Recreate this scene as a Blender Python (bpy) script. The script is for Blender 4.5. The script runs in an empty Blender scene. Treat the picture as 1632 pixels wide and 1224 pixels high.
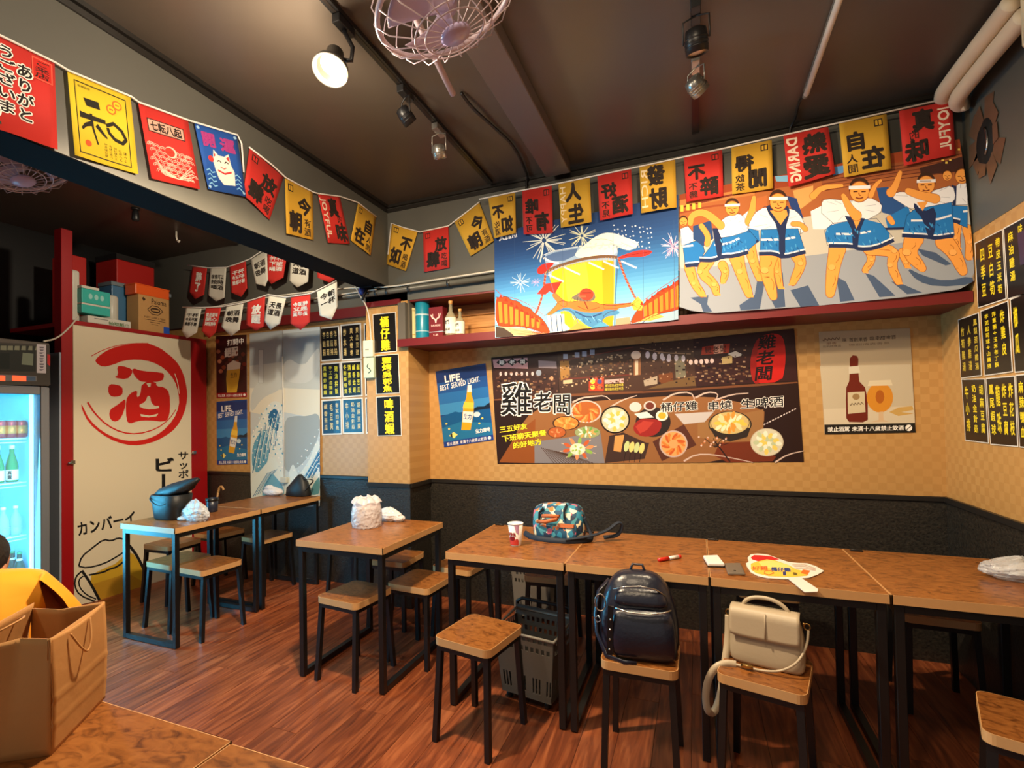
import bpy, bmesh, math, random
import mathutils
import numpy as np
from mathutils import Vector, Matrix
from mathutils.geometry import tessellate_polygon

SC = bpy.context.scene
COL = SC.collection
RND = random.Random(7)

# ------------------------------------------------------------------ camera
FPX, YAW, PITCH, ROLL, CAMH, PPX, PPY = 801.6635, -0.3841, 0.0179, -0.0175, 1.4189, 784.6637, 647.2783
CF = Vector((math.sin(YAW) * math.cos(PITCH), math.cos(YAW) * math.cos(PITCH), math.sin(PITCH)))
_r = Vector((math.cos(YAW), -math.sin(YAW), 0))
_u = _r.cross(CF)
CR = math.cos(ROLL) * _r + math.sin(ROLL) * _u
CU = -math.sin(ROLL) * _r + math.cos(ROLL) * _u
CC = Vector((0, 0, CAMH))
cam = bpy.data.cameras.new('camera')
cam.sensor_width = 36
cam.lens = 36 * FPX / 1632
cam.shift_x = (816 - PPX) / 1632
cam.shift_y = (PPY - 612) / 1632
cam.clip_start = 0.05
camo = bpy.data.objects.new('camera', cam)
COL.objects.link(camo)
camo.matrix_world = Matrix(((CR.x, CU.x, -CF.x, CC.x), (CR.y, CU.y, -CF.y, CC.y), (CR.z, CU.z, -CF.z, CC.z), (0, 0, 0, 1)))
SC.camera = camo

# ------------------------------------------------------------------ light and exposure
SC.view_settings.view_transform = 'Standard'
SC.view_settings.look = 'None'
SC.view_settings.gamma = 1
SC.view_settings.exposure = 0.0
SC.view_settings.use_curve_mapping = False
world = bpy.data.worlds.new('world')
SC.world = world
world.use_nodes = True
world.node_tree.nodes['Background'].inputs[0].default_value = (1.0, 0.93, 0.85, 1)
world.node_tree.nodes['Background'].inputs[1].default_value = 0.34

def lamp(name, kind, loc, target, power, color, size=0.1, spot=1.2, blend=0.6, sy=None):
    l = bpy.data.lights.new(name, kind)
    l.energy = power
    l.color = color
    if kind == 'AREA':
        l.size = size
        if sy:
            l.shape = 'RECTANGLE'
            l.size_y = sy
    else:
        l.shadow_soft_size = size
    if kind == 'SPOT':
        l.spot_size = spot
        l.spot_blend = blend
    o = bpy.data.objects.new(name, l)
    COL.objects.link(o)
    o.location = loc
    d = Vector(target) - Vector(loc)
    o.rotation_euler = d.to_track_quat('-Z', 'Y').to_euler()
    return o

WARM = (1.0, 0.78, 0.52)
LAMP_POS = Vector((-1.295, 1.579, 2.79))
lamp('flood_lamp_light', 'SPOT', (-1.27, 1.56, 2.72), (-1.15, 1.75, 0), 265, WARM, 0.045, 2.85, 0.4)
lamp('flood_lamp_spill', 'POINT', (-1.37, 1.50, 2.66), (0, 0, 0), 32, (1.0, 0.82, 0.6), 0.05)
lamp('track_light_wall', 'SPOT', (0.03, 2.06, 2.72), (0.3, 3.4, 1.0), 92, WARM, 0.045, 2.5, 0.7)
lamp('track_light_left', 'SPOT', (-1.22, 2.10, 2.70), (-2.2, 3.5, 1.2), 30, WARM, 0.045, 2.2, 0.7)
lamp('alcove_light', 'SPOT', (-2.75, 2.35, 2.95), (-4.0, 3.3, 1.3), 62, (1.0, 0.84, 0.62), 0.045, 2.5, 0.6)
lamp('unseen_fill_lamp_a', 'SPOT', (-0.3, 0.25, 2.85), (-0.5, 2.9, 2.4), 32, WARM, 0.08, 2.6, 0.6)  # unseen fill spot added for the room, no fixture modelled
lamp('unseen_fill_lamp_b', 'SPOT', (-0.1, 0.5, 2.85), (1.25, 2.5, 2.4), 40, WARM, 0.08, 2.6, 0.6)  # unseen fill spot added to brighten the right wall
lamp('unseen_fill_lamp_c', 'SPOT', (-1.7, -0.2, 2.85), (-3.0, 2.6, 1.9), 62, (1.0, 0.88, 0.70), 0.08, 2.4, 0.6)  # unseen fill spot added for the left side
lamp('fridge_light', 'AREA', (-4.15, 1.78, 1.0), (-1.0, 2.5, 0.55), 34, (0.10, 0.62, 1.0), 0.5, sy=1.4).data.spread = math.radians(125)

# ------------------------------------------------------------------ materials
def lin(c):
    return tuple(((v / 255) / 12.92 if v / 255 <= 0.04045 else ((v / 255 + 0.055) / 1.055) ** 2.4) for v in c[:3])

MATS = {}
def mat(name, rgb, rough=0.5, metal=0.0, bump=0.0, scale=40.0, var=0.0, emit=0.0, trans=0.0, spec=0.5, alpha=1.0, coat=0.0):
    """plain paint, plastic, metal or cloth: one colour, a little procedural mottling and relief"""
    if name in MATS:
        return MATS[name]
    m = bpy.data.materials.new(name)
    m.use_nodes = True
    nt = m.node_tree
    b = nt.nodes['Principled BSDF']
    c = lin(rgb) + (1,)
    b.inputs['Base Color'].default_value = c
    b.inputs['Roughness'].default_value = rough
    b.inputs['Metallic'].default_value = metal
    b.inputs['Specular IOR Level'].default_value = spec
    b.inputs['Alpha'].default_value = alpha
    b.inputs['Coat Weight'].default_value = coat
    if trans:
        b.inputs['Transmission Weight'].default_value = trans
        b.inputs['IOR'].default_value = 1.3
    if emit:
        b.inputs['Emission Color'].default_value = c
        b.inputs['Emission Strength'].default_value = emit
    if var or bump:
        tc = nt.nodes.new('ShaderNodeTexCoord')
        n = nt.nodes.new('ShaderNodeTexNoise')
        n.inputs['Scale'].default_value = scale
        n.inputs['Detail'].default_value = 4
        nt.links.new(tc.outputs['Object'], n.inputs['Vector'])
        if var:
            mx = nt.nodes.new('ShaderNodeMix')
            mx.data_type = 'RGBA'
            mx.inputs['A'].default_value = tuple(v * (1 - var) for v in c[:3]) + (1,)
            mx.inputs['B'].default_value = tuple(min(1, v * (1 + var)) for v in c[:3]) + (1,)
            nt.links.new(n.outputs['Fac'], mx.inputs['Factor'])
            nt.links.new(mx.outputs['Result'], b.inputs['Base Color'])
        if bump:
            bp = nt.nodes.new('ShaderNodeBump')
            bp.inputs['Strength'].default_value = bump
            bp.inputs['Distance'].default_value = 0.01
            nt.links.new(n.outputs['Fac'], bp.inputs['Height'])
            nt.links.new(bp.outputs['Normal'], b.inputs['Normal'])
    MATS[name] = m
    return m

def print_mat(name, rough=0.6, coat=0.0):
    """printed paper or cloth: the ink colour of every printed shape is stored on the mesh"""
    if name in MATS:
        return MATS[name]
    m = bpy.data.materials.new(name)
    m.use_nodes = True
    nt = m.node_tree
    b = nt.nodes['Principled BSDF']
    a = nt.nodes.new('ShaderNodeAttribute')
    a.attribute_name = 'ink'
    nt.links.new(a.outputs['Color'], b.inputs['Base Color'])
    b.inputs['Roughness'].default_value = rough
    b.inputs['Specular IOR Level'].default_value = 0.3
    b.inputs['Coat Weight'].default_value = coat
    MATS[name] = m
    return m

def wood_mat(name, c1, c2, c3, scale, stretch, rough=0.4, noise=6.0, per_object=0.0, bump=0.05):
    if name in MATS:
        return MATS[name]
    m = bpy.data.materials.new(name)
    m.use_nodes = True
    nt = m.node_tree
    b = nt.nodes['Principled BSDF']
    tc = nt.nodes.new('ShaderNodeTexCoord')
    mp = nt.nodes.new('ShaderNodeMapping')
    mp.inputs['Scale'].default_value = stretch
    oi = nt.nodes.new('ShaderNodeObjectInfo')
    add = nt.nodes.new('ShaderNodeVectorMath')
    add.operation = 'MULTIPLY_ADD'
    add.inputs[1].default_value = (7.3, 5.1, 3.7)
    nt.links.new(oi.outputs['Random'], add.inputs[0])
    nt.links.new(tc.outputs['Object'], add.inputs[2])
    nt.links.new(add.outputs[0], mp.inputs['Vector'])
    n = nt.nodes.new('ShaderNodeTexNoise')
    n.inputs['Scale'].default_value = scale
    n.inputs['Detail'].default_value = noise
    n.inputs['Distortion'].default_value = 1.2
    nt.links.new(mp.outputs[0], n.inputs['Vector'])
    r = nt.nodes.new('ShaderNodeValToRGB')
    e = r.color_ramp.elements
    e[0].position, e[0].color = 0.30, lin(c1) + (1,)
    e[1].position, e[1].color = 0.72, lin(c3) + (1,)
    k = e.new(0.5)
    k.color = lin(c2) + (1,)
    nt.links.new(n.outputs['Fac'], r.inputs['Fac'])
    out = r.outputs['Color']
    if per_object:
        hs = nt.nodes.new('ShaderNodeHueSaturation')
        mr = nt.nodes.new('ShaderNodeMapRange')
        mr.inputs['To Min'].default_value = 1 - per_object
        mr.inputs['To Max'].default_value = 1 + per_object
        nt.links.new(oi.outputs['Random'], mr.inputs['Value'])
        nt.links.new(mr.outputs[0], hs.inputs['Value'])
        nt.links.new(out, hs.inputs['Color'])
        out = hs.outputs['Color']
    nt.links.new(out, b.inputs['Base Color'])
    b.inputs['Roughness'].default_value = rough
    if bump:
        bp = nt.nodes.new('ShaderNodeBump')
        bp.inputs['Strength'].default_value = bump
        bp.inputs['Distance'].default_value = 0.004
        nt.links.new(n.outputs['Fac'], bp.inputs['Height'])
        nt.links.new(bp.outputs['Normal'], b.inputs['Normal'])
    MATS[name] = m
    return m

def checker_paper(name, c1, c2, size, axis):
    """gold wallpaper printed with a small check"""
    m = bpy.data.materials.new(name)
    m.use_nodes = True
    nt = m.node_tree
    b = nt.nodes['Principled BSDF']
    tc = nt.nodes.new('ShaderNodeTexCoord')
    mp = nt.nodes.new('ShaderNodeMapping')
    s = 1.0 / size
    mp.inputs['Scale'].default_value = (s, 0, s) if axis == 'Y' else (0, s, s)
    mp.inputs['Location'].default_value = (0.11, 0.5, 0.3)
    nt.links.new(tc.outputs['Object'], mp.inputs['Vector'])
    ck = nt.nodes.new('ShaderNodeTexChecker')
    ck.inputs['Scale'].default_value = 1.0
    nt.links.new(mp.outputs[0], ck.inputs['Vector'])
    n = nt.nodes.new('ShaderNodeTexNoise')
    n.inputs['Scale'].default_value = 2.2
    n.inputs['Detail'].default_value = 3
    nt.links.new(tc.outputs['Object'], n.inputs['Vector'])
    st = nt.nodes.new('ShaderNodeTexWave')
    st.wave_type = 'BANDS'
    st.inputs['Scale'].default_value = 90
    st.bands_direction = 'DIAGONAL'
    nt.links.new(tc.outputs['Object'], st.inputs['Vector'])
    mul = nt.nodes.new('ShaderNodeMath')
    mul.operation = 'MULTIPLY'
    nt.links.new(ck.outputs['Fac'], mul.inputs[0])
    nt.links.new(n.outputs['Fac'], mul.inputs[1])
    ad = nt.nodes.new('ShaderNodeMath')
    ad.operation = 'MULTIPLY_ADD'
    ad.inputs[1].default_value = 0.12
    nt.links.new(st.outputs['Fac'], ad.inputs[0])
    nt.links.new(mul.outputs[0], ad.inputs[2])
    mx = nt.nodes.new('ShaderNodeMix')
    mx.data_type = 'RGBA'
    mx.inputs['A'].default_value = lin(c1) + (1,)
    mx.inputs['B'].default_value = lin(c2) + (1,)
    nt.links.new(ad.outputs[0], mx.inputs['Factor'])
    nt.links.new(mx.outputs['Result'], b.inputs['Base Color'])
    b.inputs['Roughness'].default_value = 0.42
    b.inputs['Metallic'].default_value = 0.0
    MATS[name] = m
    return m

def relief_panel(name, c1, c2):
    """black embossed wall covering"""
    m = bpy.data.materials.new(name)
    m.use_nodes = True
    nt = m.node_tree
    b = nt.nodes['Principled BSDF']
    tc = nt.nodes.new('ShaderNodeTexCoord')
    mp = nt.nodes.new('ShaderNodeMapping')
    mp.inputs['Scale'].default_value = (1, 1, 1.3)
    nt.links.new(tc.outputs['Object'], mp.inputs['Vector'])
    n = nt.nodes.new('ShaderNodeTexNoise')
    n.inputs['Scale'].default_value = 70
    n.inputs['Detail'].default_value = 9
    n.inputs['Roughness'].default_value = 0.7
    nt.links.new(mp.outputs[0], n.inputs['Vector'])
    v = nt.nodes.new('ShaderNodeTexVoronoi')
    v.distance = 'CHEBYCHEV'
    v.inputs['Scale'].default_value = 55
    nt.links.new(mp.outputs[0], v.inputs['Vector'])
    ad = nt.nodes.new('ShaderNodeMath')
    ad.operation = 'MULTIPLY_ADD'
    ad.inputs[1].default_value = 0.35
    nt.links.new(v.outputs['Distance'], ad.inputs[0])
    nt.links.new(n.outputs['Fac'], ad.inputs[2])
    r = nt.nodes.new('ShaderNodeValToRGB')
    r.color_ramp.elements[0].position = 0.42
    r.color_ramp.elements[0].color = lin(c1) + (1,)
    r.color_ramp.elements[1].position = 0.92
    r.color_ramp.elements[1].color = lin(c2) + (1,)
    nt.links.new(ad.outputs[0], r.inputs['Fac'])
    nt.links.new(r.outputs['Color'], b.inputs['Base Color'])
    bp = nt.nodes.new('ShaderNodeBump')
    bp.inputs['Strength'].default_value = 0.9
    bp.inputs['Distance'].default_value = 0.003
    nt.links.new(ad.outputs[0], bp.inputs['Height'])
    nt.links.new(bp.outputs['Normal'], b.inputs['Normal'])
    b.inputs['Roughness'].default_value = 0.38
    MATS[name] = m
    return m

# ------------------------------------------------------------------ points and planes
def px(u, v, ax, val):
    """the point of the plane ax = val that lies behind pixel (u, v) of the 1632 x 1224 photograph"""
    d = CF + CR * ((u - PPX) / FPX) - CU * ((v - PPY) / FPX)
    i = 'XYZ'.index(ax)
    return CC + d * ((val - CC[i]) / d[i])

# ------------------------------------------------------------------ mesh building
class MB:
    def __init__(s):
        s.v, s.f, s.sm = [], [], []
    def add(s, vs, fs, smooth=False):
        o = len(s.v)
        s.v += [Vector(p) for p in vs]
        s.f += [[i + o for i in f] for f in fs]
        s.sm += [smooth] * len(fs)
        return s
    def box(s, c, d, rot=None, taper=1.0):
        x, y, z = d[0] / 2, d[1] / 2, d[2] / 2
        t = taper
        p = [(-x * t, -y * t, -z), (x * t, -y * t, -z), (x * t, y * t, -z), (-x * t, y * t, -z), (-x, -y, z), (x, -y, z), (x, y, z), (-x, y, z)]
        p = [Vector(q) for q in p]
        if rot is not None:
            p = [rot @ q for q in p]
        return s.add([q + Vector(c) for q in p], [(3, 2, 1, 0), (4, 5, 6, 7), (0, 1, 5, 4), (1, 2, 6, 5), (2, 3, 7, 6), (3, 0, 4, 7)])
    def span(s, x0, x1, y0, y1, z0, z1):
        return s.box(((x0 + x1) / 2, (y0 + y1) / 2, (z0 + z1) / 2), (abs(x1 - x0), abs(y1 - y0), abs(z1 - z0)))
    def hexa(s, a, b):
        """a solid between quad a (bottom loop) and quad b (top loop)"""
        n = len(a)
        return s.add(list(a) + list(b), [tuple(range(n))[::-1], tuple(range(n, 2 * n))] + [(i, (i + 1) % n, (i + 1) % n + n, i + n) for i in range(n)])
    def tube(s, pts, r, n=8, cap=True, closed=False, flat=1.0):
        pts = [Vector(p) for p in pts]
        m = len(pts)
        rs = r if isinstance(r, (list, tuple)) else [r] * m
        vs = []
        ref = None
        for i, p in enumerate(pts):
            a = pts[i - 1] if (i > 0 or closed) else p
            b = pts[(i + 1) % m] if (i < m - 1 or closed) else p
            t = (b - a).normalized()
            if ref is None:
                ref = Vector((0, 0, 1)) if abs(t.z) < 0.9 else Vector((1, 0, 0))
            x = (ref - t * ref.dot(t))
            x = x.normalized() if x.length > 1e-6 else t.orthogonal().normalized()
            ref = x
            y = t.cross(x)
            for k in range(n):
                q = 2 * math.pi * k / n
                vs.append(p + x * (math.cos(q) * rs[i] * flat) + y * (math.sin(q) * rs[i]))
        fs = []
        for i in range(m if closed else m - 1):
            j = (i + 1) % m
            for k in range(n):
                l = (k + 1) % n
                fs.append((i * n + k, i * n + l, j * n + l, j * n + k))
        if cap and not closed:
            fs += [tuple(range(n))[::-1], tuple(range((m - 1) * n, m * n))]
        return s.add(vs, fs, n > 4)
    def lathe(s, prof, n=24, c=(0, 0, 0), rot=None, cap=True, squash=None):
        vs, fs = [], []
        m = len(prof)
        for r, z in prof:
            for k in range(n):
                q = 2 * math.pi * k / n
                p = Vector((r * math.cos(q), r * math.sin(q), z))
                if squash:
                    p = squash(p, q)
                if rot is not None:
                    p = rot @ p
                vs.append(p + Vector(c))
        for i in range(m - 1):
            for k in range(n):
                l = (k + 1) % n
                fs.append((i * n + k, i * n + l, (i + 1) * n + l, (i + 1) * n + k))
        if cap:
            fs += [tuple(range(n))[::-1], tuple(range((m - 1) * n, m * n))]
        return s.add(vs, fs, True)
    def grid(s, fn, nu, nv, wrap=False):
        vs = [fn(i / nu, j / nv) for j in range(nv + 1) for i in range(nu + 1)]
        w = nu + 1
        return s.add(vs, [(j * w + i, j * w + i + 1, (j + 1) * w + i + 1, (j + 1) * w + i) for j in range(nv) for i in range(nu)], True)
    def prism(s, poly, fn, d):
        """extrude a 2D outline: fn(x, y, h) -> point, from h = 0 to h = d"""
        n = len(poly)
        tri = tessellate_polygon([[Vector((p[0], p[1], 0)) for p in poly]])
        vs = [fn(p[0], p[1], 0) for p in poly] + [fn(p[0], p[1], d) for p in poly]
        fs = [tuple(t) for t in tri] + [tuple(i + n for i in t)[::-1] for t in tri]
        fs += [(i, (i + 1) % n, (i + 1) % n + n, i + n) for i in range(n)]
        return s.add(vs, fs)

def make(name, mb, m, parent=None, world=False, bevel=0.0, seg=1, subd=0, solid=0.0, norm=True):
    """one MB becomes one mesh object; world = the builder used room coordinates"""
    vs = mb.v
    if world and parent is not None:
        root = parent
        while root.parent:
            root = root.parent
        o0 = root.location
        vs = [v - o0 for v in vs]
    loc = Vector((0, 0, 0))
    if parent is None:
        lo = Vector((min(v[i] for v in vs) for i in range(3)))
        hi = Vector((max(v[i] for v in vs) for i in range(3)))
        loc = Vector(((lo.x + hi.x) / 2, (lo.y + hi.y) / 2, lo.z))
        vs = [v - loc for v in vs]
    me = bpy.data.meshes.new(name)
    me.from_pydata([tuple(v) for v in vs], [], mb.f)
    me.polygons.foreach_set('use_smooth', mb.sm)
    if norm:
        bm = bmesh.new()
        bm.from_mesh(me)
        bmesh.ops.remove_doubles(bm, verts=bm.verts, dist=1e-5)
        bmesh.ops.recalc_face_normals(bm, faces=bm.faces)
        if bevel:
            bmesh.ops.bevel(bm, geom=[e for e in bm.edges if len(e.link_faces) == 2 and e.calc_face_angle(0) > 0.5], offset=bevel, segments=seg, affect='EDGES', profile=0.5)
        bm.to_mesh(me)
        bm.free()
    for mm in (m if isinstance(m, (list, tuple)) else [m]):
        me.materials.append(mm)
    me.update()
    o = bpy.data.objects.new(name, me)
    COL.objects.link(o)
    o.location = loc
    if parent is not None:
        o.parent = parent
    if solid:
        q = o.modifiers.new('thickness', 'SOLIDIFY')
        q.thickness = solid
        q.offset = 0
    if subd:
        q = o.modifiers.new('smooth', 'SUBSURF')
        q.levels = q.render_levels = subd
    return o

def thing(name, label, cat, loc=(0, 0, 0), rz=0.0, group=None):
    o = bpy.data.objects.new(name, None)
    o.empty_display_size = 0.1
    COL.objects.link(o)
    o.location = loc
    o.rotation_euler = (0, 0, rz)
    o['label'] = label
    o['category'] = cat
    if group:
        o['group'] = group
    return o

def tag(o, label, cat, group=None):
    o['label'] = label
    o['category'] = cat
    if group:
        o['group'] = group
    return o

def struct(name, mb, m, parent=None, **k):
    o = make(name, mb, m, parent, world=True, **k)
    if parent is None:
        o['kind'] = 'structure'
    return o

def part_label(o, text):
    o['label'] = text
    return o

def copy_tree(o, parent=None):
    c = o.copy()
    COL.objects.link(c)
    if parent is not None:
        c.parent = parent
    for ch in list(o.children):
        copy_tree(ch, c)
    return c

# ------------------------------------------------------------------ printing: flat colour shapes and lettering laid on a surface
_G = {}
def glyph(ch, bold):
    k = (ch, bold)
    if k not in _G:
        cu = bpy.data.curves.new('glyph', 'FONT')
        cu.body = ch
        cu.size = 1
        cu.resolution_u = 2
        cu.offset = bold
        ob = bpy.data.objects.new('glyph', cu)
        COL.objects.link(ob)
        dg = bpy.context.evaluated_depsgraph_get()
        ev = ob.evaluated_get(dg)
        me = ev.to_mesh()
        vs = [(v.co.x, v.co.y) for v in me.vertices]
        fs = [list(p.vertices) for p in me.polygons]
        ev.to_mesh_clear()
        bpy.data.objects.remove(ob)
        bpy.data.curves.remove(cu)
        _G[k] = (vs, fs)
    return _G[k]

def wide(ch):
    return ord(ch) > 0x2000

class Print:
    """fn(x, y, lift) -> point in the room. Shapes are drawn in x, y one over the other and then cut into one flat sheet of inked faces."""
    def __init__(s, fn, lift=0.0005):
        s.fn, s.lift, s.layer = fn, lift, 0
        s.v, s.f, s.c = [], [], []
        s.cuts = []
        s.soft = 0
        s.clip = None
    def _put(s, pts, faces, col):
        o = len(s.v)
        s.v += [(float(p[0]), float(p[1])) for p in pts]
        c = lin(col) + (1,)
        for f in faces:
            s.f.append([i + o for i in f])
            s.c.append(c)
    def poly(s, pts, col, up=True, soft=0):
        pts = [(float(p[0]), float(p[1])) for p in pts]
        for _ in range(soft or (s.soft if len(pts) > 6 else 0)):
            n = len(pts)
            pts = [q for i in range(n) for q in ((pts[i][0] * 0.75 + pts[(i + 1) % n][0] * 0.25, pts[i][1] * 0.75 + pts[(i + 1) % n][1] * 0.25), (pts[i][0] * 0.25 + pts[(i + 1) % n][0] * 0.75, pts[i][1] * 0.25 + pts[(i + 1) % n][1] * 0.75))]
        s._put(pts, [list(t) for t in tessellate_polygon([[Vector((a, b, 0)) for a, b in pts]])], col)
        return s
    def rect(s, x0, y0, x1, y1, col, up=True):
        return s.poly([(x0, y0), (x1, y0), (x1, y1), (x0, y1)], col, up)
    def disc(s, x, y, rx, ry, col, n=18, rot=0.0, up=True, a0=0.0, a1=6.2832):
        cr, sr = math.cos(rot), math.sin(rot)
        pts = []
        for k in range(n if a1 - a0 > 6.28 else n + 1):
            q = a0 + (a1 - a0) * k / n
            a, b = rx * math.cos(q), ry * math.sin(q)
            pts.append((x + a * cr - b * sr, y + a * sr + b * cr))
        return s.poly(pts, col, up)
    def line(s, pts, w, col, up=True, w1=None):
        """a brush line of width w (running to w1) through pts"""
        if s.soft and len(pts) >= 3 and pts[0] != pts[-1]:
            o = [pts[0]]
            for (a, b), (c, d) in zip(pts, pts[1:]):
                o += [(a * 0.75 + c * 0.25, b * 0.75 + d * 0.25), (a * 0.25 + c * 0.75, b * 0.25 + d * 0.75)]
            pts = o + [pts[-1]]
        n = len(pts)
        for i in range(n - 1):
            (a, b), (c, d) = pts[i], pts[i + 1]
            l = math.hypot(c - a, d - b) or 1e-6
            wa = w if w1 is None else w + (w1 - w) * i / (n - 1)
            wb = w if w1 is None else w + (w1 - w) * (i + 1) / (n - 1)
            x, y = -(d - b) / l / 2, (c - a) / l / 2
            s.poly([(a + x * wa, b + y * wa), (c + x * wb, d + y * wb), (c - x * wb, d - y * wb), (a - x * wa, b - y * wa)], col, False)
            if 0 < i:
                s.disc(a, b, wa / 2, wa / 2, col, 8, up=False)
        return s
    def limb(s, pts, w, w1, col, edge=None, ew=0.8):
        if edge:
            s.line(pts, w + 2 * ew, edge, True, w1 + 2 * ew)
            for p, q in ((pts[0], w), (pts[-1], w1)):
                s.disc(p[0], p[1], q / 2 + ew, q / 2 + ew, edge, 10, up=False)
        s.line(pts, w, col, True, w1)
        for p, q in ((pts[0], w), (pts[-1], w1)):
            s.disc(p[0], p[1], q / 2, q / 2, col, 10, up=False)
        return s
    def text(s, quad, string, col, mode='h', bold=0.0, up=True, fill=1.0, mirror=False):
        """lettering that fills the quad TL, TR, BR, BL; mode h = one line, v = one column from the top"""
        if up:
            s.layer += 1
        (ax, ay), (bx, by), (cx, cy), (dx, dy) = quad
        def q(t, w):
            if mirror:
                t = 1 - t
            x = (ax * (1 - t) + bx * t) * (1 - w) + (dx * (1 - t) + cx * t) * w
            y = (ay * (1 - t) + by * t) * (1 - w) + (dy * (1 - t) + cy * t) * w
            return x, y
        adv = []
        for ch in string:
            if ch == ' ':
                adv.append(0.45)
            elif mode == 'v' or wide(ch):
                adv.append(1.0)
            else:
                g = glyph(ch, 0.0)[0]
                adv.append((max(p[0] for p in g) - min(p[0] for p in g) + 0.10) if g else 0.5)
        tot = sum(adv)
        pos = 0.0
        for ch, a in zip(string, adv):
            if ch != ' ':
                vs, fs = glyph(ch, 0.0)
                if vs:
                    x0 = min(p[0] for p in vs)
                    x1 = max(p[0] for p in vs)
                    n_ = 4 if bold < 0.05 else 8
                    for sh in ([(0, 0)] if bold < 0.004 else [(bold * math.cos(6.2832 * (k + 0.5) / n_), bold * math.sin(6.2832 * (k + 0.5) / n_)) for k in range(n_)]):
                        pts = []
                        for gx, gy in vs:
                            if wide(ch):
                                ex, ey = gx, (0.90 - gy) / 1.04
                                if ch in 'ー' and mode == 'v':
                                    ex, ey = ey, ex
                            else:
                                ex, ey = (gx - x0 + 0.05) / (x1 - x0 + 0.10), (0.74 - gy) / 0.80
                            ex = 0.5 + (ex - 0.5) * fill + sh[0]
                            ey = 0.5 + (ey - 0.5) * fill + sh[1]
                            if mode == 'h':
                                pts.append(q((pos + ex * a) / tot, ey))
                            else:
                                pts.append(q(ex, (pos + ey * a) / tot))
                        s._put(pts, fs, col)
            pos += a
        return s
    def build(s, name, m, parent, world=True):
        xs = [p[0] for p in s.v]
        ys = [p[1] for p in s.v]
        sx, sy = max(xs) - min(xs) or 1, max(ys) - min(ys) or 1
        k = 100.0 / max(sx, sy)
        x0, y0 = min(xs), min(ys)
        pts = [Vector(((p[0] - x0) * k, (p[1] - y0) * k)) for p in s.v]
        tris, tc = [], []
        for f, c in zip(s.f, s.c):
            for i in range(1, len(f) - 1):
                tris.append((f[0], f[i], f[i + 1]))
                tc.append(c)
        es = set()
        for t in tris:
            for i in range(3):
                e = (t[i], t[(i + 1) % 3])
                es.add((min(e), max(e)))
        edges = [e for e in es if (pts[e[0]] - pts[e[1]]).length > 1e-5]
        ptn = np.array([(p.x, p.y) for p in pts])
        for c in s.cuts:
            if min(xs) < c < max(xs):
                n = len(pts)
                pts += [Vector(((c - x0) * k, -0.01)), Vector(((c - x0) * k, sy * k + 0.01))]
                edges.append((n, n + 1))
        cl = [((x - x0) * k, (y - y0) * k) for x, y in s.clip] if s.clip else []
        if cl:
            n = len(pts)
            pts += [Vector(p) for p in cl]
            edges += [(n + i, n + (i + 1) % len(cl)) for i in range(len(cl))]
        vo, eo, fo, vi, ei, fi = mathutils.geometry.delaunay_2d_cdt(pts, edges, [], 0, 1e-5)
        von = np.array([(p.x, p.y) for p in vo])
        fon = np.array([f[:3] for f in fo])
        cen = von[fon].mean(axis=1)
        order = np.argsort(cen[:, 0])
        cx, cy = cen[order, 0], cen[order, 1]
        top = np.full(len(cen), -1)
        for i, t in enumerate(tris):
            (ax, ay), (bx, by), (dx, dy) = ptn[list(t)]
            lo, hi = np.searchsorted(cx, (min(ax, bx, dx), max(ax, bx, dx)))
            if lo >= hi:
                continue
            X, Y = cx[lo:hi], cy[lo:hi]
            e1 = (bx - ax) * (Y - ay) - (by - ay) * (X - ax)
            e2 = (dx - bx) * (Y - by) - (dy - by) * (X - bx)
            e3 = (ax - dx) * (Y - dy) - (ay - dy) * (X - dx)
            ins = ((e1 > 0) & (e2 > 0) & (e3 > 0)) | ((e1 < 0) & (e2 < 0) & (e3 < 0))
            top[lo:hi][ins] = i
        if cl:
            odd = np.zeros(len(cx), bool)
            for i in range(len(cl)):
                (ax, ay), (bx, by) = cl[i], cl[(i + 1) % len(cl)]
                if ay != by:
                    odd ^= ((ay > cy) != (by > cy)) & (cx < (bx - ax) * (cy - ay) / (by - ay) + ax)
            top[~odd] = -1
        ff, cc = [], []
        for i, o_ in zip(top, order):
            if i >= 0:
                ff.append([int(q) for q in fon[o_]])
                cc.append(tc[i])
        mb = MB()
        mb.v = [Vector(s.fn(p.x / k + x0, p.y / k + y0, s.lift)) for p in vo]
        mb.f, mb.sm = ff, [bool(s.cuts)] * len(ff)
        o = make(name, mb, m, parent, world=world, norm=False)
        at = o.data.color_attributes.new('ink', 'FLOAT_COLOR', 'CORNER')
        data = []
        for f, c in zip(ff, cc):
            data += list(c) * len(f)
        at.data.foreach_set('color', data)
        return o

def on(ax, val, nrm, wave=None):
    """drawing surface: photograph pixels laid on the room plane ax = val, lifted along nrm"""
    nrm = Vector(nrm)
    def fn(u, v, h=0.0):
        p = px(u, v, ax, val)
        return p + nrm * (h + (wave(p) if wave else 0.0))
    return fn

def in_quad(quad, fn):
    """drawing surface: 0..1 coordinates inside a quad TL, TR, BR, BL of another surface"""
    (ax, ay), (bx, by), (cx, cy), (dx, dy) = quad
    def g(s, t, h=0.0):
        x = (ax * (1 - s) + bx * s) * (1 - t) + (dx * (1 - s) + cx * s) * t
        y = (ay * (1 - s) + by * s) * (1 - t) + (dy * (1 - s) + cy * s) * t
        return fn(x, y, h)
    return g

def Q(x0, y0, x1, y1):
    return [(x0, y0), (x1, y0), (x1, y1), (x0, y1)]

NB, NL, NR_, NU = (0, -1, 0), (1, 0, 0), (-1, 0, 0), (0, 0, 1)

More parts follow.
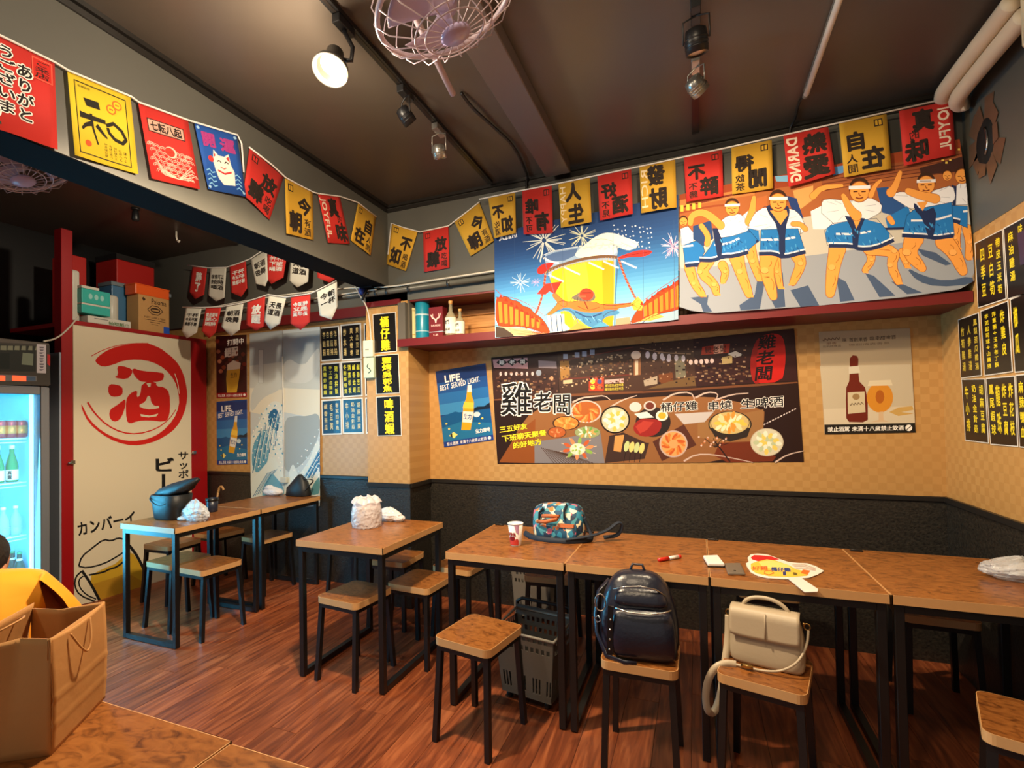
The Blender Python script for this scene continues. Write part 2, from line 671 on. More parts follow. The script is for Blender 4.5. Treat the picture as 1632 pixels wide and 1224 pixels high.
def sheet(fn, pts, thick=0.0012):
    """thin sheet with the outline pts on the drawing surface fn"""
    mb = MB()
    return mb.prism(pts, lambda x, y, h: fn(x, y, h - thick), thick)
# ------------------------------------------------------------------ materials of the place
M_wall_dark = mat('dark_grey_paint', (88, 87, 80), 0.5, var=0.10, scale=3)
M_ceil = mat('black_brown_paint', (84, 75, 66), 0.38, var=0.12, scale=3)
M_ceil_trim = mat('black_trim_paint', (36, 33, 30), 0.35)
M_black_wall = mat('black_wall_paint', (11, 11, 14), 0.5, var=0.1, scale=3)
M_paper = checker_paper('gold_check_wallpaper', (181, 136, 77), (196, 152, 92), 0.042, 'Y')
M_paper_r = checker_paper('gold_check_wallpaper_side', (181, 136, 77), (196, 152, 92), 0.042, 'X')
M_wains = relief_panel('black_relief_panel', (16, 15, 14), (58, 53, 45))
M_rail = mat('black_rail_paint', (30, 28, 26), 0.4)
M_red = mat('red_paint', (158, 16, 22), 0.38, var=0.06, scale=4)
M_darkred = mat('dark_red_board', (104, 22, 24), 0.4, var=0.1, scale=5)
M_black_metal = mat('black_metal', (20, 20, 21), 0.38)
M_plank = wood_mat('red_brown_vinyl_plank', (92, 44, 26), (134, 68, 38), (170, 96, 56), 3.2, (9.0, 0.8, 1), 0.34, 5, 0.20, 0.02)
M_top = wood_mat('burl_laminate', (84, 46, 20), (136, 82, 37), (154, 98, 48), 22.0, (1.0, 1.8, 1), 0.30, 9, 0.06, 0.0)
M_edge = mat('pale_edge_band', (206, 158, 104), 0.45, var=0.06, scale=30)
M_shelf_wood = wood_mat('shelf_wood', (150, 92, 42), (186, 126, 62), (210, 154, 88), 5.0, (0.4, 1, 6), 0.4, 5, 0.05, 0.0)
M_gap = mat('plank_joint', (40, 18, 10), 0.6)

XL, XW, XR, YB, YP, ZC = -4.437, -5.3, 1.282, 3.542, 3.23, 3.018
ZR = 0.918

# floor and its planks
fl = struct('floor', MB().span(XW, XR, -1.5, YB, -0.06, -0.002), M_gap)
PW, PL = 0.150, 1.22
_pc = {}
i = 0
x = XW
while x < XR - 0.01:
    w = min(PW, XR - x)
    y = 0.62 - ((i * 0.437) % 1.0) * PL * 0.9
    while y < YB - 0.01:
        y0, y1 = max(y, 0.30), min(y + PL, YB)
        if y1 - y0 > 0.03:
            k = (round(w, 3), round(y1 - y0, 3))
            if k not in _pc:
                mb = MB().hexa([(0.0, 0.0, -0.004), (w, 0, -0.004), (w, y1 - y0, -0.004), (0, y1 - y0, -0.004)], [(0.0012, 0.0012, 0), (w - 0.0012, 0.0012, 0), (w - 0.0012, y1 - y0 - 0.0012, 0), (0.0012, y1 - y0 - 0.0012, 0)])
                o = make('plank', mb, M_plank, fl)
                _pc[k] = o
            else:
                o = _pc[k].copy()
                COL.objects.link(o)
            o.parent = fl
            o.location = Vector((x, y0, 0)) - fl.location
        y += PL
    x += PW
    i += 1
struct('floor_near', MB().span(XW, XR, -1.5, 0.30, -0.002, 0.0), M_plank)

# back wall: gold paper above, black relief below, black rail between
wb = struct('wall_back', MB().span(XW, XR, YB, YB + 0.12, ZR, 3.12), M_paper)
struct('wall_back_lower', MB().span(XW, XR, YB - 0.004, YB + 0.12, 0, ZR), M_wains)
struct('trim_1', MB().span(-1.973, XR, YB - 0.016, YB, ZR - 0.026, ZR + 0.004), M_rail, bevel=0.004)
struct('trim_2', MB().span(XL, -2.345, YB - 0.016, YB, ZR - 0.026, ZR + 0.004), M_rail, bevel=0.004)
# pillar
struct('pillar', MB().span(-2.345, -1.973, YP, YB, ZR, 2.40), M_paper)
struct('pillar_lower', MB().span(-2.345, -1.973, YP - 0.002, YB, 0, ZR), M_wains)
struct('trim_3', MB().span(-2.350, -1.968, YP - 0.014, YP, ZR - 0.026, ZR + 0.004).span(-1.973, -1.957, YP, YB - 0.016, ZR - 0.026, ZR + 0.004), M_rail)
# right wall
struct('wall_right', MB().span(XR, XR + 0.12, -1.5, YB, ZR, 2.268), M_paper_r)
struct('wall_right_upper', MB().span(XR - 0.002, XR + 0.12, -1.5, YB, 2.268, ZC), M_wall_dark)
struct('wall_right_lower', MB().span(XR - 0.004, XR + 0.12, -1.5, YB, 0, ZR), M_wains)
struct('trim_4', MB().span(XR - 0.018, XR, -1.5, YB, ZR - 0.026, ZR + 0.004), M_rail)
# left side
struct('wall_left', MB().span(XW - 0.12, XW, -1.5, YB, 0, 3.12), M_black_wall)
struct('wall_alcove_upper', MB().span(XW, -2.16, YB - 0.02, YB, 2.352, 3.10), M_wall_dark)
struct('trim_5', MB().span(XL, -2.345, YB - 0.045, YB, 2.268, 2.352).span(-2.35, -2.03, YP - 0.02, YP, 2.262, 2.30), M_darkred)
# ceilings
struct('ceiling', MB().span(-2.145, XR, -1.5, YB, ZC, ZC + 0.1), M_ceil)
struct('ceiling_alcove', MB().span(XW, -2.34, -1.5, YB, 3.09, 3.19), M_ceil)
BX, ZBM = -2.138, 2.408
bm_ = struct('beam', MB().span(BX - 0.21, BX, -1.5, YP, ZBM, ZC + 0.1), M_wall_dark)
part_label(make('underside_shade_strip', MB().span(BX - 0.21, BX - 0.002, -1.5, YP, ZBM - 0.004, ZBM - 0.0005), mat('underside_shade_black', (9, 9, 12), 0.85, spec=0.1), None), 'black strip added under the beam')  # black strip added to keep the beam's underside dark above the fridge glow
sb_ = bpy.data.objects['underside_shade_strip']
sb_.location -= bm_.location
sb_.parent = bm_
struct('trim_6', MB().span(BX, BX + 0.022, -1.5, YP - 0.02, ZC - 0.020, ZC).span(BX, BX + 0.010, -1.5, YP - 0.02, ZC - 0.052, ZC - 0.026), M_ceil_trim)
struct('bulkhead', MB().span(BX, XR, YP, YB, 2.285, ZC).span(BX - 0.21, BX, YP, YB, 2.30, ZC), M_wall_dark)
struct('trim_7', MB().span(BX, XR, YP - 0.022, YP, ZC - 0.020, ZC).span(BX, XR, YP - 0.010, YP, ZC - 0.052, ZC - 0.026), M_ceil_trim)
# boxed beam on the ceiling
struct('ceiling_beam', MB().span(-0.86, -0.70, 0.2, 3.12, ZC - 0.075, ZC), mat('ceiling_beam_paint', (90, 78, 72), 0.40), bevel=0.004)

# wall shelf under the bulkhead: its boards
sh = thing('wall_shelf', 'long dark red wall shelf box holding tins and bottles under the grey bulkhead', 'shelf', (-0.35, 3.2, 1.935))
part_label(make('bottom_board', MB().span(-2.03, XR - 0.004, 3.175, 3.228, 1.935, 1.99).span(-1.965, XR - 0.004, 3.228, 3.538, 1.935, 1.99), M_darkred, sh, True), 'dark red bottom board')
part_label(make('end_board', MB().span(-2.03, -1.967, 3.185, 3.228, 1.99, 2.262).span(-1.970, -1.955, 3.228, 3.538, 1.99, 2.28), mat('grey_board', (92, 84, 72), 0.5), sh, True), 'grey end board')
for k in range(3):
    z0 = 1.99 + k * 0.097
    make('slat', MB().span(-1.953, XR - 0.004, 3.520 + 0.004 * (k % 2), 3.538, z0 + 0.002, z0 + 0.095), M_shelf_wood, sh, True, bevel=0.002)
make('top_board', MB().span(-1.953, XR - 0.004, 3.232, 3.518, 2.272, 2.283), M_darkred, sh, True)

# red storage booth on the left, its loft and posts
bo = thing('storage_booth', 'red painted storage booth with posts behind the big beer banner', 'booth', (-4.85, 2.9, 0))
make('front_panel', MB().span(XL - 0.04, XL - 0.012, 2.376, 3.30, 0, 2.20), M_red, bo, True)
make('post', MB().span(XL - 0.09, XL, 2.300, 2.376, 0, 2.90), M_red, bo, True, bevel=0.003)
make('post', MB().span(XL - 0.09, XL, 3.355, 3.520, 0, 2.20), M_red, bo, True, bevel=0.003)
make('side_panel', MB().span(XW + 0.01, XL - 0.001, 2.286, 2.299, 0, 1.95), mat('side_panel_fridge_tint', (150, 160, 176), 0.35), bo, True)  # pale panel; its blue-grey colour stands in for fridge light on it
make('loft_board', MB().span(XW + 0.01, XL, 2.376, 3.52, 2.176, 2.208), M_red, bo, True)
for y, z in ((2.365, 1.115), (3.372, 1.115)):
    la = make('latch', MB().box((XL + 0.012, y, z), (0.024, 0.03, 0.028)).tube([(XL + 0.008, y, z), (XL + 0.03, y - 0.035, z - 0.004)], 0.008), mat('chrome', (200, 200, 204), 0.2, 1.0), bo, True, bevel=0.002)
    part_label(la, 'chrome latch')
# ------------------------------------------------------------------ posters, banners, menus
INK = print_mat('printed_ink', 0.55)
INK_GLOSS = print_mat('printed_gloss', 0.30, 0.1)
INK_CLOTH = print_mat('printed_cloth', 0.8)
M_white_paper = mat('white_paper', (226, 222, 212), 0.6)
M_black_card = mat('black_card', (20, 19, 18), 0.35)
M_cream_cloth = mat('cream_cloth', (226, 214, 186), 0.85, bump=0.05, scale=30)
M_cloth = mat('white_cloth', (224, 220, 210), 0.85)
M_tape = mat('white_ribbon', (235, 230, 222), 0.7)
YELLOW, BLACK, WHITE, CREAM = (242, 216, 38), (22, 20, 20), (244, 240, 232), (226, 214, 186)

def Z(ox, oy, k):
    """points measured in an enlarged crop of the photograph, back to photograph pixels"""
    return lambda *p: [(ox + p[i] / k, oy + p[i + 1] / k) for i in range(0, len(p), 2)]

def flat_thing(name, label, cat, quad, ax, val, nrm, base, group=None, thick=0.0015, part='sheet'):
    fn = on(ax, val, nrm)
    c = fn(sum(p[0] for p in quad) / len(quad), max(p[1] for p in quad))
    t = thing(name, label, cat, c, 0, group)
    s = sheet(on(ax, val, nrm), quad, -thick)
    make(part, s, base, t, True)
    return t, on(ax, val, [thick * n for n in nrm] if False else nrm), thick

def lift(fn, d):
    return lambda u, v, h=0.0: fn(u, v, h + d)

# --- large beer banner on the booth
b, fn, th = flat_thing('beer_banner', 'tall cream cloth banner with red brush circle and beer mug on the red booth', 'banner', [(116, 514), (306, 541), (309, 921), (118, 966)], 'X', XL - 0.008, NL, M_cream_cloth, thick=0.003, part='cloth')
P = Print(lift(fn, th))
P.soft = 1
z = Z(100, 500, 4.708)
RED = (206, 32, 24)
P.poly(z(240, 345, 290, 300, 350, 265, 430, 240, 520, 226, 620, 216, 700, 245, 760, 275, 850, 352, 905, 450, 930, 560, 934, 640, 910, 750, 850, 858, 760, 925, 650, 975, 520, 992, 400, 964, 290, 905, 190, 818, 140, 715, 136, 672, 150, 700, 200, 800, 300, 888, 410, 940, 520, 958, 640, 940, 740, 890, 830, 795, 872, 690, 868, 600, 838, 500, 765, 412, 668, 360, 560, 342, 450, 352, 380, 382, 300, 402, 250, 372), RED)
P.line(z(212, 318, 300, 272, 400, 240, 520, 222, 640, 222), 1.2, RED)
P.line(z(184, 664, 240, 752, 330, 838, 440, 892, 560, 904, 700, 866, 800, 790, 846, 720), 3.0, RED, w1=1.2)
P.line(z(740, 262, 840, 340, 905, 432), 1.0, CREAM)
P.line(z(838, 448, 862, 520, 872, 600), 1.2, CREAM)
for s_ in ((405, 395, 440, 390, 520, 415, 520, 450, 480, 495, 380, 480, 415, 460), (520, 405, 590, 430, 740, 440, 762, 460, 745, 510, 600, 515, 560, 495, 525, 450),
           (340, 540, 370, 525, 445, 545, 450, 600, 425, 620, 370, 625, 340, 600), (400, 690, 450, 650, 470, 640, 470, 690, 440, 780, 400, 812, 360, 800, 345, 760, 355, 715),
           (470, 650, 500, 600, 560, 570, 552, 630, 580, 614, 592, 515, 700, 510, 700, 545, 760, 550, 800, 590, 805, 720, 790, 790, 760, 812, 640, 800, 560, 805, 500, 828, 475, 800)):
    P.poly(z(*s_), RED)
for s_ in ((626, 524, 660, 520, 656, 548, 640, 550), (560, 690, 620, 660, 634, 615, 655, 620, 660, 665, 690, 695, 722, 690, 720, 712, 620, 718), (580, 753, 650, 765, 715, 750, 700, 770, 640, 778, 585, 770)):
    P.poly(z(*s_), CREAM)
P.build('emblem_print', INK_CLOTH, b)
P = Print(lift(fn, th))
P.soft = 1
z = Z(0, 640, 3.4)
P.text(z(822, 300, 948, 300, 948, 560, 822, 560), 'ビール', BLACK, 'v', 0.045)
P.text(z(962, 268, 1022, 266, 1024, 520, 964, 522), 'サッポロ生', BLACK, 'v', 0.03)
P.text(z(408, 652, 735, 585, 738, 662, 420, 738), 'カンバーイ', BLACK, 'h', 0.035)
P.build('lettering', INK_CLOTH, b)
P = Print(lift(fn, th))
P.soft = 1
P.poly(z(470, 950, 560, 905, 640, 872, 700, 790, 792, 935, 784, 1030, 680, 1064, 548, 1090), (206, 164, 40))
P.poly(z(500, 990, 690, 930, 784, 980, 784, 1030, 680, 1064, 548, 1090), (188, 140, 34))
P.line(z(425, 892, 440, 840, 500, 792, 560, 746, 600, 756, 640, 738, 668, 746), 2.6, BLACK)
P.line(z(425, 892, 470, 902, 560, 880, 640, 836, 690, 800), 2.4, BLACK)
P.line(z(480, 940, 560, 925, 590, 908, 630, 898, 690, 850), 2.8, BLACK)
P.line(z(442, 916, 490, 985, 545, 1090), 4.6, BLACK)
P.line(z(440, 920, 408, 950, 402, 1000, 430, 1050, 520, 1086), 2.6, BLACK)
P.line(z(450, 945, 424, 965, 430, 1010, 470, 1050, 520, 1070), 2.2, BLACK)
P.line(z(700, 780, 745, 840, 792, 940), 4.6, BLACK)
P.build('mug_print', INK_CLOTH, b)

# --- painted wave panels beside the menus (a plain sea, two sheets with a joint)
BLU, BLU2, PALE, SKY = (40, 104, 150), (96, 160, 190), (218, 226, 220), (166, 174, 176)
zw = Z(330, 480, 3.4)
for (xa, xb, lab) in ((232, 409, 'left half of a pale wall panel printed with a blue sea swell'), (411, 612, 'right half of a pale wall panel printed with a grey sky and a small swell')):
    tl, tr = zw(xa, 176 - (xa - 232) * 0.10, xb, 176 - (xb - 232) * 0.10)
    bl, br = zw(xa + 8, 1120, xb, 1110)
    b, fn, th = flat_thing('sea_panel', lab, 'wall panel', [tl, tr, br, bl], 'Y', YB - 0.018, NB, mat('panel_paper', (192, 202, 204), 0.45), 'printed sea panels')
    P = Print(lift(fn, th))
    P.soft = 2
    P.poly(zw(xa, 176, xb, 158, xb, 330, xa, 350), SKY)
    P.poly(zw(xa, 350, xb, 330, xb, 480, xa, 470), (194, 198, 192))
    P.poly(zw(xa, 470, xb, 480, xb, 640, xa, 600), (222, 218, 200))
    if xa < 300:
        P.poly(zw(236, 500, 290, 420, 340, 400, 409, 370, 409, 480, 300, 520, 236, 620), (196, 202, 198))
        P.poly(zw(236, 735, 262, 700, 290, 640, 320, 580, 350, 545, 380, 540, 405, 560, 412, 600, 412, 700, 416, 860, 418, 1118, 240, 1120, 236, 900), PALE)
        P.poly(zw(330, 640, 340, 600, 362, 580, 384, 590, 392, 640, 384, 720, 362, 690, 340, 680), BLU)
        P.poly(zw(244, 790, 280, 720, 310, 690, 330, 720, 340, 800, 330, 870, 300, 920, 262, 930, 244, 900), BLU2)
        for k in range(13):
            x0 = 248 + k * 10
            P.line(zw(x0, 930 - k * 12, x0 + 14, 840 - k * 14, x0 + 34, 760 - k * 14, x0 + 46 - k, 690 - k * 8), 1.1, (BLU, PALE, (120, 176, 200))[k % 3])
        for k in range(150):
            x, y = 246 + (k * 37.7) % 168, 560 + (k * 71.3) % 380
            if x - 236 > (735 - y) * 0.45:
                P.disc(*zw(x, y)[0], 1.3 + (k % 3) * 0.4, 1.1, (WHITE, (200, 222, 226), BLU2)[k % 3], 6, rot=k)
        P.poly(zw(240, 970, 280, 930, 320, 880, 362, 835, 384, 880, 405, 940, 418, 960, 418, 1118, 240, 1120), (218, 230, 226))
        P.poly(zw(300, 1020, 330, 960, 352, 930, 380, 960, 418, 1010, 418, 1060, 360, 1070, 300, 1080), (110, 170, 196))
        for k in range(6):
            P.line(zw(250 + k * 12, 1060 - k * 6, 290 + k * 12, 990 - k * 8, 330 + k * 10, 930 - k * 4), 1.0, (BLU, BLU2)[k % 2])
        P.rect(*zw(280, 262)[0], *zw(306, 445)[0], (204, 210, 208))
        for a_, b_, c_, d_ in ((280, 262, 306, 264), (280, 443, 306, 445), (280, 262, 281.5, 445), (304.5, 262, 306, 445)):
            P.rect(*zw(a_, b_)[0], *zw(c_, d_)[0], (110, 120, 126))
    else:
        P.poly(zw(411, 340, 450, 310, 490, 340, 530, 350, 570, 290, 612, 240, 612, 360, 560, 440, 480, 450, 411, 420), (204, 206, 200))
        P.poly(zw(411, 640, 480, 620, 540, 625, 612, 600, 612, 720, 560, 830, 500, 900, 411, 940), (158, 168, 170))
        P.poly(zw(440, 945, 452, 905, 466, 880, 480, 905, 494, 940, 480, 965, 450, 965), (214, 224, 222))
        P.poly(zw(490, 950, 530, 900, 560, 850, 585, 780, 612, 735, 612, 1112, 420, 1118, 420, 960, 450, 950), PALE)
        P.poly(zw(530, 950, 560, 900, 585, 860, 612, 800, 612, 890, 590, 930, 560, 960), BLU)
        for k in range(9):
            P.line(zw(515 + k * 7, 960, 545 + k * 7, 915 - k * 2, 580 + k * 4, 850 + k * 4, 612, 780 + k * 18), 1.1, (PALE, BLU2, BLU)[k % 3])
        for k in range(70):
            x, y = 430 + (k * 29.3) % 180, 660 + (k * 47.9) % 330
            if x > 612 - (y - 640) * 0.55:
                P.disc(*zw(x, y)[0], 1.3, 1.1, (WHITE, (200, 222, 226))[k % 2], 6)
        P.poly(zw(560, 1030, 580, 985, 600, 960, 612, 950, 612, 1040, 590, 1050, 560, 1050), (90, 146, 156))
    P.build('print', INK, b)
t = thing('hanging_cord', 'thin white cord hanging down the joint of the sea panels', 'cord', px(453, 760, 'Y', YB - 0.02))
make('string', MB().tube([px(450, 568, 'Y', YB - 0.032), px(452, 660, 'Y', YB - 0.032), px(453, 760, 'Y', YB - 0.032)], 0.004, 6), M_tape, t, True)
make('weight', MB().box(px(453, 765, 'Y', YB - 0.040), (0.07, 0.03, 0.05)), mat('pale_plastic', (190, 190, 178), 0.5), t, True, bevel=0.004)

# --- the two small posters beside the booth and the blue one on the back wall
def life_poster(quad, ax, val, nrm, label, k=1.0, cast=0.0):
    b, fn, th = flat_thing('beer_poster', label, 'poster', quad, ax, val, nrm, M_white_paper, 'blue beer posters')
    P = Print(in_quad(quad, lift(fn, th)))
    P.rect(0, 0, 1, 1, (28, 66, 128))
    for i, c in enumerate(((26, 52, 108), (32, 78, 144), (40, 104, 170), (58, 132, 190))):
        P.rect(0, 0.02 + i * 0.14, 1, 0.16 + i * 0.14, c)
    P.poly([(0, 0.60), (0.3, 0.56), (0.55, 0.62), (0.8, 0.58), (1, 0.60), (1, 0.93), (0, 0.93)], (20, 84, 140))
    P.poly([(0.0, 0.75), (0.4, 0.70), (1, 0.78), (1, 0.93), (0, 0.93)], (34, 110, 158))
    P.poly([(0.62, 0.57), (0.75, 0.54), (0.88, 0.55), (1, 0.51), (1, 0.585), (0.62, 0.59)], (16, 34, 54))
    P.text([(0.16, 0.07), (0.52, 0.07), (0.52, 0.17), (0.16, 0.17)], 'LIFE.', WHITE, 'h', 0.05)
    P.text([(0.05, 0.19), (0.86, 0.15), (0.86, 0.225), (0.05, 0.27)], 'BEST SERVED LIGHT.', WHITE, 'h', 0.015)
    # tilted bottle
    P.poly([(0.60, 0.245), (0.68, 0.245), (0.66, 0.38), (0.69, 0.48), (0.66, 0.62), (0.56, 0.83), (0.38, 0.81), (0.44, 0.60), (0.48, 0.50), (0.55, 0.40)], (216, 160, 34))
    P.poly([(0.60, 0.245), (0.68, 0.245), (0.67, 0.34), (0.58, 0.335)], (210, 218, 220))
    P.poly([(0.50, 0.45), (0.68, 0.48), (0.67, 0.56), (0.455, 0.53)], (236, 196, 70))
    P.poly([(0.455, 0.57), (0.66, 0.60), (0.595, 0.74), (0.42, 0.71)], (224, 226, 222))
    P.text([(0.47, 0.60), (0.63, 0.625), (0.60, 0.70), (0.44, 0.675)], '生力', (24, 60, 130), 'h', 0.03)
    P.disc(0.72, 0.64, 0.07, 0.035, (190, 214, 226), 14)
    P.poly([(0.12, 0.86), (0.22, 0.82), (0.30, 0.86), (0.22, 0.90)], (236, 220, 120))
    P.poly([(0.15, 0.85), (0.19, 0.83), (0.19, 0.89), (0.15, 0.87)], BLACK)
    for x, y in ((0.14, 0.77), (0.75, 0.76), (0.82, 0.70), (0.10, 0.70)):
        P.disc(x, y, 0.022, 0.012, (236, 210, 90), 8)
    P.text([(0.66, 0.825), (0.95, 0.825), (0.95, 0.885), (0.66, 0.885)], '生力清啤', WHITE, 'h', 0.04)
    P.rect(0, 0.93, 1, 1, (30, 62, 140))
    P.text([(0.06, 0.94), (0.86, 0.94), (0.86, 0.99), (0.06, 0.99)], '禁止酒駕 未滿十八歲禁止飲酒', WHITE, 'h', 0.01)
    P.disc(0.92, 0.965, 0.035, 0.022, WHITE, 10)
    P.build('print', INK_GLOSS, b)
life_poster([(694, 592), (774, 579), (787, 701), (708, 713)], 'Y', YB - 0.003, NB, 'blue beer poster with a tilted bottle, beside the large food poster')
zz_ = Z(330, 480, 3.4)
life_poster(zz_(52, 545, 218, 532, 220, 882, 55, 886), 'Y', YB - 0.003, NB, 'blue beer poster with a tilted bottle, below the red beer poster')
quad = zz_(48, 190, 215, 182, 218, 520, 53, 524)
b, fn, th = flat_thing('red_beer_poster', 'dark red beer poster with a tall full glass, beside the red booth', 'poster', quad, 'Y', YB - 0.003, NB, M_white_paper)
P = Print(in_quad(quad, lift(fn, th)))
P.rect(0, 0, 1, 1, (58, 20, 20))
for k in range(22):
    P.disc((k * 0.37) % 1.0 * 0.9 + 0.05, 0.08 + (k * 0.53) % 0.55, 0.07, 0.035, ((122, 40, 26), (90, 30, 30), (150, 70, 40), (176, 110, 80))[k % 4], 9)
P.text([(0.36, 0.06), (0.92, 0.04), (0.92, 0.15), (0.36, 0.17)], '打開中', WHITE, 'h', 0.02)
P.text([(0.28, 0.20), (0.72, 0.17), (0.72, 0.33), (0.28, 0.36)], '絕配', WHITE, 'h', 0.05)
P.poly([(0.36, 0.47), (0.80, 0.45), (0.74, 0.70), (0.66, 0.92), (0.34, 0.92), (0.32, 0.70)], (214, 170, 50))
P.poly([(0.36, 0.47), (0.56, 0.40), (0.80, 0.45), (0.78, 0.54), (0.36, 0.56)], (240, 232, 214))
P.text([(0.46, 0.60), (0.68, 0.59), (0.68, 0.68), (0.46, 0.69)], '生力', BLACK, 'h', 0.02)
P.rect(0, 0.925, 1, 1, (150, 24, 26))
P.text([(0.05, 0.94), (0.84, 0.94), (0.84, 0.99), (0.05, 0.99)], '禁止酒駕 未滿十八歲禁止飲酒', WHITE, 'h', 0.01)
P.disc(0.91, 0.962, 0.04, 0.022, WHITE, 10)
P.build('print', INK_GLOSS, b)

# --- large food poster
quad = [(783, 570), (1266, 526), (1281, 736), (793, 739)]
b, fn, th = flat_thing('food_poster', 'long dark poster of bar street scenes and grilled dishes on the gold wall', 'poster', quad, 'Y', YB - 0.003, NB, M_black_card)
P = Print(lift(fn, th))
P.soft = 1
a, c = Z(780, 520, 5.44), Z(1020, 520, 5.44)
P.poly(quad, (42, 24, 20))
P.poly(a(24, 282, 590, 240) + a(600, 600, 40, 640), (58, 34, 30))
P.poly(a(590, 240, 1240, 176) + c(460, 110, 490, 530, 0, 560) + a(610, 590), (70, 46, 36))
P.poly(c(460, 110, 1335, 20, 1360, 470, 485, 520), (54, 28, 28))
P.poly(a(30, 290, 330, 272, 334, 368, 40, 360), (198, 150, 152))
for k, ch in enumerate('雞老闆'):
    x, y = 108 + k * 90, 314 - k * 4
    P.poly(a(x - 50, y, x, y - 34, x + 50, y, x, y + 34), BLACK)
    P.text(a(x - 24, y - 20, x + 24, y - 22, x + 24, y + 22, x - 24, y + 22), ch, WHITE, 'h', 0.02)
P.poly(a(425, 296, 580, 306, 586, 366, 428, 362), (150, 134, 140))
for k in range(7):
    P.disc(*a(98 + k * 46, 412)[0], 2.2, 3.4, (226, 196, 190), 9)
for k in range(34):
    P.rect(*a(60 + (k * 97) % 500, 440 + (k * 61) % 130)[0], *a(60 + (k * 97) % 500 + 26, 440 + (k * 61) % 130 + 18)[0], ((98, 62, 48), (120, 84, 60), (36, 22, 20), (150, 118, 84))[k % 4], k % 6 == 0)
P.poly(a(610, 300, 690, 300, 700, 440, 620, 470), (176, 126, 62))
P.line(a(610, 300, 900, 250, 1250, 180), 1.6, (110, 50, 40))
P.line(a(640, 460, 900, 440, 1230, 420), 2.4, (104, 44, 34))
for k in range(46):
    x, y = 720 + (k * 83) % 500, 250 + (k * 37) % 170
    P.rect(*a(x, y)[0], *a(x + 22, y + 14)[0], ((160, 136, 110), (90, 64, 46), (44, 28, 24), (190, 170, 140), (130, 90, 50))[k % 5], k % 8 == 0)
for x, y in ((660, 262), (760, 248), (824, 240), (892, 226)):
    P.rect(*a(x - 20, y - 22)[0], *a(x + 20, y + 22)[0], (168, 176, 196))
P.poly(a(1250, 220, 1310, 214, 1312, 420, 1252, 430), (150, 96, 60))
P.poly(a(1262, 300, 1290, 298, 1290, 420, 1264, 424), (220, 200, 170))
P.disc(*a(1270, 250)[0], 8, 7, (236, 210, 190), 12)
P.poly(a(864, 452, 992, 444, 992, 562, 862, 562), (190, 62, 34))
for k, cc in enumerate(((230, 190, 60), (70, 70, 130), (236, 200, 70), (200, 100, 60))):
    P.disc(*a(895 + (k % 2) * 60, 480 + (k // 2) * 48)[0], 4, 4, cc, 9)
P.poly(a(640, 470, 720, 460, 720, 494, 640, 500), (206, 180, 140))
P.poly(a(1000, 466, 1164, 452, 1164, 490, 1000, 498), (206, 164, 160))
for k in range(2):
    P.text(a(1000, 502 + k * 32, 1162, 494 + k * 32, 1162, 520 + k * 32, 1000, 530 + k * 32), '桶仔雞串燒生啤酒', (232, 214, 70), 'h')
for x, y in ((66, 248), (128, 262), (200, 280), (250, 288)):
    P.disc(*c(x, y)[0], 3.8, 6.2 if x < 150 else 4, (200, 190, 206), 10)
P.poly(c(30, 470, 150, 430, 150, 500, 40, 520), (168, 150, 130))
P.poly(c(160, 420, 280, 400, 290, 480, 170, 500), (110, 62, 34))
P.poly(c(300, 270, 380, 250, 400, 440, 310, 450), (116, 110, 92))
P.line(c(0, 190, 200, 230, 440, 240), 1.6, (140, 110, 84))
P.poly(c(250, 480, 470, 430, 486, 515, 60, 545), (110, 82, 50))
P.poly(c(540, 180, 780, 150, 770, 230, 530, 250), (176, 56, 34))
P.poly(c(640, 160, 720, 152, 720, 232, 640, 240), (238, 180, 150))
P.text(c(560, 178, 750, 160, 750, 226, 560, 240), '雞老闆', (80, 26, 22), 'h', 0.02)
for k in range(5):
    P.disc(*c(440 + k * 46, 312 - k * 3)[0], 3.2, 4.2, (236, 206, 200), 9)
for k in range(40):
    x, y = 490 + (k * 71) % 450, 330 + (k * 47) % 160
    P.rect(*c(x, y)[0], *c(x + 26, y + 14)[0], ((90, 60, 44), (120, 90, 66), (30, 20, 20), (150, 120, 90))[k % 4], k % 8 == 0)
P.poly(c(710, 270, 800, 250, 800, 320, 712, 330), (190, 164, 110))
P.poly(c(760, 240, 830, 215, 900, 250, 820, 270), (220, 214, 206))
P.poly(c(985, 500, 955, 390, 960, 250, 1000, 130, 1060, 80, 1170, 58, 1240, 90, 1262, 200, 1258, 350, 1230, 480), (190, 32, 26))
P.poly(c(985, 500, 955, 390, 960, 250, 1000, 130, 1050, 88, 1010, 240, 1010, 400, 1040, 495), (150, 30, 26))
P.text(c(1030, 76, 1190, 58, 1150, 470, 980, 480), '雞老闆', (34, 18, 18), 'v', 0.03)
for k in range(170):
    x, y = 600 + (k * 89.7) % 620, 240 + (k * 53.1) % 300
    if y > 300 - (x - 600) * 0.14:
        w_ = 5 + (k * 7) % 16
        P.rect(*a(x, y)[0], *a(x + w_, y + 4 + (k * 5) % 14)[0], ((40, 24, 20), (118, 84, 58), (176, 146, 110), (64, 40, 30), (206, 180, 150), (96, 56, 40))[k % 6])
for k in range(90):
    x, y = 40 + (k * 61.7) % 540, 384 + (k * 43.3) % 220
    P.rect(*a(x, y)[0], *a(x + 6 + (k * 5) % 18, y + 4 + (k * 3) % 12)[0], ((30, 18, 18), (104, 66, 50), (150, 110, 86), (60, 36, 34))[k % 4])
for k in range(150):
    x, y = 10 + (k * 71.9) % 930, 130 + (k * 47.7) % 360
    if not (500 < x < 800 and y < 250):
        P.rect(*c(x, y)[0], *c(x + 5 + (k * 7) % 18, y + 4 + (k * 5) % 13)[0], ((34, 20, 20), (110, 74, 54), (168, 132, 100), (60, 36, 32), (196, 160, 130))[k % 5])
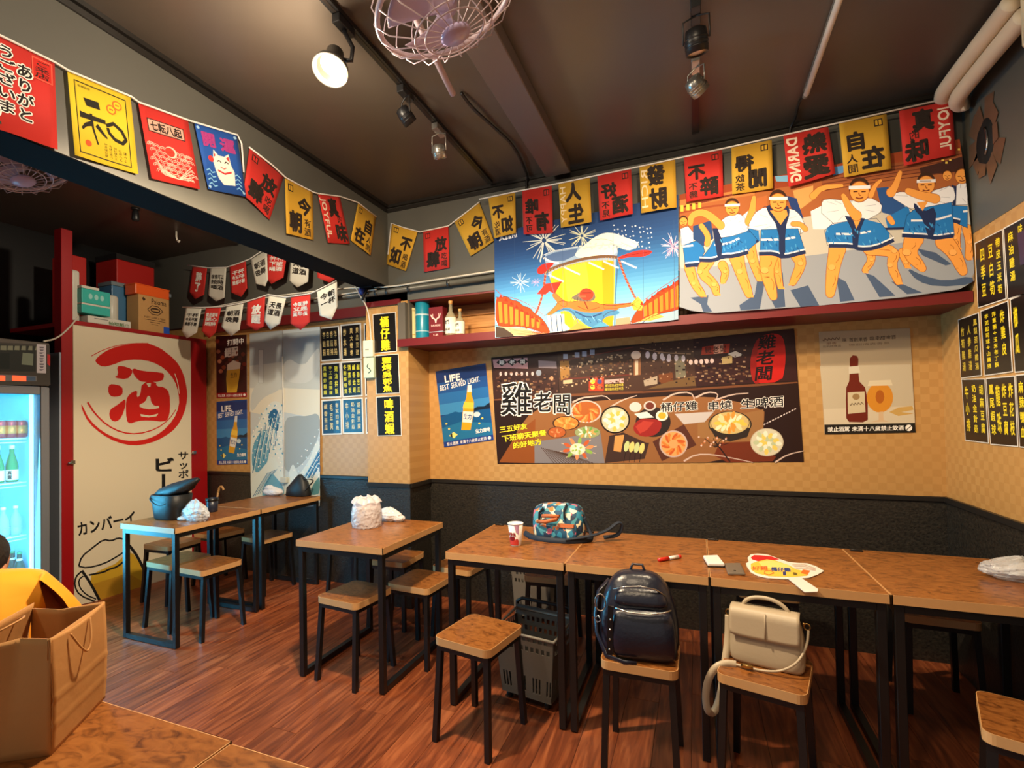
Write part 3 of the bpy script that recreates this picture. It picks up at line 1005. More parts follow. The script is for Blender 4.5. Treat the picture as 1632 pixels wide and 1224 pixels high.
for k in range(6):
    P.disc(*c(66 + k * 62, 250 + k * 6)[0], 3.2, 5.4, (214, 204, 214), 10)
P.disc(*a(428, 404)[0], 4.5, 5, (150, 160, 176), 12)
P.disc(*a(1270, 250)[0], 8, 7, (240, 216, 196), 14)
P.disc(*a(540, 450)[0], 3, 3.4, (214, 150, 110), 10)
P.poly(c(985, 500, 955, 390, 960, 250, 1000, 130, 1060, 80, 1170, 58, 1240, 90, 1262, 200, 1258, 350, 1230, 480), (190, 32, 26))
P.poly(c(985, 500, 955, 390, 960, 250, 1000, 130, 1050, 88, 1010, 240, 1010, 400, 1040, 495), (150, 30, 26))
P.text(c(1030, 76, 1190, 58, 1150, 470, 980, 480), '雞老闆', (34, 18, 18), 'v', 0.03)
# shelf edge between the halves, lower half
P.poly(a(40, 628, 620, 588, 1350, 560) + c(0, 568, 1366, 476, 1368, 498, 0, 582) + a(1340, 578, 620, 612, 42, 650), (116, 70, 44))
P.poly(a(130, 1130, 300, 800, 470, 690, 1000, 640) + c(500, 590, 1080, 700, 1075, 860, 960, 1000, 760, 1180, 0, 1186) + a(80, 1186), (146, 96, 56))
P.poly(a(84, 1180, 240, 930, 400, 800, 390, 1186), (140, 76, 34))
P.poly(a(390, 1000, 700, 960, 960, 900, 1000, 1186, 392, 1186), (126, 122, 126))
P.poly(c(500, 840, 1070, 720, 1070, 990, 700, 1000, 500, 960), (154, 110, 66))
P.poly(c(690, 1010, 960, 1000, 1180, 1130, 1150, 1170, 760, 1180, 640, 1120), (112, 48, 26))
for pts in (a(720, 660, 800, 620, 900, 610, 1000, 600, 1050, 640), a(1050, 700, 1150, 640, 1280, 600), c(200, 640, 300, 580, 440, 570, 480, 640, 420, 680), c(480, 620, 580, 570, 680, 580, 660, 640), c(650, 640, 800, 590, 940, 580), c(380, 1170, 480, 1110, 640, 1110, 980, 1180), c(1170, 1180, 1280, 1110, 1420, 1080)):
    P.line(pts, 3.0, (206, 180, 168), w1=1.0)
def dish(z_, x, y, rx, ry, rim, food, bits, n=14, ring=1.12):
    q, = z_(x, y)
    P.disc(q[0], q[1], rx * ring / 5.44, ry * ring / 5.44, rim, 26)
    P.disc(q[0], q[1], rx / 5.44, ry / 5.44, food, 26)
    for k in range(n):
        w = 2.4 * k
        r = 0.75 * math.sqrt((k + 0.5) / n)
        P.disc(q[0] + math.cos(w) * r * rx / 5.44, q[1] + math.sin(w) * r * ry / 5.44, rx * 0.21 / 5.44, ry * 0.17 / 5.44, bits[k % len(bits)], 8, rot=w, up=(k % 5 == 0))
def prawns(z_, x, y, rx, ry, n, a0=0.0, a1=6.28):
    q, = z_(x, y)
    for k in range(n):
        w = a0 + (a1 - a0) * k / n
        P.disc(q[0] + math.cos(w) * rx * 0.62 / 5.44, q[1] + math.sin(w) * ry * 0.62 / 5.44, rx * 0.34 / 5.44, ry * 0.13 / 5.44, ((226, 126, 54), (238, 160, 90), (200, 92, 40))[k % 3], 10, rot=w + 0.5, up=k % 4 == 0)
dish(a, 840, 740, 120, 88, (210, 190, 180), (176, 96, 44), ((226, 126, 54),), 0)
prawns(a, 830, 745, 125, 90, 16, -0.4, 4.4)
dish(a, 665, 840, 105, 55, (60, 40, 30), (214, 136, 60), ((236, 170, 90), (206, 120, 50)), 14)
dish(a, 585, 920, 74, 44, (80, 54, 44), (180, 92, 44), ((226, 140, 90), (190, 100, 60)), 8)
dish(a, 1090, 810, 116, 108, (30, 22, 18), (214, 196, 160), ((240, 230, 206), (230, 190, 90), (248, 240, 224)), 20)
for k in range(14):
    P.line(a(450 + k * 16, 1050 + k * 4, 560 + k * 26, 1186), 0.9, (70, 44, 28), k % 7 == 0)
for k in range(10):
    w = 3.6 + k * 0.62
    P.line([a(770, 1060)[0], (a(770, 1060)[0][0] + math.cos(w) * 30, a(770, 1060)[0][1] + math.sin(w) * 19)], 0.9, (222, 196, 160), k % 5 == 0)
    P.disc(a(770, 1060)[0][0] + math.cos(w) * 19, a(770, 1060)[0][1] + math.sin(w) * 12, 6.5, 3.0, ((196, 92, 50), (222, 140, 90), (140, 176, 80))[k % 3], 9, rot=w, up=False)
dish(a, 765, 1065, 66, 50, (216, 200, 170), (232, 220, 190), ((240, 236, 214), (160, 190, 90)), 12, 1.02)
dish(a, 850, 920, 110, 50, (90, 90, 80), (150, 160, 110), ((226, 226, 206), (110, 160, 70), (230, 160, 90)), 16, 1.03)
P.poly(a(1040, 950, 1160, 920, 1360, 1010) + c(80, 1010, 40, 1150) + a(1000, 1186), (64, 44, 38))
P.poly(a(1090, 950, 1170, 940, 1140, 1090, 1075, 1080), (214, 150, 84))
for k in range(4):
    P.disc(*a(1190 + k * 44, 1040 + k * 6)[0], 4.2, 9, ((196, 206, 140), (238, 206, 120))[k % 2], 10, rot=0.25)
    P.line(a(1180 + k * 44, 1090, 1165 + k * 46, 1180), 0.9, (30, 22, 20))
P.disc(*a(1420, 830)[0], 28, 24, (46, 36, 34), 26)
P.poly(c(-60, 860, 0, 800, 100, 800, 190, 820, 180, 900, 120, 950, 20, 960, -50, 920), (150, 40, 36))
P.poly(c(-40, 870, 30, 820, 120, 830, 60, 900, 0, 930), (182, 62, 50))
P.disc(*c(-40, 700)[0], 10, 8, (214, 206, 200), 14)
P.disc(*c(85, 690)[0], 10, 8, (206, 196, 190), 14)
P.disc(*c(85, 690)[0], 7, 6, (110, 52, 40), 12)
P.poly(c(-50, 760, 60, 740, 120, 790, 0, 800), (236, 232, 222))
P.disc(*c(190, 775)[0], 10, 8.5, (246, 236, 214), 14)
P.disc(*c(192, 775)[0], 6.4, 5.6, (240, 170, 50), 12)
P.poly(c(300, 760, 640, 740, 560, 830, 380, 850), (196, 188, 186))
P.poly(c(110, 1000, 380, 850, 490, 1030, 190, 1170), (86, 46, 34))
dish(c, 290, 1020, 110, 105, (196, 170, 160), (220, 160, 100), ((226, 126, 54),), 0)
prawns(c, 290, 1020, 112, 108, 18)
dish(c, 780, 850, 178, 108, (44, 36, 30), (196, 168, 104), ((232, 206, 150), (240, 196, 80), (214, 226, 180), (226, 150, 60)), 24, 1.06)
P.poly(c(605, 880, 960, 880, 930, 960, 780, 1000, 650, 960), (50, 40, 34))
dish(c, 780, 838, 166, 96, (70, 60, 50), (206, 180, 116), ((236, 214, 160), (240, 196, 80), (220, 230, 190), (226, 150, 60)), 24, 1.03)
dish(c, 1100, 1005, 138, 116, (190, 176, 150), (212, 206, 180), ((240, 236, 214), (238, 206, 100), (190, 200, 160)), 22, 1.05)
for k in range(9):
    P.line(c(650, 1050, 560 + k * 26, 970 + (k % 3) * 22), 1.0, (46, 30, 26), k == 0)
P.line(c(780, 1175, 690, 1050, 640, 990), 2.2, (40, 26, 24))
for k in range(22):
    P.disc(*c(510 + (k * 53) % 240, 960 + (k * 31) % 90)[0], 1.5, 1.5, ((236, 200, 190), (200, 120, 70))[k % 2], 6, up=k % 11 == 0)
for k in range(12):
    P.disc(*c(1080 + k * 24, 850 - k * 12)[0], 2.0, 1.1, (214, 200, 196), 6, rot=-0.6, up=k == 0)
def glow_text(z_, pts, s_, bold, ink=BLACK, halo=(246, 240, 232), hb=0.075, mode='h'):
    P.text(z_(*pts), s_, halo, mode, hb)
    P.text(z_(*pts), s_, ink, mode, bold)
glow_text(a, (96, 470, 375, 470, 375, 790, 96, 790), '雞', 0.012, hb=0.045)
glow_text(a, (380, 560, 545, 550, 545, 752, 380, 755), '老', 0.02, hb=0.06)
glow_text(a, (545, 580, 715, 575, 715, 780, 545, 765), '闆', 0.02, hb=0.06)
for pts, s_ in (((84, 868, 330, 836, 332, 890, 88, 930), '三五好友'), ((104, 944, 492, 892, 496, 948, 116, 1008), '下班聊天聚餐'), ((200, 1006, 454, 968, 458, 1026, 206, 1066), '的好地方')):
    P.text(a(*pts), s_, (60, 34, 18), 'h', 0.07)
    P.text(a(*pts), s_, (246, 222, 50), 'h', 0.035)
for pts, s_ in (((176, 660, 500, 640, 502, 730, 180, 750), '桶仔雞'), ((580, 650, 800, 632, 802, 722, 584, 738), '串燒'), ((866, 630, 1246, 596, 1250, 700, 870, 722), '生啤酒')):
    glow_text(c, pts, s_, 0.02, hb=0.06)
P.build('print', INK_GLOSS, b)

# --- pale bottle poster
quad = [(1305, 529), (1450, 523), (1459, 689), (1314, 692)]
b, fn, th = flat_thing('bottle_poster', 'pale beer poster with brown bottle and round glass near the right corner', 'poster', quad, 'Y', YB - 0.003, NB, M_white_paper)
P = Print(lift(fn, th))
d = Z(1260, 500, 4.08)
P.poly(quad, (178, 160, 132))
P.poly(d(190, 340, 780, 330, 800, 610, 215, 620), (192, 178, 152))
P.poly(d(215, 620, 800, 600, 806, 712, 220, 720), (206, 192, 166))
P.poly(d(640, 640, 700, 610, 790, 600, 800, 625, 720, 640, 800, 650, 700, 665), (196, 158, 90))
P.line([(d(208 + k * 8, 170 - k * 0.7 + 9 * math.sin(k * 2.1))[0]) for k in range(15)], 1.1, (90, 60, 44))
P.text(d(230, 186, 300, 182, 300, 200, 230, 204), '果香', (110, 70, 50), 'h')
P.text(d(208, 206, 326, 200, 328, 216, 210, 222), '比利時啤酒', (70, 50, 40), 'h')
P.text(d(334, 158, 500, 150, 500, 180, 334, 186), '味 首創果香', (60, 46, 40), 'h', 0.01)
P.text(d(512, 148, 684, 136, 684, 166, 512, 176), '臨幸甜啤酒', (60, 46, 40), 'h', 0.01)
P.text(d(376, 196, 646, 180, 646, 198, 376, 212), '微甜清爽香氣', (110, 90, 70), 'h')
P.poly(d(384, 290, 404, 270, 430, 274, 440, 292, 438, 350, 446, 440, 484, 480, 500, 560, 502, 690, 470, 706, 380, 704, 362, 680, 358, 560, 362, 480, 380, 440, 384, 350), (104, 34, 24))
P.poly(d(378, 345, 444, 338, 452, 385, 378, 392), (206, 196, 176))
P.poly(d(370, 512, 480, 506, 486, 640, 372, 652), (200, 186, 154))
P.line([(d(384 + k * 7, 590 - k * 0.6 + 8 * math.sin(k * 2.1))[0]) for k in range(14)], 1.0, (90, 70, 50))
P.disc(*d(425, 540)[0], 6, 5, (150, 120, 80), 12)
P.disc(*d(580, 545)[0], 21, 24, (206, 136, 44), 24)
P.poly(d(500, 470, 512, 436, 650, 430, 664, 466), (214, 200, 170))
P.disc(*d(580, 540)[0], 7, 11, (170, 92, 30), 12)
P.poly(d(572, 640, 600, 636, 604, 690, 640, 702, 520, 704, 572, 690), (206, 176, 140))
P.poly(d(220, 722, 808, 710, 812, 772, 222, 784), (30, 28, 26))
P.text(d(240, 736, 384, 732, 384, 766, 240, 770), '禁止酒駕', WHITE, 'h', 0.02)
P.text(d(398, 732, 736, 724, 736, 760, 398, 766), '未滿十八歲禁止飲酒', WHITE, 'h', 0.02)
P.disc(*d(768, 742)[0], 5.6, 5.2, WHITE, 14)
P.line(d(750, 758, 786, 728), 1.2, (30, 28, 26))
P.build('print', INK_GLOSS, b)

G1, G2, G3 = 'large menu boards on the pillar', 'small menu boards beside the sea panels', 'menu boards on the right wall'
# --- black menu boards with yellow brush lettering
def menu(quad, ax, val, nrm, label, cols, group, ink=YELLOW, grow=0.05, sheetm=None, bold=0.012, card=(24, 20, 18)):
    cx = sum(p[0] for p in quad) / 4
    cy = sum(p[1] for p in quad) / 4
    big = [(cx + (p[0] - cx) * (1 + grow), cy + (p[1] - cy) * (1 + grow * 0.6)) for p in quad]
    b, fn, th = flat_thing('menu_board', label, 'menu board', big, ax, val, nrm, M_white_paper, group)
    P = Print(in_quad(quad, lift(fn, th)))
    P.rect(0, 0, 1, 1, card)
    P.build('card_face', INK_GLOSS, b)
    for (x0, y0, x1, y1, s_) in cols:
        P = Print(in_quad(quad, lift(fn, th)), 0.0009)
        P.text([(x0, y0), (x1, y0), (x1, y1), (x0, y1)], s_, ink, 'v', bold, fill=0.84 if group != G1 else 1.0)
        P.build('lettering', INK_GLOSS, b)
k7 = Z(330, 480, 3.4)
menu(k7(900, 75, 1020, 62, 1027, 270, 910, 280), 'Y', YP - 0.003, NB, 'black menu board reading 桶仔雞, topmost on the pillar', [(0.30, 0.06, 0.72, 0.97, '桶仔雞')], G1, bold=0.045)
menu(k7(912, 298, 1035, 288, 1043, 495, 920, 502), 'Y', YP - 0.003, NB, 'black menu board reading 鹽烤吳郭魚, middle one on the pillar', [(0.28, 0.04, 0.70, 0.97, '鹽烤吳郭魚')], G1, bold=0.04)
menu(k7(920, 522, 1045, 515, 1052, 725, 928, 728), 'Y', YP - 0.003, NB, 'black menu board reading 啤酒蝦, lowest on the pillar', [(0.30, 0.04, 0.72, 0.98, '啤酒蝦')], G1, bold=0.045)
PALEINK = (222, 190, 120)
menu(k7(618, 150, 710, 140, 718, 312, 622, 320), 'Y', YB - 0.003, NB, 'small dark menu board with four gold columns, top row beside the sea panel', [(0.72, 0.08, 0.92, 0.9, '洋蔥捲'), (0.50, 0.08, 0.70, 0.9, '香菇捲'), (0.28, 0.08, 0.48, 0.9, '白蘿蔔'), (0.06, 0.08, 0.26, 0.9, '杏鮑菇')], G2, PALEINK, 0.14)
menu(k7(730, 135, 828, 125, 832, 308, 735, 315), 'Y', YB - 0.003, NB, 'small dark menu board with gold lettering, top row next to the remote control holder', [(0.74, 0.06, 0.94, 0.93, '貝品豆豉'), (0.42, 0.06, 0.62, 0.93, '貝大蛤蜊'), (0.06, 0.06, 0.26, 0.93, '炒水蓮')], G2, PALEINK, 0.14)
menu(k7(622, 345, 717, 337, 722, 515, 626, 520), 'Y', YB - 0.003, NB, 'small black menu board reading 雞油拌飯, middle row beside the sea panel', [(0.70, 0.04, 0.92, 0.95, '雞油拌飯'), (0.38, 0.04, 0.60, 0.95, '手工麻油麵線'), (0.06, 0.04, 0.28, 0.95, '黑糖炒麵線')], G2, (226, 214, 60), 0.14)
menu(k7(732, 335, 832, 328, 837, 508, 740, 515), 'Y', YB - 0.003, NB, 'small black menu board reading 鹹香苦瓜 and 酒蒸蛤蜊, middle row', [(0.76, 0.04, 0.96, 0.95, '鹹香苦瓜'), (0.52, 0.04, 0.72, 0.95, '鹹香蛤蜊'), (0.28, 0.04, 0.48, 0.95, '酒蒸松坂'), (0.04, 0.04, 0.24, 0.95, '冬粉鮮蝦煲')], G2, (226, 214, 60), 0.14)
BLUECARD = (24, 40, 62)
menu(k7(626, 543, 722, 537, 726, 715, 630, 718), 'Y', YB - 0.003, NB, 'small dark blue menu board with three gold columns, bottom row beside the sea panel', [(0.70, 0.06, 0.92, 0.92, '客家四季魚'), (0.38, 0.06, 0.60, 0.92, '毛豆莢'), (0.06, 0.06, 0.28, 0.92, '鹹香苦瓜')], G2, PALEINK, 0.14, card=BLUECARD)
menu(k7(738, 535, 838, 530, 843, 710, 743, 712), 'Y', YB - 0.003, NB, 'small dark blue menu board reading 奶油金針菇, bottom row', [(0.72, 0.06, 0.94, 0.92, '胡麻豆腐'), (0.40, 0.06, 0.62, 0.92, '奶油金針菇'), (0.08, 0.06, 0.30, 0.92, '牛小排')], G2, PALEINK, 0.14, card=BLUECARD)
for i, (y0, y1, row) in enumerate(((128, 300, 'top'), (325, 505, 'middle'), (530, 710, 'bottom'))):
    menu(k7(856 + i * 4, y0, 940 + i * 4, y0 - 8, 944 + i * 4, y1 - 4, 860 + i * 4, y1), 'Y', YB - 0.003, NB, 'small menu board half hidden behind the pillar edge, ' + row + ' of its column', [], G2, PALEINK, 0.14, card=BLUECARD if i == 2 else (24, 20, 18))
kr = Z(1480, 300, 2.849)
R3 = ('X', XR - 0.003, NR_)
menu(kr(214, 252, 335, 190, 352, 500, 228, 540), *R3, 'menu board reading 帶皮玉米筍 partly behind the dancer tapestry, top row', [(0.72, 0.06, 0.93, 0.92, '帶皮玉米筍'), (0.44, 0.08, 0.65, 0.92, '豆白筍'), (0.14, 0.08, 0.34, 0.9, '四季豆')], G3, bold=0.022)
menu(kr(345, 185, 500, 100, 520, 452, 364, 500), *R3, 'menu board reading 麻油雞湯 on the right wall, top row', [(0.38, 0.03, 0.54, 0.6, '味噌湯'), (0.08, 0.06, 0.26, 0.80, '麻油雞湯')], G3, bold=0.022)
menu(kr(137, 600, 227, 568, 240, 848, 150, 860), *R3, 'narrow menu board reading 苦瓜雞湯 by the room corner, middle row', [(0.72, 0.05, 0.94, 0.92, '鳳梨苦瓜雞湯'), (0.40, 0.12, 0.60, 0.92, '人參雞湯'), (0.08, 0.12, 0.28, 0.92, '竹筍雞湯')], G3, (206, 180, 60), bold=0.022)
menu(kr(240, 560, 360, 515, 380, 830, 258, 848), *R3, 'menu board reading 炸雞皮 on the right wall, middle row', [(0.68, 0.06, 0.88, 0.78, '炸雞皮'), (0.38, 0.06, 0.56, 0.92, '洋蔥圈+玉米布丁酥'), (0.10, 0.06, 0.28, 0.92, '芋泥起司球+山藥捲')], G3, bold=0.022)
menu(kr(375, 507, 520, 448, 545, 822, 396, 832), *R3, 'menu board reading 櫛瓜 cut by the picture edge, middle row', [(0.04, 0.08, 0.2, 0.80, '櫛瓜')], G3, bold=0.022)
menu(kr(153, 870, 255, 868, 272, 1155, 170, 1142), *R3, 'menu board reading 奶油金針菇 by the room corner, bottom row', [(0.72, 0.06, 0.94, 0.88, '胡麻豆腐'), (0.40, 0.06, 0.62, 0.88, '奶油金針菇'), (0.08, 0.08, 0.28, 0.88, '牛小排')], G3, bold=0.022)
menu(kr(265, 866, 390, 855, 405, 1170, 285, 1160), *R3, 'menu board reading 炸豆花 on the right wall, bottom row', [(0.76, 0.06, 0.96, 0.88, '炸花枝'), (0.52, 0.06, 0.72, 0.88, '炸豆腐'), (0.28, 0.06, 0.48, 0.88, '龍珠'), (0.05, 0.06, 0.25, 0.88, '鳳尾蝦球')], G3, bold=0.022)
menu(kr(400, 852, 545, 838, 565, 1186, 418, 1172), *R3, 'menu board reading 麻辣 cut by the picture edge, bottom row', [(0.04, 0.06, 0.22, 0.9, '麻辣鴨血')], G3, bold=0.022)
b, fn, th = flat_thing('photo_card', 'small purple photo card stuck on the menu board at the picture edge', 'card', kr(404, 205, 470, 170, 485, 330, 418, 350), 'X', XR - 0.008, NR_, mat('purple_card', (46, 34, 70), 0.3))
# ------------------------------------------------------------------ two tapestries hung from the bulkhead
YT = 3.163
def wave_t(p):
    return 0.007 * math.sin(p.x * 6.0 + 0.5) + 0.004 * math.sin(p.x * 11.0 + p.z * 2.0)
fnT = on('Y', YT, NB, wave_t)
CUTS = [785 + 13 * k for k in range(61)]

def interp(pts, u):
    for (a, b), (c, d) in zip(pts, pts[1:]):
        if u <= c:
            return b + (d - b) * (u - a) / (c - a)
    return pts[-1][1]

def tapestry(name, label, top, bot, left, right, nu=48, nv=14):
    """hung cloth with the outline top, right, bottom, left (photograph pixels)"""
    t = thing(name, label, 'tapestry', px(bot[len(bot) // 2][0], bot[len(bot) // 2][1], 'Y', YT))
    def at(pts, w):
        return interp([(i / (len(pts) - 1), p) for i, p in enumerate(pts)], w) if not isinstance(pts[0], tuple) else None
    def edge(pts, w):
        f = w * (len(pts) - 1)
        i = min(int(f), len(pts) - 2)
        f -= i
        return (pts[i][0] * (1 - f) + pts[i + 1][0] * f, pts[i][1] * (1 - f) + pts[i + 1][1] * f)
    def res(pts, n):
        """points evenly spread along a poly-line"""
        d = [0.0]
        for p, q in zip(pts, pts[1:]):
            d.append(d[-1] + math.hypot(q[0] - p[0], q[1] - p[1]))
        out = []
        for i in range(n + 1):
            w, k = d[-1] * i / n, 0
            while k < len(pts) - 2 and d[k + 1] < w:
                k += 1
            f = (w - d[k]) / (d[k + 1] - d[k])
            out.append((pts[k][0] * (1 - f) + pts[k + 1][0] * f, pts[k][1] * (1 - f) + pts[k + 1][1] * f))
        return out
    T, B_, L_, R_ = res(top, nu), res(bot, nu), res(left, nv), res(right, nv)
    vs, fs = [], []
    for h in (0.0, -0.0015):
        for i in range(nu + 1):
            s_ = i / nu
            for j in range(nv + 1):
                w = j / nv
                p = [T[i][k] * (1 - w) + B_[i][k] * w + L_[j][k] * (1 - s_) + R_[j][k] * s_ - (T[0][k] * (1 - s_) * (1 - w) + T[nu][k] * s_ * (1 - w) + B_[0][k] * (1 - s_) * w + B_[nu][k] * s_ * w) for k in (0, 1)]
                vs.append(fnT(p[0], p[1], h))
    m, n = nv + 1, (nu + 1) * (nv + 1)
    for s_ in (0, 1):
        for i in range(nu):
            for j in range(nv):
                a = s_ * n + i * m + j
                fs.append((a, a + 1, a + m + 1, a + m))
    for i in range(nu):
        for j in (0, nv):
            a = i * m + j
            fs.append((a, a + m, a + m + n, a + n))
    for j in range(nv):
        for i in (0, nu):
            a = i * m + j
            fs.append((a, a + 1, a + 1 + n, a + n))
    make('cloth', MB().add(vs, fs, True), M_cloth, t, True)
    P = Print(fnT, 0.0008)
    P.cuts = CUTS
    P.soft = 1
    P.clip = T + R_[1:] + B_[::-1][1:] + L_[::-1][1:-1]
    return t, P

# --- beer and lobsters
topA = [(787, 372), (1081, 310)]
botA = [(789, 538), (860, 533), (931, 524), (1000, 516), (1060, 512), (1081, 509)]
t1, P = tapestry('beer_tapestry', 'blue tapestry of a giant beer glass with two red lobsters hung above the shelf', topA, botA, [(787, 372), (788, 455), (789, 538)], [(1081, 310), (1081, 509)], 32)
q = Z(785, 280, 4.708)
def band(y0, y1, col):
    P.poly([(785, 372 + 168 * y0), (1084, 308 + 204 * y0), (1084, 308 + 204 * y1), (785, 372 + 168 * y1)], col, False)
P.layer = 1
SKYC = ((34, 62, 110), (36, 68, 120), (38, 76, 132), (44, 92, 150), (56, 116, 176), (72, 140, 196), (96, 166, 212), (120, 186, 220), (130, 196, 226), (150, 200, 220))
for i in range(30):
    w = i / 29 * 9
    k = min(int(w), 8)
    band(i / 30, (i + 1.2) / 30, tuple(SKYC[k][j] * (1 - w + k) + SKYC[k + 1][j] * (w - k) for j in range(3)))
P.layer = 3
def firework(x, y, r, n, col, w=1.0):
    for k in range(n):
        w_ = 6.283 * k / n + 0.3 * math.sin(k * 5.0)
        rr = r * (0.65 + 0.35 * abs(math.sin(k * 2.7)))
        P.line(q(x + 0.1 * r * math.cos(w_), y + 0.1 * r * math.sin(w_), x + rr * math.cos(w_), y + rr * math.sin(w_)), w, col, k == 0, w * 0.5)
firework(390, 490, 165, 34, (232, 236, 226), 1.5)
firework(670, 450, 110, 26, (220, 222, 190), 1.3)
firework(210, 800, 80, 20, (196, 220, 226), 1.0)
firework(330, 800, 40, 10, (190, 160, 200), 0.8)
firework(1360, 530, 110, 28, (206, 206, 226), 1.0)
firework(1350, 540, 70, 14, (220, 150, 180), 0.9)
for k in range(46):
    P.disc(*q(910 + (k * 61) % 300, 370 + (k * 43) % 180)[0], 1.5 - 0.5 * ((k * 7) % 3) / 2, 1.2, (224, 232, 240), 6, up=k == 0)
# glass, beer, foam
P.poly(q(385, 600, 440, 580, 580, 545, 640, 532, 800, 520, 930, 516, 945, 560, 920, 640, 905, 1140, 880, 1150, 560, 1160, 470, 900, 420, 740), (150, 176, 206))
P.poly(q(400, 610, 470, 580, 640, 545, 620, 600, 540, 640, 430, 650), (84, 112, 158))
P.poly(q(420, 740, 540, 680, 700, 640, 850, 630, 920, 640, 912, 900, 905, 1140, 730, 1150, 560, 1165, 480, 940), (240, 190, 34))
P.poly(q(540, 690, 700, 650, 720, 780, 720, 1150, 620, 1160, 560, 900), (248, 208, 60))
P.poly(q(820, 640, 910, 640, 905, 900, 900, 1140, 830, 1145), (222, 156, 24))
P.poly(q(610, 610, 640, 560, 700, 510, 760, 460, 840, 424, 920, 430, 990, 460, 1080, 490, 1100, 520, 1040, 560, 990, 555, 935, 530, 930, 590, 820, 600, 720, 620), (240, 238, 226))
P.line(q(760, 480, 830, 470, 900, 490), 0.9, (190, 188, 176))
P.line(q(700, 540, 800, 520, 900, 515), 0.9, (190, 188, 176))
P.line(q(385, 620, 440, 650, 500, 660), 3.2, (236, 240, 244))
P.line(q(900, 520, 930, 516, 940, 560), 1.0, (80, 90, 110))
P.line(q(940, 640, 920, 900, 915, 1140), 1.4, (60, 90, 120))
# rope with paper streamers and tassels
P.line(q(390, 735, 460, 695, 600, 645, 720, 615, 840, 602, 935, 610), 4.6, (116, 84, 60))
for k in range(24):
    x = 400 + k * 22
    y = 730 - (x - 400) * 0.36 + (x - 400) ** 2 * 0.00028
    P.line(q(x, y + 10, x + 10, y - 14), 0.8, (190, 160, 120), k == 0)
for x, y in ((540, 690), (720, 650), (830, 640), (965, 640), (420, 745)):
    for k in range(4):
        P.line(q(x + k * 22, y + k * 10, x + 50 + k * 22, y + 22 + k * 10), 2.6, (240, 240, 236), k == 0)
P.poly(q(935, 612, 990, 590, 1100, 555, 1200, 560, 1190, 585, 1130, 610, 1020, 610, 950, 625), (196, 50, 44))
P.line(q(990, 600, 1190, 570), 0.9, (120, 24, 24))
P.poly(q(336, 700, 380, 665, 440, 655, 470, 660, 430, 700, 380, 745, 340, 740), (196, 44, 36))
for pts in (q(945, 620, 985, 740, 1040, 860, 1090, 950, 1160, 1060), q(400, 745, 385, 880, 330, 1040, 250, 1150)):
    P.line(pts, 3.4, (156, 66, 50))
    for k in range(len(pts) - 1):
        for j in range(5):
            a_ = [pts[k][i] + (pts[k + 1][i] - pts[k][i]) * (j / 5) for i in (0, 1)]
            P.line([(a_[0] - 1.6, a_[1] - 0.6), (a_[0] + 1.6, a_[1] + 1.0)], 0.8, (226, 170, 130), j == 0 and k == 0)
# lobsters at both lower corners
ORA, ORB, ORC = (222, 66, 24), (244, 128, 40), (170, 36, 18)
P.poly(q(20, 910, 60, 915, 100, 900, 140, 935, 190, 940, 230, 980, 280, 990, 320, 1040, 360, 1060, 410, 1120, 440, 1190, 380, 1180, 300, 1150, 200, 1130, 100, 1135, 20, 1120), ORA)
for k in range(8):
    P.poly(q(40 + k * 42, 945 + k * 18, 66 + k * 42, 945 + k * 20, 74 + k * 40, 1100 + k * 6, 50 + k * 40, 1105 + k * 6), ORB, k == 0)
for k in range(8):
    P.line(q(34 + k * 42, 930 + k * 18, 46 + k * 41, 1115 + k * 6), 0.9, ORC, k == 0)
P.line(q(20, 850, 80, 910, 160, 915, 300, 980, 400, 1060), 0.8, (150, 60, 40))
P.poly(q(1030, 1110, 1060, 1040, 1130, 960, 1200, 910, 1270, 850, 1330, 835, 1380, 790, 1460, 745, 1478, 960, 1380, 1010, 1280, 1030, 1180, 1060, 1090, 1130), ORA)
for k in range(8):
    P.poly(q(1130 + k * 40, 985 - k * 25, 1158 + k * 40, 968 - k * 25, 1160 + k * 40, 1050 - k * 12, 1134 + k * 40, 1060 - k * 12), ORB, k == 0)
for k in range(8):
    P.line(q(1122 + k * 42, 980 - k * 26, 1130 + k * 42, 1070 - k * 14), 0.9, ORC, k == 0)
P.line(q(1100, 960, 1220, 870, 1360, 780, 1440, 720), 0.8, (150, 60, 40))
P.poly(q(20, 1130, 110, 1135, 240, 1140, 330, 1180, 440, 1192, 300, 1200, 22, 1206), (226, 196, 140))
for k in range(5):
    P.line(q(120 + k * 6, 1150 + k * 10, 420, 1186 + k * 3), 0.8, (150, 106, 70), k == 0)
P.poly(q(22, 1130, 80, 1140, 140, 1180, 170, 1210, 22, 1212), (70, 56, 48))
P.poly(q(925, 1070, 1030, 1060, 1040, 1130, 920, 1140), (226, 150, 120))
P.poly(q(1090, 1130, 1280, 1040, 1470, 980, 1476, 1000, 1400, 1082, 1040, 1110), (150, 176, 196))
P.poly(q(1120, 1080, 1230, 1030, 1290, 1060, 1180, 1090), (226, 170, 80))
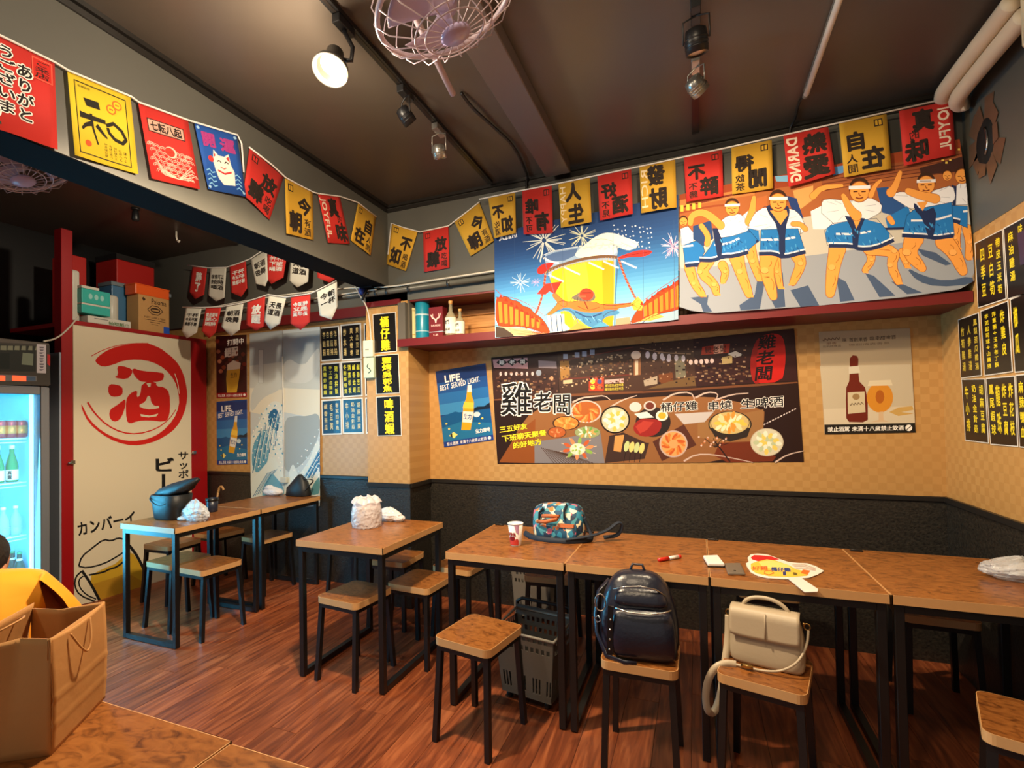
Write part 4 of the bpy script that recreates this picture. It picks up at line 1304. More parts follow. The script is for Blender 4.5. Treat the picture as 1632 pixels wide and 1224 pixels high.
# red-faced dancer with a fan
P.poly(q(410, 1050, 540, 1040, 545, 1175, 450, 1186), (224, 222, 206))
for x in (440, 480, 515):
    P.line(q(x, 1050, x + 12, 1170), 1.6, (60, 90, 130), x == 440)
SKIN, SKO = (224, 112, 50), (120, 44, 20)
P.poly(q(400, 1050, 470, 990, 500, 940, 590, 950, 700, 930, 830, 970, 950, 970, 955, 1000, 840, 1030, 820, 1100, 640, 1090, 600, 1010, 510, 1000, 440, 1050), SKIN)
P.limb(q(470, 900, 505, 940, 540, 965), 7, 9, SKIN, SKO, 0.5)
P.limb(q(850, 980, 950, 975, 1040, 965), 8, 5, SKIN, SKO, 0.5)
P.poly(q(470, 1020, 560, 985, 620, 1010, 720, 1030, 820, 1020, 850, 1000, 950, 1010, 950, 1040, 830, 1060, 820, 1130, 740, 1150, 620, 1060, 560, 1010, 490, 1030), (70, 130, 176))
P.line(q(620, 1020, 720, 1070, 820, 1030), 2.2, (40, 70, 120))
P.poly(q(585, 920, 640, 885, 660, 870, 700, 845, 760, 860, 775, 930, 720, 945, 640, 940), (110, 100, 90))
P.disc(*q(705, 890)[0], 11, 10, (206, 60, 40), 16)
P.line(q(670, 880, 740, 878), 1.4, (60, 20, 16))
P.poly(q(640, 900, 700, 898, 702, 912, 660, 915), (230, 90, 60))
P.line(q(690, 945, 715, 1000), 1.6, (110, 30, 20))
P.poly(q(335, 890, 400, 815, 525, 795, 470, 890, 430, 870, 400, 895), (210, 50, 36))
P.poly(q(1035, 960, 1090, 905, 1130, 950, 1120, 1010, 1060, 1010), (236, 196, 70))
for k in range(5):
    P.line(q(1040, 968, 1085 + k * 10, 915 + k * 22), 0.7, (120, 90, 30), k == 0)
P.poly(q(560, 1170, 640, 1100, 720, 1140, 690, 1155, 600, 1166), (230, 150, 70))
P.poly(q(730, 1148, 820, 1090, 880, 1130, 870, 1142), (80, 150, 190))
LN = (54, 30, 24)
P.line(q(20, 910, 60, 915, 100, 900, 140, 935, 190, 940, 230, 980, 280, 990, 320, 1040, 360, 1060, 410, 1120, 440, 1190), 0.9, LN)
P.line(q(20, 1122, 100, 1135, 200, 1130, 300, 1150, 380, 1180), 0.9, LN)
P.line(q(1030, 1110, 1060, 1040, 1130, 960, 1200, 910, 1270, 850, 1330, 835, 1380, 790, 1460, 745), 0.9, LN)
P.line(q(1090, 1130, 1180, 1060, 1280, 1030, 1380, 1010, 1478, 960), 0.9, LN)
for k in range(9):
    x, y = 60 + k * 40, 905 + k * 26
    P.poly(q(x - 14, y + 8, x, y - 16, x + 16, y + 14), (206, 44, 20))
    x, y = 1120 + k * 40, 965 - k * 25
    P.poly(q(x - 14, y + 6, x - 4, y - 24, x + 18, y + 4), (206, 44, 20))
for k in range(5):
    P.line(q(330 + k * 14, 1150 + k * 6, 300 + k * 12, 1180 + k * 3), 1.0, (196, 60, 26))
    P.line(q(1090 + k * 26, 1100 - k * 14, 1120 + k * 34, 1090 - k * 6), 1.0, (226, 150, 60))
P.line(q(400, 1050, 470, 990, 500, 940, 590, 950, 640, 940), 0.8, LN)
P.line(q(760, 945, 830, 970, 950, 970, 1040, 955), 0.8, LN)
P.line(q(440, 1050, 510, 1000, 600, 1010, 640, 1090), 0.7, LN)
P.line(q(820, 1100, 840, 1030, 955, 1000), 0.7, LN)
P.line(q(640, 980, 680, 1000, 715, 1010, 760, 1000, 800, 985), 0.7, LN)
P.line(q(385, 600, 420, 740, 470, 900), 0.9, (80, 90, 120))
P.line(q(385, 600, 440, 575, 580, 543, 640, 532), 0.9, (236, 240, 246))
for k in range(16):
    a_ = 0.42 * k
    P.disc(*q(660 + (k * 71) % 270, 470 + (k * 37) % 110 + (60 if k % 3 == 0 else 0))[0], 2.6, 1.6, (226, 222, 206), 8, rot=a_)
for k in range(7):
    P.line(q(880 + k * 28, 500 + (k % 3) * 14, 930 + k * 28, 520 + (k % 3) * 14, 970 + k * 22, 515 + k * 4), 0.8, (200, 198, 186))
for k in range(9):
    P.line(q(600 + k * 24, 1050 + (k % 3) * 14, 620 + k * 24, 1085 + (k % 2) * 20), 1.0, ((120, 176, 214), (40, 90, 140))[k % 2])
for k in range(6):
    P.line(q(600 + k * 20, 915 + (k % 2) * 8, 585 + k * 26, 945), 0.8, (70, 60, 54))
for x in (162, 527, 903, 1128, 1360):
    P.line(q(x, 330, x + 6, 1150), 0.35, (60, 90, 130))
P.text(q(40, 452, 182, 426, 188, 462, 46, 490), 'Asahi', (236, 236, 240), 'h', 0.05)
P.build('print', INK_CLOTH, t1)

# --- dancers
t2, P = tapestry('dancer_tapestry', 'wide tapestry of dancing men in white and blue coats in the right corner', [(1083, 310), (1300, 268), (1528, 223)], [(1083, 489), (1104, 496), (1140, 499), (1223, 493), (1310, 486), (1440, 474), (1530, 461), (1553, 447)], [(1083, 310), (1083, 489)], [(1528, 223), (1538, 290), (1547, 370), (1553, 447)], 50)
TOPL = [(1080, 309), (1300, 266), (1570, 213)]
BOTL = [(1080, 500), (1104, 502), (1140, 503), (1223, 497), (1310, 490), (1440, 478), (1570, 460)]
c2, c3 = Z(1080, 250, 4.896), Z(1310, 220, 4.373)
def strip(w0, w1, col):
    us = [1080, 1104, 1140, 1223, 1300, 1310, 1440, 1570]
    f_ = lambda u, w: interp(TOPL, u) * (1 - w) + interp(BOTL, u) * w
    P.poly([(u, f_(u, w0)) for u in us] + [(u, f_(u, w1)) for u in us[::-1]], col)
strip(0, 1, (152, 158, 168))
strip(0, 0.36, (168, 96, 50))
strip(0.34, 0.62, (196, 190, 176))
strip(0.0, 0.10, (150, 66, 34))
P.poly(c2(0, 400, 600, 300, 600, 250, 0, 340), (188, 120, 64))
P.line(c2(0, 400, 300, 330, 600, 262), 3.0, (112, 44, 26))
P.line(c2(0, 440, 240, 390, 420, 380), 3.0, (150, 70, 36))
for k in range(4):
    P.rect(*c2(22 + k * 46, 376 - k * 6)[0], *c2(46 + k * 46, 426 - k * 8)[0], (236, 190, 70), k == 0)
P.poly(c2(600, 330, 700, 300, 700, 420, 610, 420), (184, 104, 56))
P.poly(c2(760, 150, 860, 140, 860, 190, 770, 190), (120, 180, 220))
P.poly(c2(900, 260, 1060, 220, 1060, 330, 940, 420), (214, 160, 92))
P.poly(c3(0, 250, 600, 160, 1000, 80, 1000, 230, 500, 260, 0, 330), (150, 82, 46))
for k in range(5):
    P.line(c3(0, 270 + k * 24, 500, 200 + k * 22, 1000, 110 + k * 30), 1.2, (96, 44, 26), k == 0)
P.poly(c3(680, 210, 990, 130, 1010, 230, 690, 260), (64, 34, 28))
for k in range(6):
    P.rect(*c3(830 + (k % 3) * 26 + (k // 3) * 110, 150 + (k % 2) * 18 - (k // 3) * 90)[0], *c3(846 + (k % 3) * 26 + (k // 3) * 110, 164 + (k % 2) * 18 - (k // 3) * 90)[0], (236, 200, 90), k == 0)
P.poly(c3(80, 200, 150, 190, 150, 240, 80, 260), (90, 150, 210))
# long shadow streaks across the paved ground, as drawn
for pts in (c2(100, 1100, 240, 1080, 230, 1150, 270, 1210, 200, 1210, 180, 1150), c2(480, 1160, 600, 1080, 620, 960, 680, 970, 640, 1190, 490, 1200), c2(700, 1060, 820, 900, 840, 1170, 760, 1180),
            c2(880, 1040, 1020, 1000, 1110, 1160, 960, 1170), c3(100, 960, 170, 1000, 230, 1130, 130, 1140), c3(300, 940, 360, 960, 510, 1100, 400, 1110), c3(480, 1000, 560, 1020, 700, 1080, 590, 1090),
            c3(580, 900, 700, 960, 860, 1000, 1040, 960, 1060, 1020, 800, 1040, 660, 1000), c3(660, 770, 790, 800, 900, 880, 860, 890, 700, 820)):
    P.poly(pts, (70, 88, 118))
SK, SO, WH, BL, NV = (238, 160, 74), (150, 74, 24), (236, 236, 240), (34, 118, 190), (30, 44, 84)
def leg(z_, *p, w=14, w1=7, foot=14):
    pts = z_(*p)
    w, w1 = w * 1.22, w1 * 1.25
    P.limb(pts, w, w1, SK, SO, 0.9)
    n_ = len(pts)
    for i_ in range(n_ - 1):
        (xa, ya), (xb, yb) = pts[i_], pts[i_ + 1]
        o_ = w * 0.16
        P.line([(xa * 0.7 + xb * 0.3 + o_, ya * 0.7 + yb * 0.3), (xa * 0.5 + xb * 0.5 + o_ * 1.5, ya * 0.5 + yb * 0.5), (xa * 0.25 + xb * 0.75 + o_ * 0.6, ya * 0.25 + yb * 0.75)], 0.8, SO)
    for (xa, ya) in pts[1:-1]:
        P.disc(xa - w * 0.08, ya, w * 0.24, w * 0.18, SO, 12)
        P.disc(xa - w * 0.08, ya - 0.4, w * 0.22, w * 0.17, (244, 174, 92), 12)
    x, y = pts[-1]
    dx = 1 if foot > 0 else -1
    P.poly([(x - 3.4 * dx, y - 2), (x + 2.5 * dx, y - 2), (x + abs(foot) * 0.55 * dx, y + 3.2), (x + abs(foot) * 0.5 * dx, y + 5), (x - 3.5 * dx, y + 4.4)], SK)
def head(z_, x, y, r, band=True, hair=(60, 34, 20)):
    (u, v), = z_(x, y)
    P.disc(u, v - r * 0.15, r * 1.0, r * 1.12, hair, 16)
    P.disc(u, v + r * 0.12, r * 0.96, r * 1.02, SO, 18)
    P.disc(u, v + r * 0.12, r * 0.88, r * 0.94, SK, 18)
    if band:
        P.poly([(u - r, v - r * 0.42), (u + r, v - r * 0.50), (u + r, v - r * 0.16), (u - r, v - r * 0.10)], WH)
    for dx in (-0.38, 0.38):
        P.line([(u + dx * r - r * 0.2, v + r * 0.12), (u + dx * r + r * 0.2, v + r * 0.10)], r * 0.12, (90, 44, 20))
    P.line([(u - r * 0.08, v + r * 0.2), (u, v + r * 0.48), (u + r * 0.14, v + r * 0.46)], r * 0.09, SO)
    P.line([(u - r * 0.36, v + r * 0.66), (u, v + r * 0.78), (u + r * 0.36, v + r * 0.64)], r * 0.13, (120, 50, 30))
def coat(z_, body, skirt, hem, belt):
    P.poly(z_(*body), WH)
    bp_ = z_(*body)
    P.line(bp_ + bp_[:1], 0.7, (60, 56, 70))
    bx, by = sum(p[0] for p in bp_) / len(bp_), sum(p[1] for p in bp_) / len(bp_)
    for k_, p_ in enumerate(bp_):
        P.line([(p_[0] * 0.8 + bx * 0.2, p_[1] * 0.8 + by * 0.2), (p_[0] * 0.45 + bx * 0.55 + (k_ % 3 - 1) * 2, p_[1] * 0.45 + by * 0.55)], 0.5, (140, 146, 164))
    P.poly(z_(*skirt), BL)
    sp_ = z_(*skirt)
    P.line(sp_ + sp_[:1], 0.7, (20, 40, 80))
    P.line(z_(*belt), 3.2, WH)
    P.line(z_(*hem), 6.0, NV)
    pts = z_(*hem)
    P.line([(a_, b_ - 4.4) for a_, b_ in pts], 2.4, WH)
def patches(z_, x0, y0, x1, y1, n=26):
    for k in range(n):
        x = x0 + (x1 - x0) * ((k * 0.37) % 1)
        y = y0 + (y1 - y0) * ((k * 0.61) % 1)
        P.disc(*z_(x, y)[0], 3.4, 1.1, ((70, 156, 216), (20, 86, 150), (50, 136, 204))[k % 3], 7, rot=1.2 + 0.5 * math.sin(k * 3.0), up=k == 0)
# row at the back
leg(c2, 90, 860, 130, 990, 190, 1070, w=13, w1=8)
leg(c2, 350, 850, 375, 900, 355, 970, w=12, w1=7, foot=-8)
leg(c2, 560, 700, 590, 820, 635, 950, w=15, w1=8)
coat(c2, (20, 560, 80, 540, 130, 600, 120, 690, 30, 690), (40, 690, 190, 640, 210, 740, 160, 860, 60, 850), (60, 850, 170, 840), (40, 700, 120, 690))
P.poly(c2(120, 540, 260, 500, 280, 640, 200, 700, 120, 640), (40, 70, 120))
head(c2, 45, 500, 7, False)
P.poly(c2(480, 480, 620, 500, 640, 660, 520, 690, 470, 600), BL)
P.poly(c2(500, 470, 600, 380, 620, 480, 590, 570, 500, 560), WH)
P.line(c2(510, 690, 630, 660), 4.0, NV)
P.poly(c2(850, 300, 930, 320, 985, 480, 900, 430), (36, 62, 120))
P.poly(c2(1040, 420, 1224, 330, 1224, 560, 1060, 560), WH)
leg(c3, 330, 780, 350, 850, 300, 920, w=12, w1=7, foot=10)
leg(c3, 560, 800, 590, 870, 590, 890, w=12, w1=7)
P.poly(c3(380, 350, 460, 340, 580, 480, 560, 560, 420, 520), (40, 80, 140))
P.poly(c3(440, 560, 600, 470, 640, 620, 460, 640), BL)
P.line(c3(440, 634, 610, 630), 4.0, NV)
P.limb(c3(470, 560, 490, 590), 9, 8, SK, SO, 0.5)
leg(c3, 940, 600, 930, 700, 940, 760, w=12, w1=8)
leg(c3, 1010, 640, 1030, 730, 1020, 830, w=13, w1=9, foot=12)
coat(c3, (910, 360, 960, 310, 1010, 320, 1010, 470, 900, 470), (880, 470, 1010, 480, 1010, 630, 900, 580), (880, 570, 960, 590), (980, 515, 1010, 512))
head(c3, 870, 262, 8, False)
head(c3, 972, 265, 12, False)
P.poly(c3(905, 470, 900, 330, 935, 340, 930, 470), NV)
# first dancer, bent, arms over the head
leg(c2, 240, 810, 180, 900, 290, 1000, 300, 1060, w=16, w1=8)
leg(c2, 460, 790, 490, 900, 555, 1075, w=19, w1=9)
coat(c2, (300, 640, 330, 510, 380, 470, 480, 445, 530, 490, 560, 590, 420, 630), (290, 640, 420, 625, 560, 580, 630, 660, 540, 740, 350, 800, 180, 800, 250, 710), (170, 806, 280, 812, 350, 780, 440, 780, 550, 748), (285, 690, 400, 680, 480, 640))
P.poly(c2(270, 560, 310, 560, 350, 660, 340, 800, 310, 780), NV)
patches(c2, 340, 660, 560, 740)
P.limb(c2(100, 520, 105, 460, 180, 430, 250, 460, 335, 540), 8, 13, SK, SO, 0.6)
P.limb(c2(185, 540, 240, 620, 230, 680), 8, 9, SK, SO, 0.6)
P.limb(c2(560, 510, 580, 430, 595, 320), 15, 6, SK, SO, 0.6)
head(c2, 425, 400, 12)
# second dancer, facing front
leg(c2, 770, 780, 780, 900, 800, 1010, w=11, w1=7)
leg(c2, 710, 780, 690, 890, 745, 1090, w=24, w1=10, foot=10)
leg(c2, 940, 770, 970, 830, 900, 980, w=18, w1=8, foot=-14)
coat(c2, (600, 440, 680, 390, 900, 400, 960, 450, 1010, 560, 960, 600, 960, 560, 640, 580, 540, 560), (650, 570, 940, 555, 1000, 740, 830, 780, 640, 750), (632, 760, 760, 756, 820, 786, 1000, 738), (650, 650, 800, 645, 920, 625))
patches(c2, 660, 600, 960, 740)
P.poly(c2(680, 400, 720, 370, 860, 370, 880, 430, 840, 560, 840, 790, 790, 780, 790, 560), NV)
P.poly(c2(720, 420, 850, 410, 860, 450, 805, 530), SK)
P.limb(c2(900, 520, 960, 520, 1000, 560), 7, 8, SK, SO, 0.6)
head(c2, 785, 345, 15)
# third dancer, hand before the face
leg(c3, 110, 770, 80, 900, 60, 1080, w=22, w1=11, foot=8)
leg(c3, 330, 770, 510, 790, 480, 890, 530, 1000, w=17, w1=9)
coat(c3, (0, 430, 60, 420, 200, 440, 330, 410, 420, 460, 410, 520, 300, 580, 90, 600, 0, 520), (80, 590, 380, 560, 500, 700, 370, 770, 220, 760, 40, 745, 20, 640), (50, 748, 220, 752, 260, 776, 370, 770, 500, 712), (100, 665, 230, 670, 340, 650))
P.poly(c3(160, 540, 300, 560, 260, 660, 250, 770, 215, 760, 210, 640), NV)
P.poly(c3(215, 560, 270, 570, 240, 630), SK)
patches(c3, 40, 640, 420, 740)
head(c3, 262, 365, 17)
P.limb(c3(240, 540, 200, 500, 150, 400), 17, 7, SK, SO, 0.6)
P.limb(c3(-60, 400, 0, 340, 140, 330), 11, 5, SK, SO, 0.6)
P.limb(c3(340, 400, 370, 330, 410, 295), 9, 4, SK, SO, 0.6)
# fourth dancer, arm across
leg(c3, 640, 700, 600, 800, 700, 910, w=26, w1=9, foot=-10)
leg(c3, 850, 720, 920, 800, 980, 930, w=24, w1=11, foot=8)
coat(c3, (460, 400, 560, 370, 660, 400, 800, 360, 910, 330, 930, 420, 890, 470, 640, 510), (590, 540, 640, 500, 900, 450, 920, 680, 760, 700, 560, 680), (556, 680, 740, 690, 790, 700, 916, 682), (620, 576, 780, 575, 900, 540))
P.poly(c3(640, 440, 700, 520, 800, 470, 780, 700, 740, 700, 700, 560, 640, 500), NV)
patches(c3, 600, 600, 900, 670)
P.poly(c3(660, 450, 740, 440, 700, 510), SK)
P.limb(c3(480, 380, 510, 340, 545, 240), 15, 6, SK, SO, 0.6)
head(c3, 725, 320, 15)
P.limb(c3(600, 370, 680, 400, 790, 425), 10, 15, SK, SO, 0.6)
P.line(c3(680, 300, 760, 300), 1.0, (120, 90, 60))
P.build('print', INK_CLOTH, t2)

# ------------------------------------------------------------------ strings of flags
M_flag_y, M_flag_r, M_flag_b, M_flag_w = mat('yellow_flag_cloth', (206, 158, 44), 0.8), mat('red_flag_cloth', (202, 44, 36), 0.8), mat('blue_flag_cloth', (28, 84, 170), 0.8), mat('cream_flag_cloth', (218, 212, 196), 0.8)
M_flag_lemon = mat('lemon_flag_cloth', (226, 196, 40), 0.8)
FLAGM = {'y': M_flag_y, 'r': M_flag_r, 'b': M_flag_b, 'w': M_flag_w, 'l': M_flag_lemon}
FLAGN = {'y': 'yellow', 'r': 'red', 'b': 'blue', 'w': 'white', 'l': 'lemon yellow'}
DK = (44, 34, 28)
J = [((0.26, 0.06), (0.26, 0.86), (0.06, 0.86), (0.06, 0.06))]
def quad_uv(x0, y0, x1, y1):
    return [(x0, y0), (x1, y0), (x1, y1), (x0, y1)]
def two(a, b, small):
    return [(quad_uv(0.46, 0.20, 0.92, 0.56), a, DK, 'v', 0.05), (quad_uv(0.12, 0.52, 0.62, 0.94), b, DK, 'v', 0.05), (quad_uv(0.68, 0.60, 0.92, 0.96), small, DK, 'v', 0.02)]
def joyful(a, b):
    return [(quad_uv(0.36, 0.04, 0.78, 0.46), a, DK, 'v', 0.05), (quad_uv(0.50, 0.56, 0.96, 0.98), b, DK, 'v', 0.05), (quad_uv(0.66, 0.40, 0.86, 0.58), '的', DK, 'v', 0.01), ([(0.30, 0.06), (0.30, 0.90), (0.06, 0.90), (0.06, 0.06)], 'JOYFUL', (238, 214, 190), 'h', 0.04)]
def rich(a, b, word):
    return [(quad_uv(0.30, 0.04, 0.80, 0.48), a, DK, 'v', 0.05), (quad_uv(0.24, 0.52, 0.76, 0.98), b, DK, 'v', 0.05), ([(0.98, 0.10), (0.98, 0.92), (0.78, 0.92), (0.78, 0.10)], word, (238, 214, 170), 'h', 0.02)]
def rows(*ls):
    n = len(ls)
    return [(quad_uv(0.12, 0.22 + 0.56 * i / n, 0.88, 0.22 + 0.56 * (i + 0.92) / n), s_, DK, 'h', 0.04) for i, s_ in enumerate(ls)]

def flag(parent, quad, colour, fn, texts, tip=None, mirror=False, seal=True, phase=0.0, extra=None):
    """one flag: cloth with a soft fold, lettering as its sub-part"""
    TL, TR, BR, BL = quad
    def m(s, t, h=0.0):
        x = (TL[0] * (1 - s) + TR[0] * s) * (1 - t) + (BL[0] * (1 - s) + BR[0] * s) * t
        y = (TL[1] * (1 - s) + TR[1] * s) * (1 - t) + (BL[1] * (1 - s) + BR[1] * s) * t
        if tip is not None and t > 1.0:
            cx, cy = (BL[0] + BR[0]) / 2, (BL[1] + BR[1]) / 2
            x, y = x + (tip[0] - cx) * (t - 1.0), y + (tip[1] - cy) * (t - 1.0)
            x -= (BL[0] + BR[0]) / 2 * 0
        return fn(x, y, h + 0.004 * t * math.sin(round(s * 8) / 8 * 5.0 + phase))
    mb = MB()
    us = [i / 8 for i in range(9)]
    vs, fs = [], []
    for h in (0.0, -0.001):
        for s in us:
            for t in (0, 0.5, 1.0):
                vs.append(m(s, t, h))
            if tip is not None:
                k = 1 - abs(2 * s - 1)
                b_ = (BL[0] + (BR[0] - BL[0]) * s, BL[1] + (BR[1] - BL[1]) * s)
                cc_ = ((BL[0] + BR[0]) / 2, (BL[1] + BR[1]) / 2)
                vs.append(fn(b_[0] + (tip[0] - cc_[0]) * k, b_[1] + (tip[1] - cc_[1]) * k, h + 0.004 * math.sin(s * 5 + phase)))
    r = 4 if tip is not None else 3
    n = 9 * r
    for w in (0, 1):
        for i in range(8):
            for j in range(r - 1):
                a = w * n + i * r + j
                fs.append((a, a + 1, a + r + 1, a + r))
    for i in range(8):
        for j in (0, r - 1):
            a = i * r + j
            fs.append((a, a + r, a + r + n, a + n))
    for i in (0, 8):
        for j in range(r - 1):
            a = i * r + j
            fs.append((a, a + 1, a + 1 + n, a + n))
    mb.add(vs, fs, True)
    o = make('flag', mb, FLAGM[colour], parent, True)
    P = Print(m, 0.0012)
    P.cuts = [i / 8 for i in range(1, 8)]
    fl_ = (lambda q_: [(1 - a, b) for a, b in q_]) if mirror else (lambda q_: q_)
    P.layer = 2
    if extra:
        extra(P)
    if seal:
        s_ = 1
        P.poly(fl_(quad_uv(0.10, 0.06, 0.28, 0.19)), DK)
        P.poly(fl_(quad_uv(0.125, 0.08, 0.18, 0.17)), {'y': (206, 158, 44), 'r': (202, 44, 36)}[colour])
        P.poly(fl_(quad_uv(0.205, 0.08, 0.255, 0.17)), {'y': (206, 158, 44), 'r': (202, 44, 36)}[colour])
    said = []
    for q_, s_, ink, mode, bold in texts:
        P.text(fl_(q_), s_, ink, mode, bold)
        said.append(s_)
    if P.v:
        P.build('lettering', INK_CLOTH, o)
    o['label'] = FLAGN[colour] + ' flag' + (' reading ' + ' '.join(said[:2]) if said else '')
    return o

def string_of_flags(label, fn, line, flags, base, mirror=False, r=0.0045, grp='strings of printed flags'):
    t = thing('bunting', label, 'bunting', fn(*base), 0, grp)
    make('cord', MB().tube([fn(u, v, 0.004) for u, v in line], r, 6), M_tape, t, True)
    for i, f_ in enumerate(flags):
        flag(t, f_[0], f_[1], fn, f_[2], f_[3] if len(f_) > 3 else None, mirror, f_[4] if len(f_) > 4 else True, i * 1.3, f_[5] if len(f_) > 5 else None)
    return t

fB = on('X', BX + 0.014, NL)
W1 = (240, 236, 226)
def ex_red(P):
    P.rect(0.66, 0.04, 0.96, 0.28, (232, 90, 70))
    P.rect(0.68, 0.055, 0.94, 0.265, (196, 40, 32))
    P.text(quad_uv(0.70, 0.06, 0.92, 0.26), 'ご来店', (40, 24, 20), 'v', 0.02)
    for q_, s_ in ((quad_uv(0.42, 0.18, 0.68, 0.82), 'ありがと'), (quad_uv(0.14, 0.06, 0.42, 0.80), 'うございま')):
        P.text(q_, s_, W1, 'v', 0.10)
        P.text(q_, s_, (30, 26, 26), 'v', 0.03)
    P.disc(0.12, 0.80, 0.09, 0.08, W1, 14)
    P.disc(0.12, 0.79, 0.07, 0.06, (90, 130, 100), 12)
    P.line([(0.04, 0.86), (0.10, 0.95), (0.20, 0.92)], 0.03, (36, 60, 50))
def ex_wa(P):
    e = (40, 36, 26)
    for a, b, c, d in ((0.09, 0.07, 0.91, 0.082), (0.09, 0.93, 0.91, 0.942), (0.09, 0.07, 0.102, 0.942), (0.898, 0.07, 0.91, 0.942)):
        P.rect(a, b, c, d, e, a == 0.09 and b == 0.07)
    P.text(quad_uv(0.14, 0.11, 0.34, 0.14), '和得吉祥', e, 'h')
    P.poly([(0.22, 0.25), (0.46, 0.24), (0.48, 0.33), (0.26, 0.34)], e)
    P.line([(0.14, 0.47), (0.30, 0.47), (0.55, 0.46)], 0.075, e, w1=0.05)
    P.line([(0.32, 0.42), (0.34, 0.60), (0.40, 0.78)], 0.045, e, w1=0.02)
    P.line([(0.32, 0.54), (0.22, 0.58), (0.16, 0.64)], 0.06, e, w1=0.03)
    P.line([(0.40, 0.54), (0.50, 0.62), (0.56, 0.66)], 0.06, e, w1=0.02)
    P.line([(0.56, 0.50), (0.68, 0.44), (0.80, 0.50), (0.86, 0.60), (0.80, 0.66), (0.68, 0.64), (0.60, 0.58), (0.58, 0.52)], 0.045, e)
    for x, y in ((0.76, 0.19), (0.66, 0.27)):
        P.disc(x, y, 0.075, 0.06, (224, 110, 40), 14)
        P.disc(x, y, 0.055, 0.042, (226, 196, 40), 14)
        P.line([(x - 0.03, y), (x + 0.03, y)], 0.02, (224, 110, 40))
    P.disc(0.24, 0.80, 0.05, 0.04, (216, 80, 36), 10)
    for k in range(5):
        P.text(quad_uv(0.50 + k * 0.075, 0.72 + 0.01 * k, 0.55 + k * 0.075, 0.90), 'いろはにほへと'[k:k + 5], e, 'v')
def ex_fall(P):
    P.poly([(0.12, 0.16), (0.86, 0.16), (0.86, 0.34), (0.12, 0.34)], (30, 24, 24))
    P.poly([(0.135, 0.172), (0.845, 0.172), (0.845, 0.328), (0.135, 0.328)], (206, 160, 140))
    P.text(quad_uv(0.17, 0.18, 0.81, 0.32), '七転八起', (24, 20, 20), 'h', 0.04)
    for k in range(46):
        x, y = 0.10 + (k * 0.37) % 0.82, 0.54 + (k * 0.23) % 0.40
        for r_ in (0.075, 0.045):
            P.line([(x + r_ * math.cos(w), y - r_ * 0.72 * math.sin(w)) for w in (0.1, 0.8, 1.6, 2.4, 3.1)], 0.010, (236, 180, 160), k == 0 and r_ > 0.05)
    P.disc(0.52, 0.56, 0.12, 0.08, (236, 200, 180), 16)
    P.disc(0.50, 0.56, 0.10, 0.065, (206, 60, 46), 14)
    for k in range(5):
        P.line([(0.14 + k * 0.03, 0.66 + k * 0.05), (0.3, 0.82 + k * 0.02), (0.6, 0.92), (0.9, 0.90 - k * 0.05)], 0.010, (236, 190, 170), k == 0)
def ex_cat(P):
    for a, b in ((0.06, 0.05), (0.94, 0.05), (0.06, 0.95), (0.94, 0.95)):
        P.disc(a, b, 0.04, 0.025, (150, 190, 226), 8, up=a < 0.1 and b < 0.1)
    P.text(quad_uv(0.10, 0.08, 0.44, 0.32), '開', (170, 60, 130), 'h', 0.05)
    P.text(quad_uv(0.54, 0.10, 0.90, 0.34), '運', (170, 60, 130), 'h', 0.05)
    P.poly([(0.28, 0.52), (0.34, 0.34), (0.44, 0.42), (0.58, 0.42), (0.70, 0.36), (0.72, 0.54), (0.78, 0.64), (0.74, 0.86), (0.44, 0.88), (0.34, 0.78), (0.30, 0.64)], (238, 232, 220))
    P.disc(0.24, 0.50, 0.07, 0.05, (206, 60, 60), 10)
    P.poly([(0.34, 0.38), (0.37, 0.43), (0.32, 0.46)], (206, 60, 60))
    P.poly([(0.69, 0.40), (0.70, 0.50), (0.62, 0.44)], (206, 60, 60))
    P.line([(0.38, 0.52), (0.44, 0.50), (0.48, 0.53)], 0.02, (60, 40, 40))
    P.line([(0.56, 0.53), (0.60, 0.50), (0.66, 0.52)], 0.02, (60, 40, 40))
    P.line([(0.44, 0.60), (0.52, 0.62), (0.58, 0.60)], 0.016, (200, 70, 60))
    P.line([(0.36, 0.66), (0.52, 0.70), (0.70, 0.65)], 0.03, (206, 60, 60))
    for k in range(4):
        y = 0.70 + k * 0.07
        P.line([(0.06, y), (0.14, y - 0.03), (0.20, y + 0.02), (0.28, y)], 0.018, (130, 190, 230), k == 0)
        P.line([(0.76, y), (0.84, y - 0.03), (0.92, y + 0.02)], 0.018, (130, 190, 230), False)
c1 = Z(0, 0, 3.71)
string_of_flags('wide flag string high on the beam, with the lemon and blue flags', fB,
    [(-30, 45)] + c1(0, 212, 325, 372, 400, 418, 772, 572, 818, 606, 1120, 715, 1400, 798, 1425, 850, 1438, 1020),
    [([(-22, 48), (87, 100), (93, 238), (-22, 200)], 'r', [], None, False, ex_red),
     (c1(398, 418, 772, 576, 818, 1030, 440, 918), 'l', [], None, False, ex_wa),
     (c1(818, 610, 1112, 714, 1180, 1120, 895, 1055), 'r', [], None, False, ex_fall),
     (c1(1150, 728, 1400, 802, 1455, 1165, 1235, 1118), 'b', [], None, False, ex_cat)], (200, 260))
c2_ = Z(380, 200, 3.4)
string_of_flags('short flag string on the beam ending at the ceiling corner', fB,
    c2_(55, 118, 180, 215, 252, 282, 330, 325, 403, 362, 432, 370, 550, 385, 645, 418, 745, 495),
    [(c2_(60, 122, 245, 280, 172, 510, 25, 375), 'r', two('放', '肆', '吃喝')),
     (c2_(252, 287, 403, 362, 407, 620, 258, 585), 'y', two('今', '朝', '有酒')),
     (c2_(432, 372, 550, 387, 602, 642, 485, 635), 'r', joyful('真', '味'), None, False),
     (c2_(648, 422, 745, 497, 715, 705, 610, 620), 'y', two('自', '在', '人間'))], (480, 380))
fK = on('Y', YP - 0.016, NB)
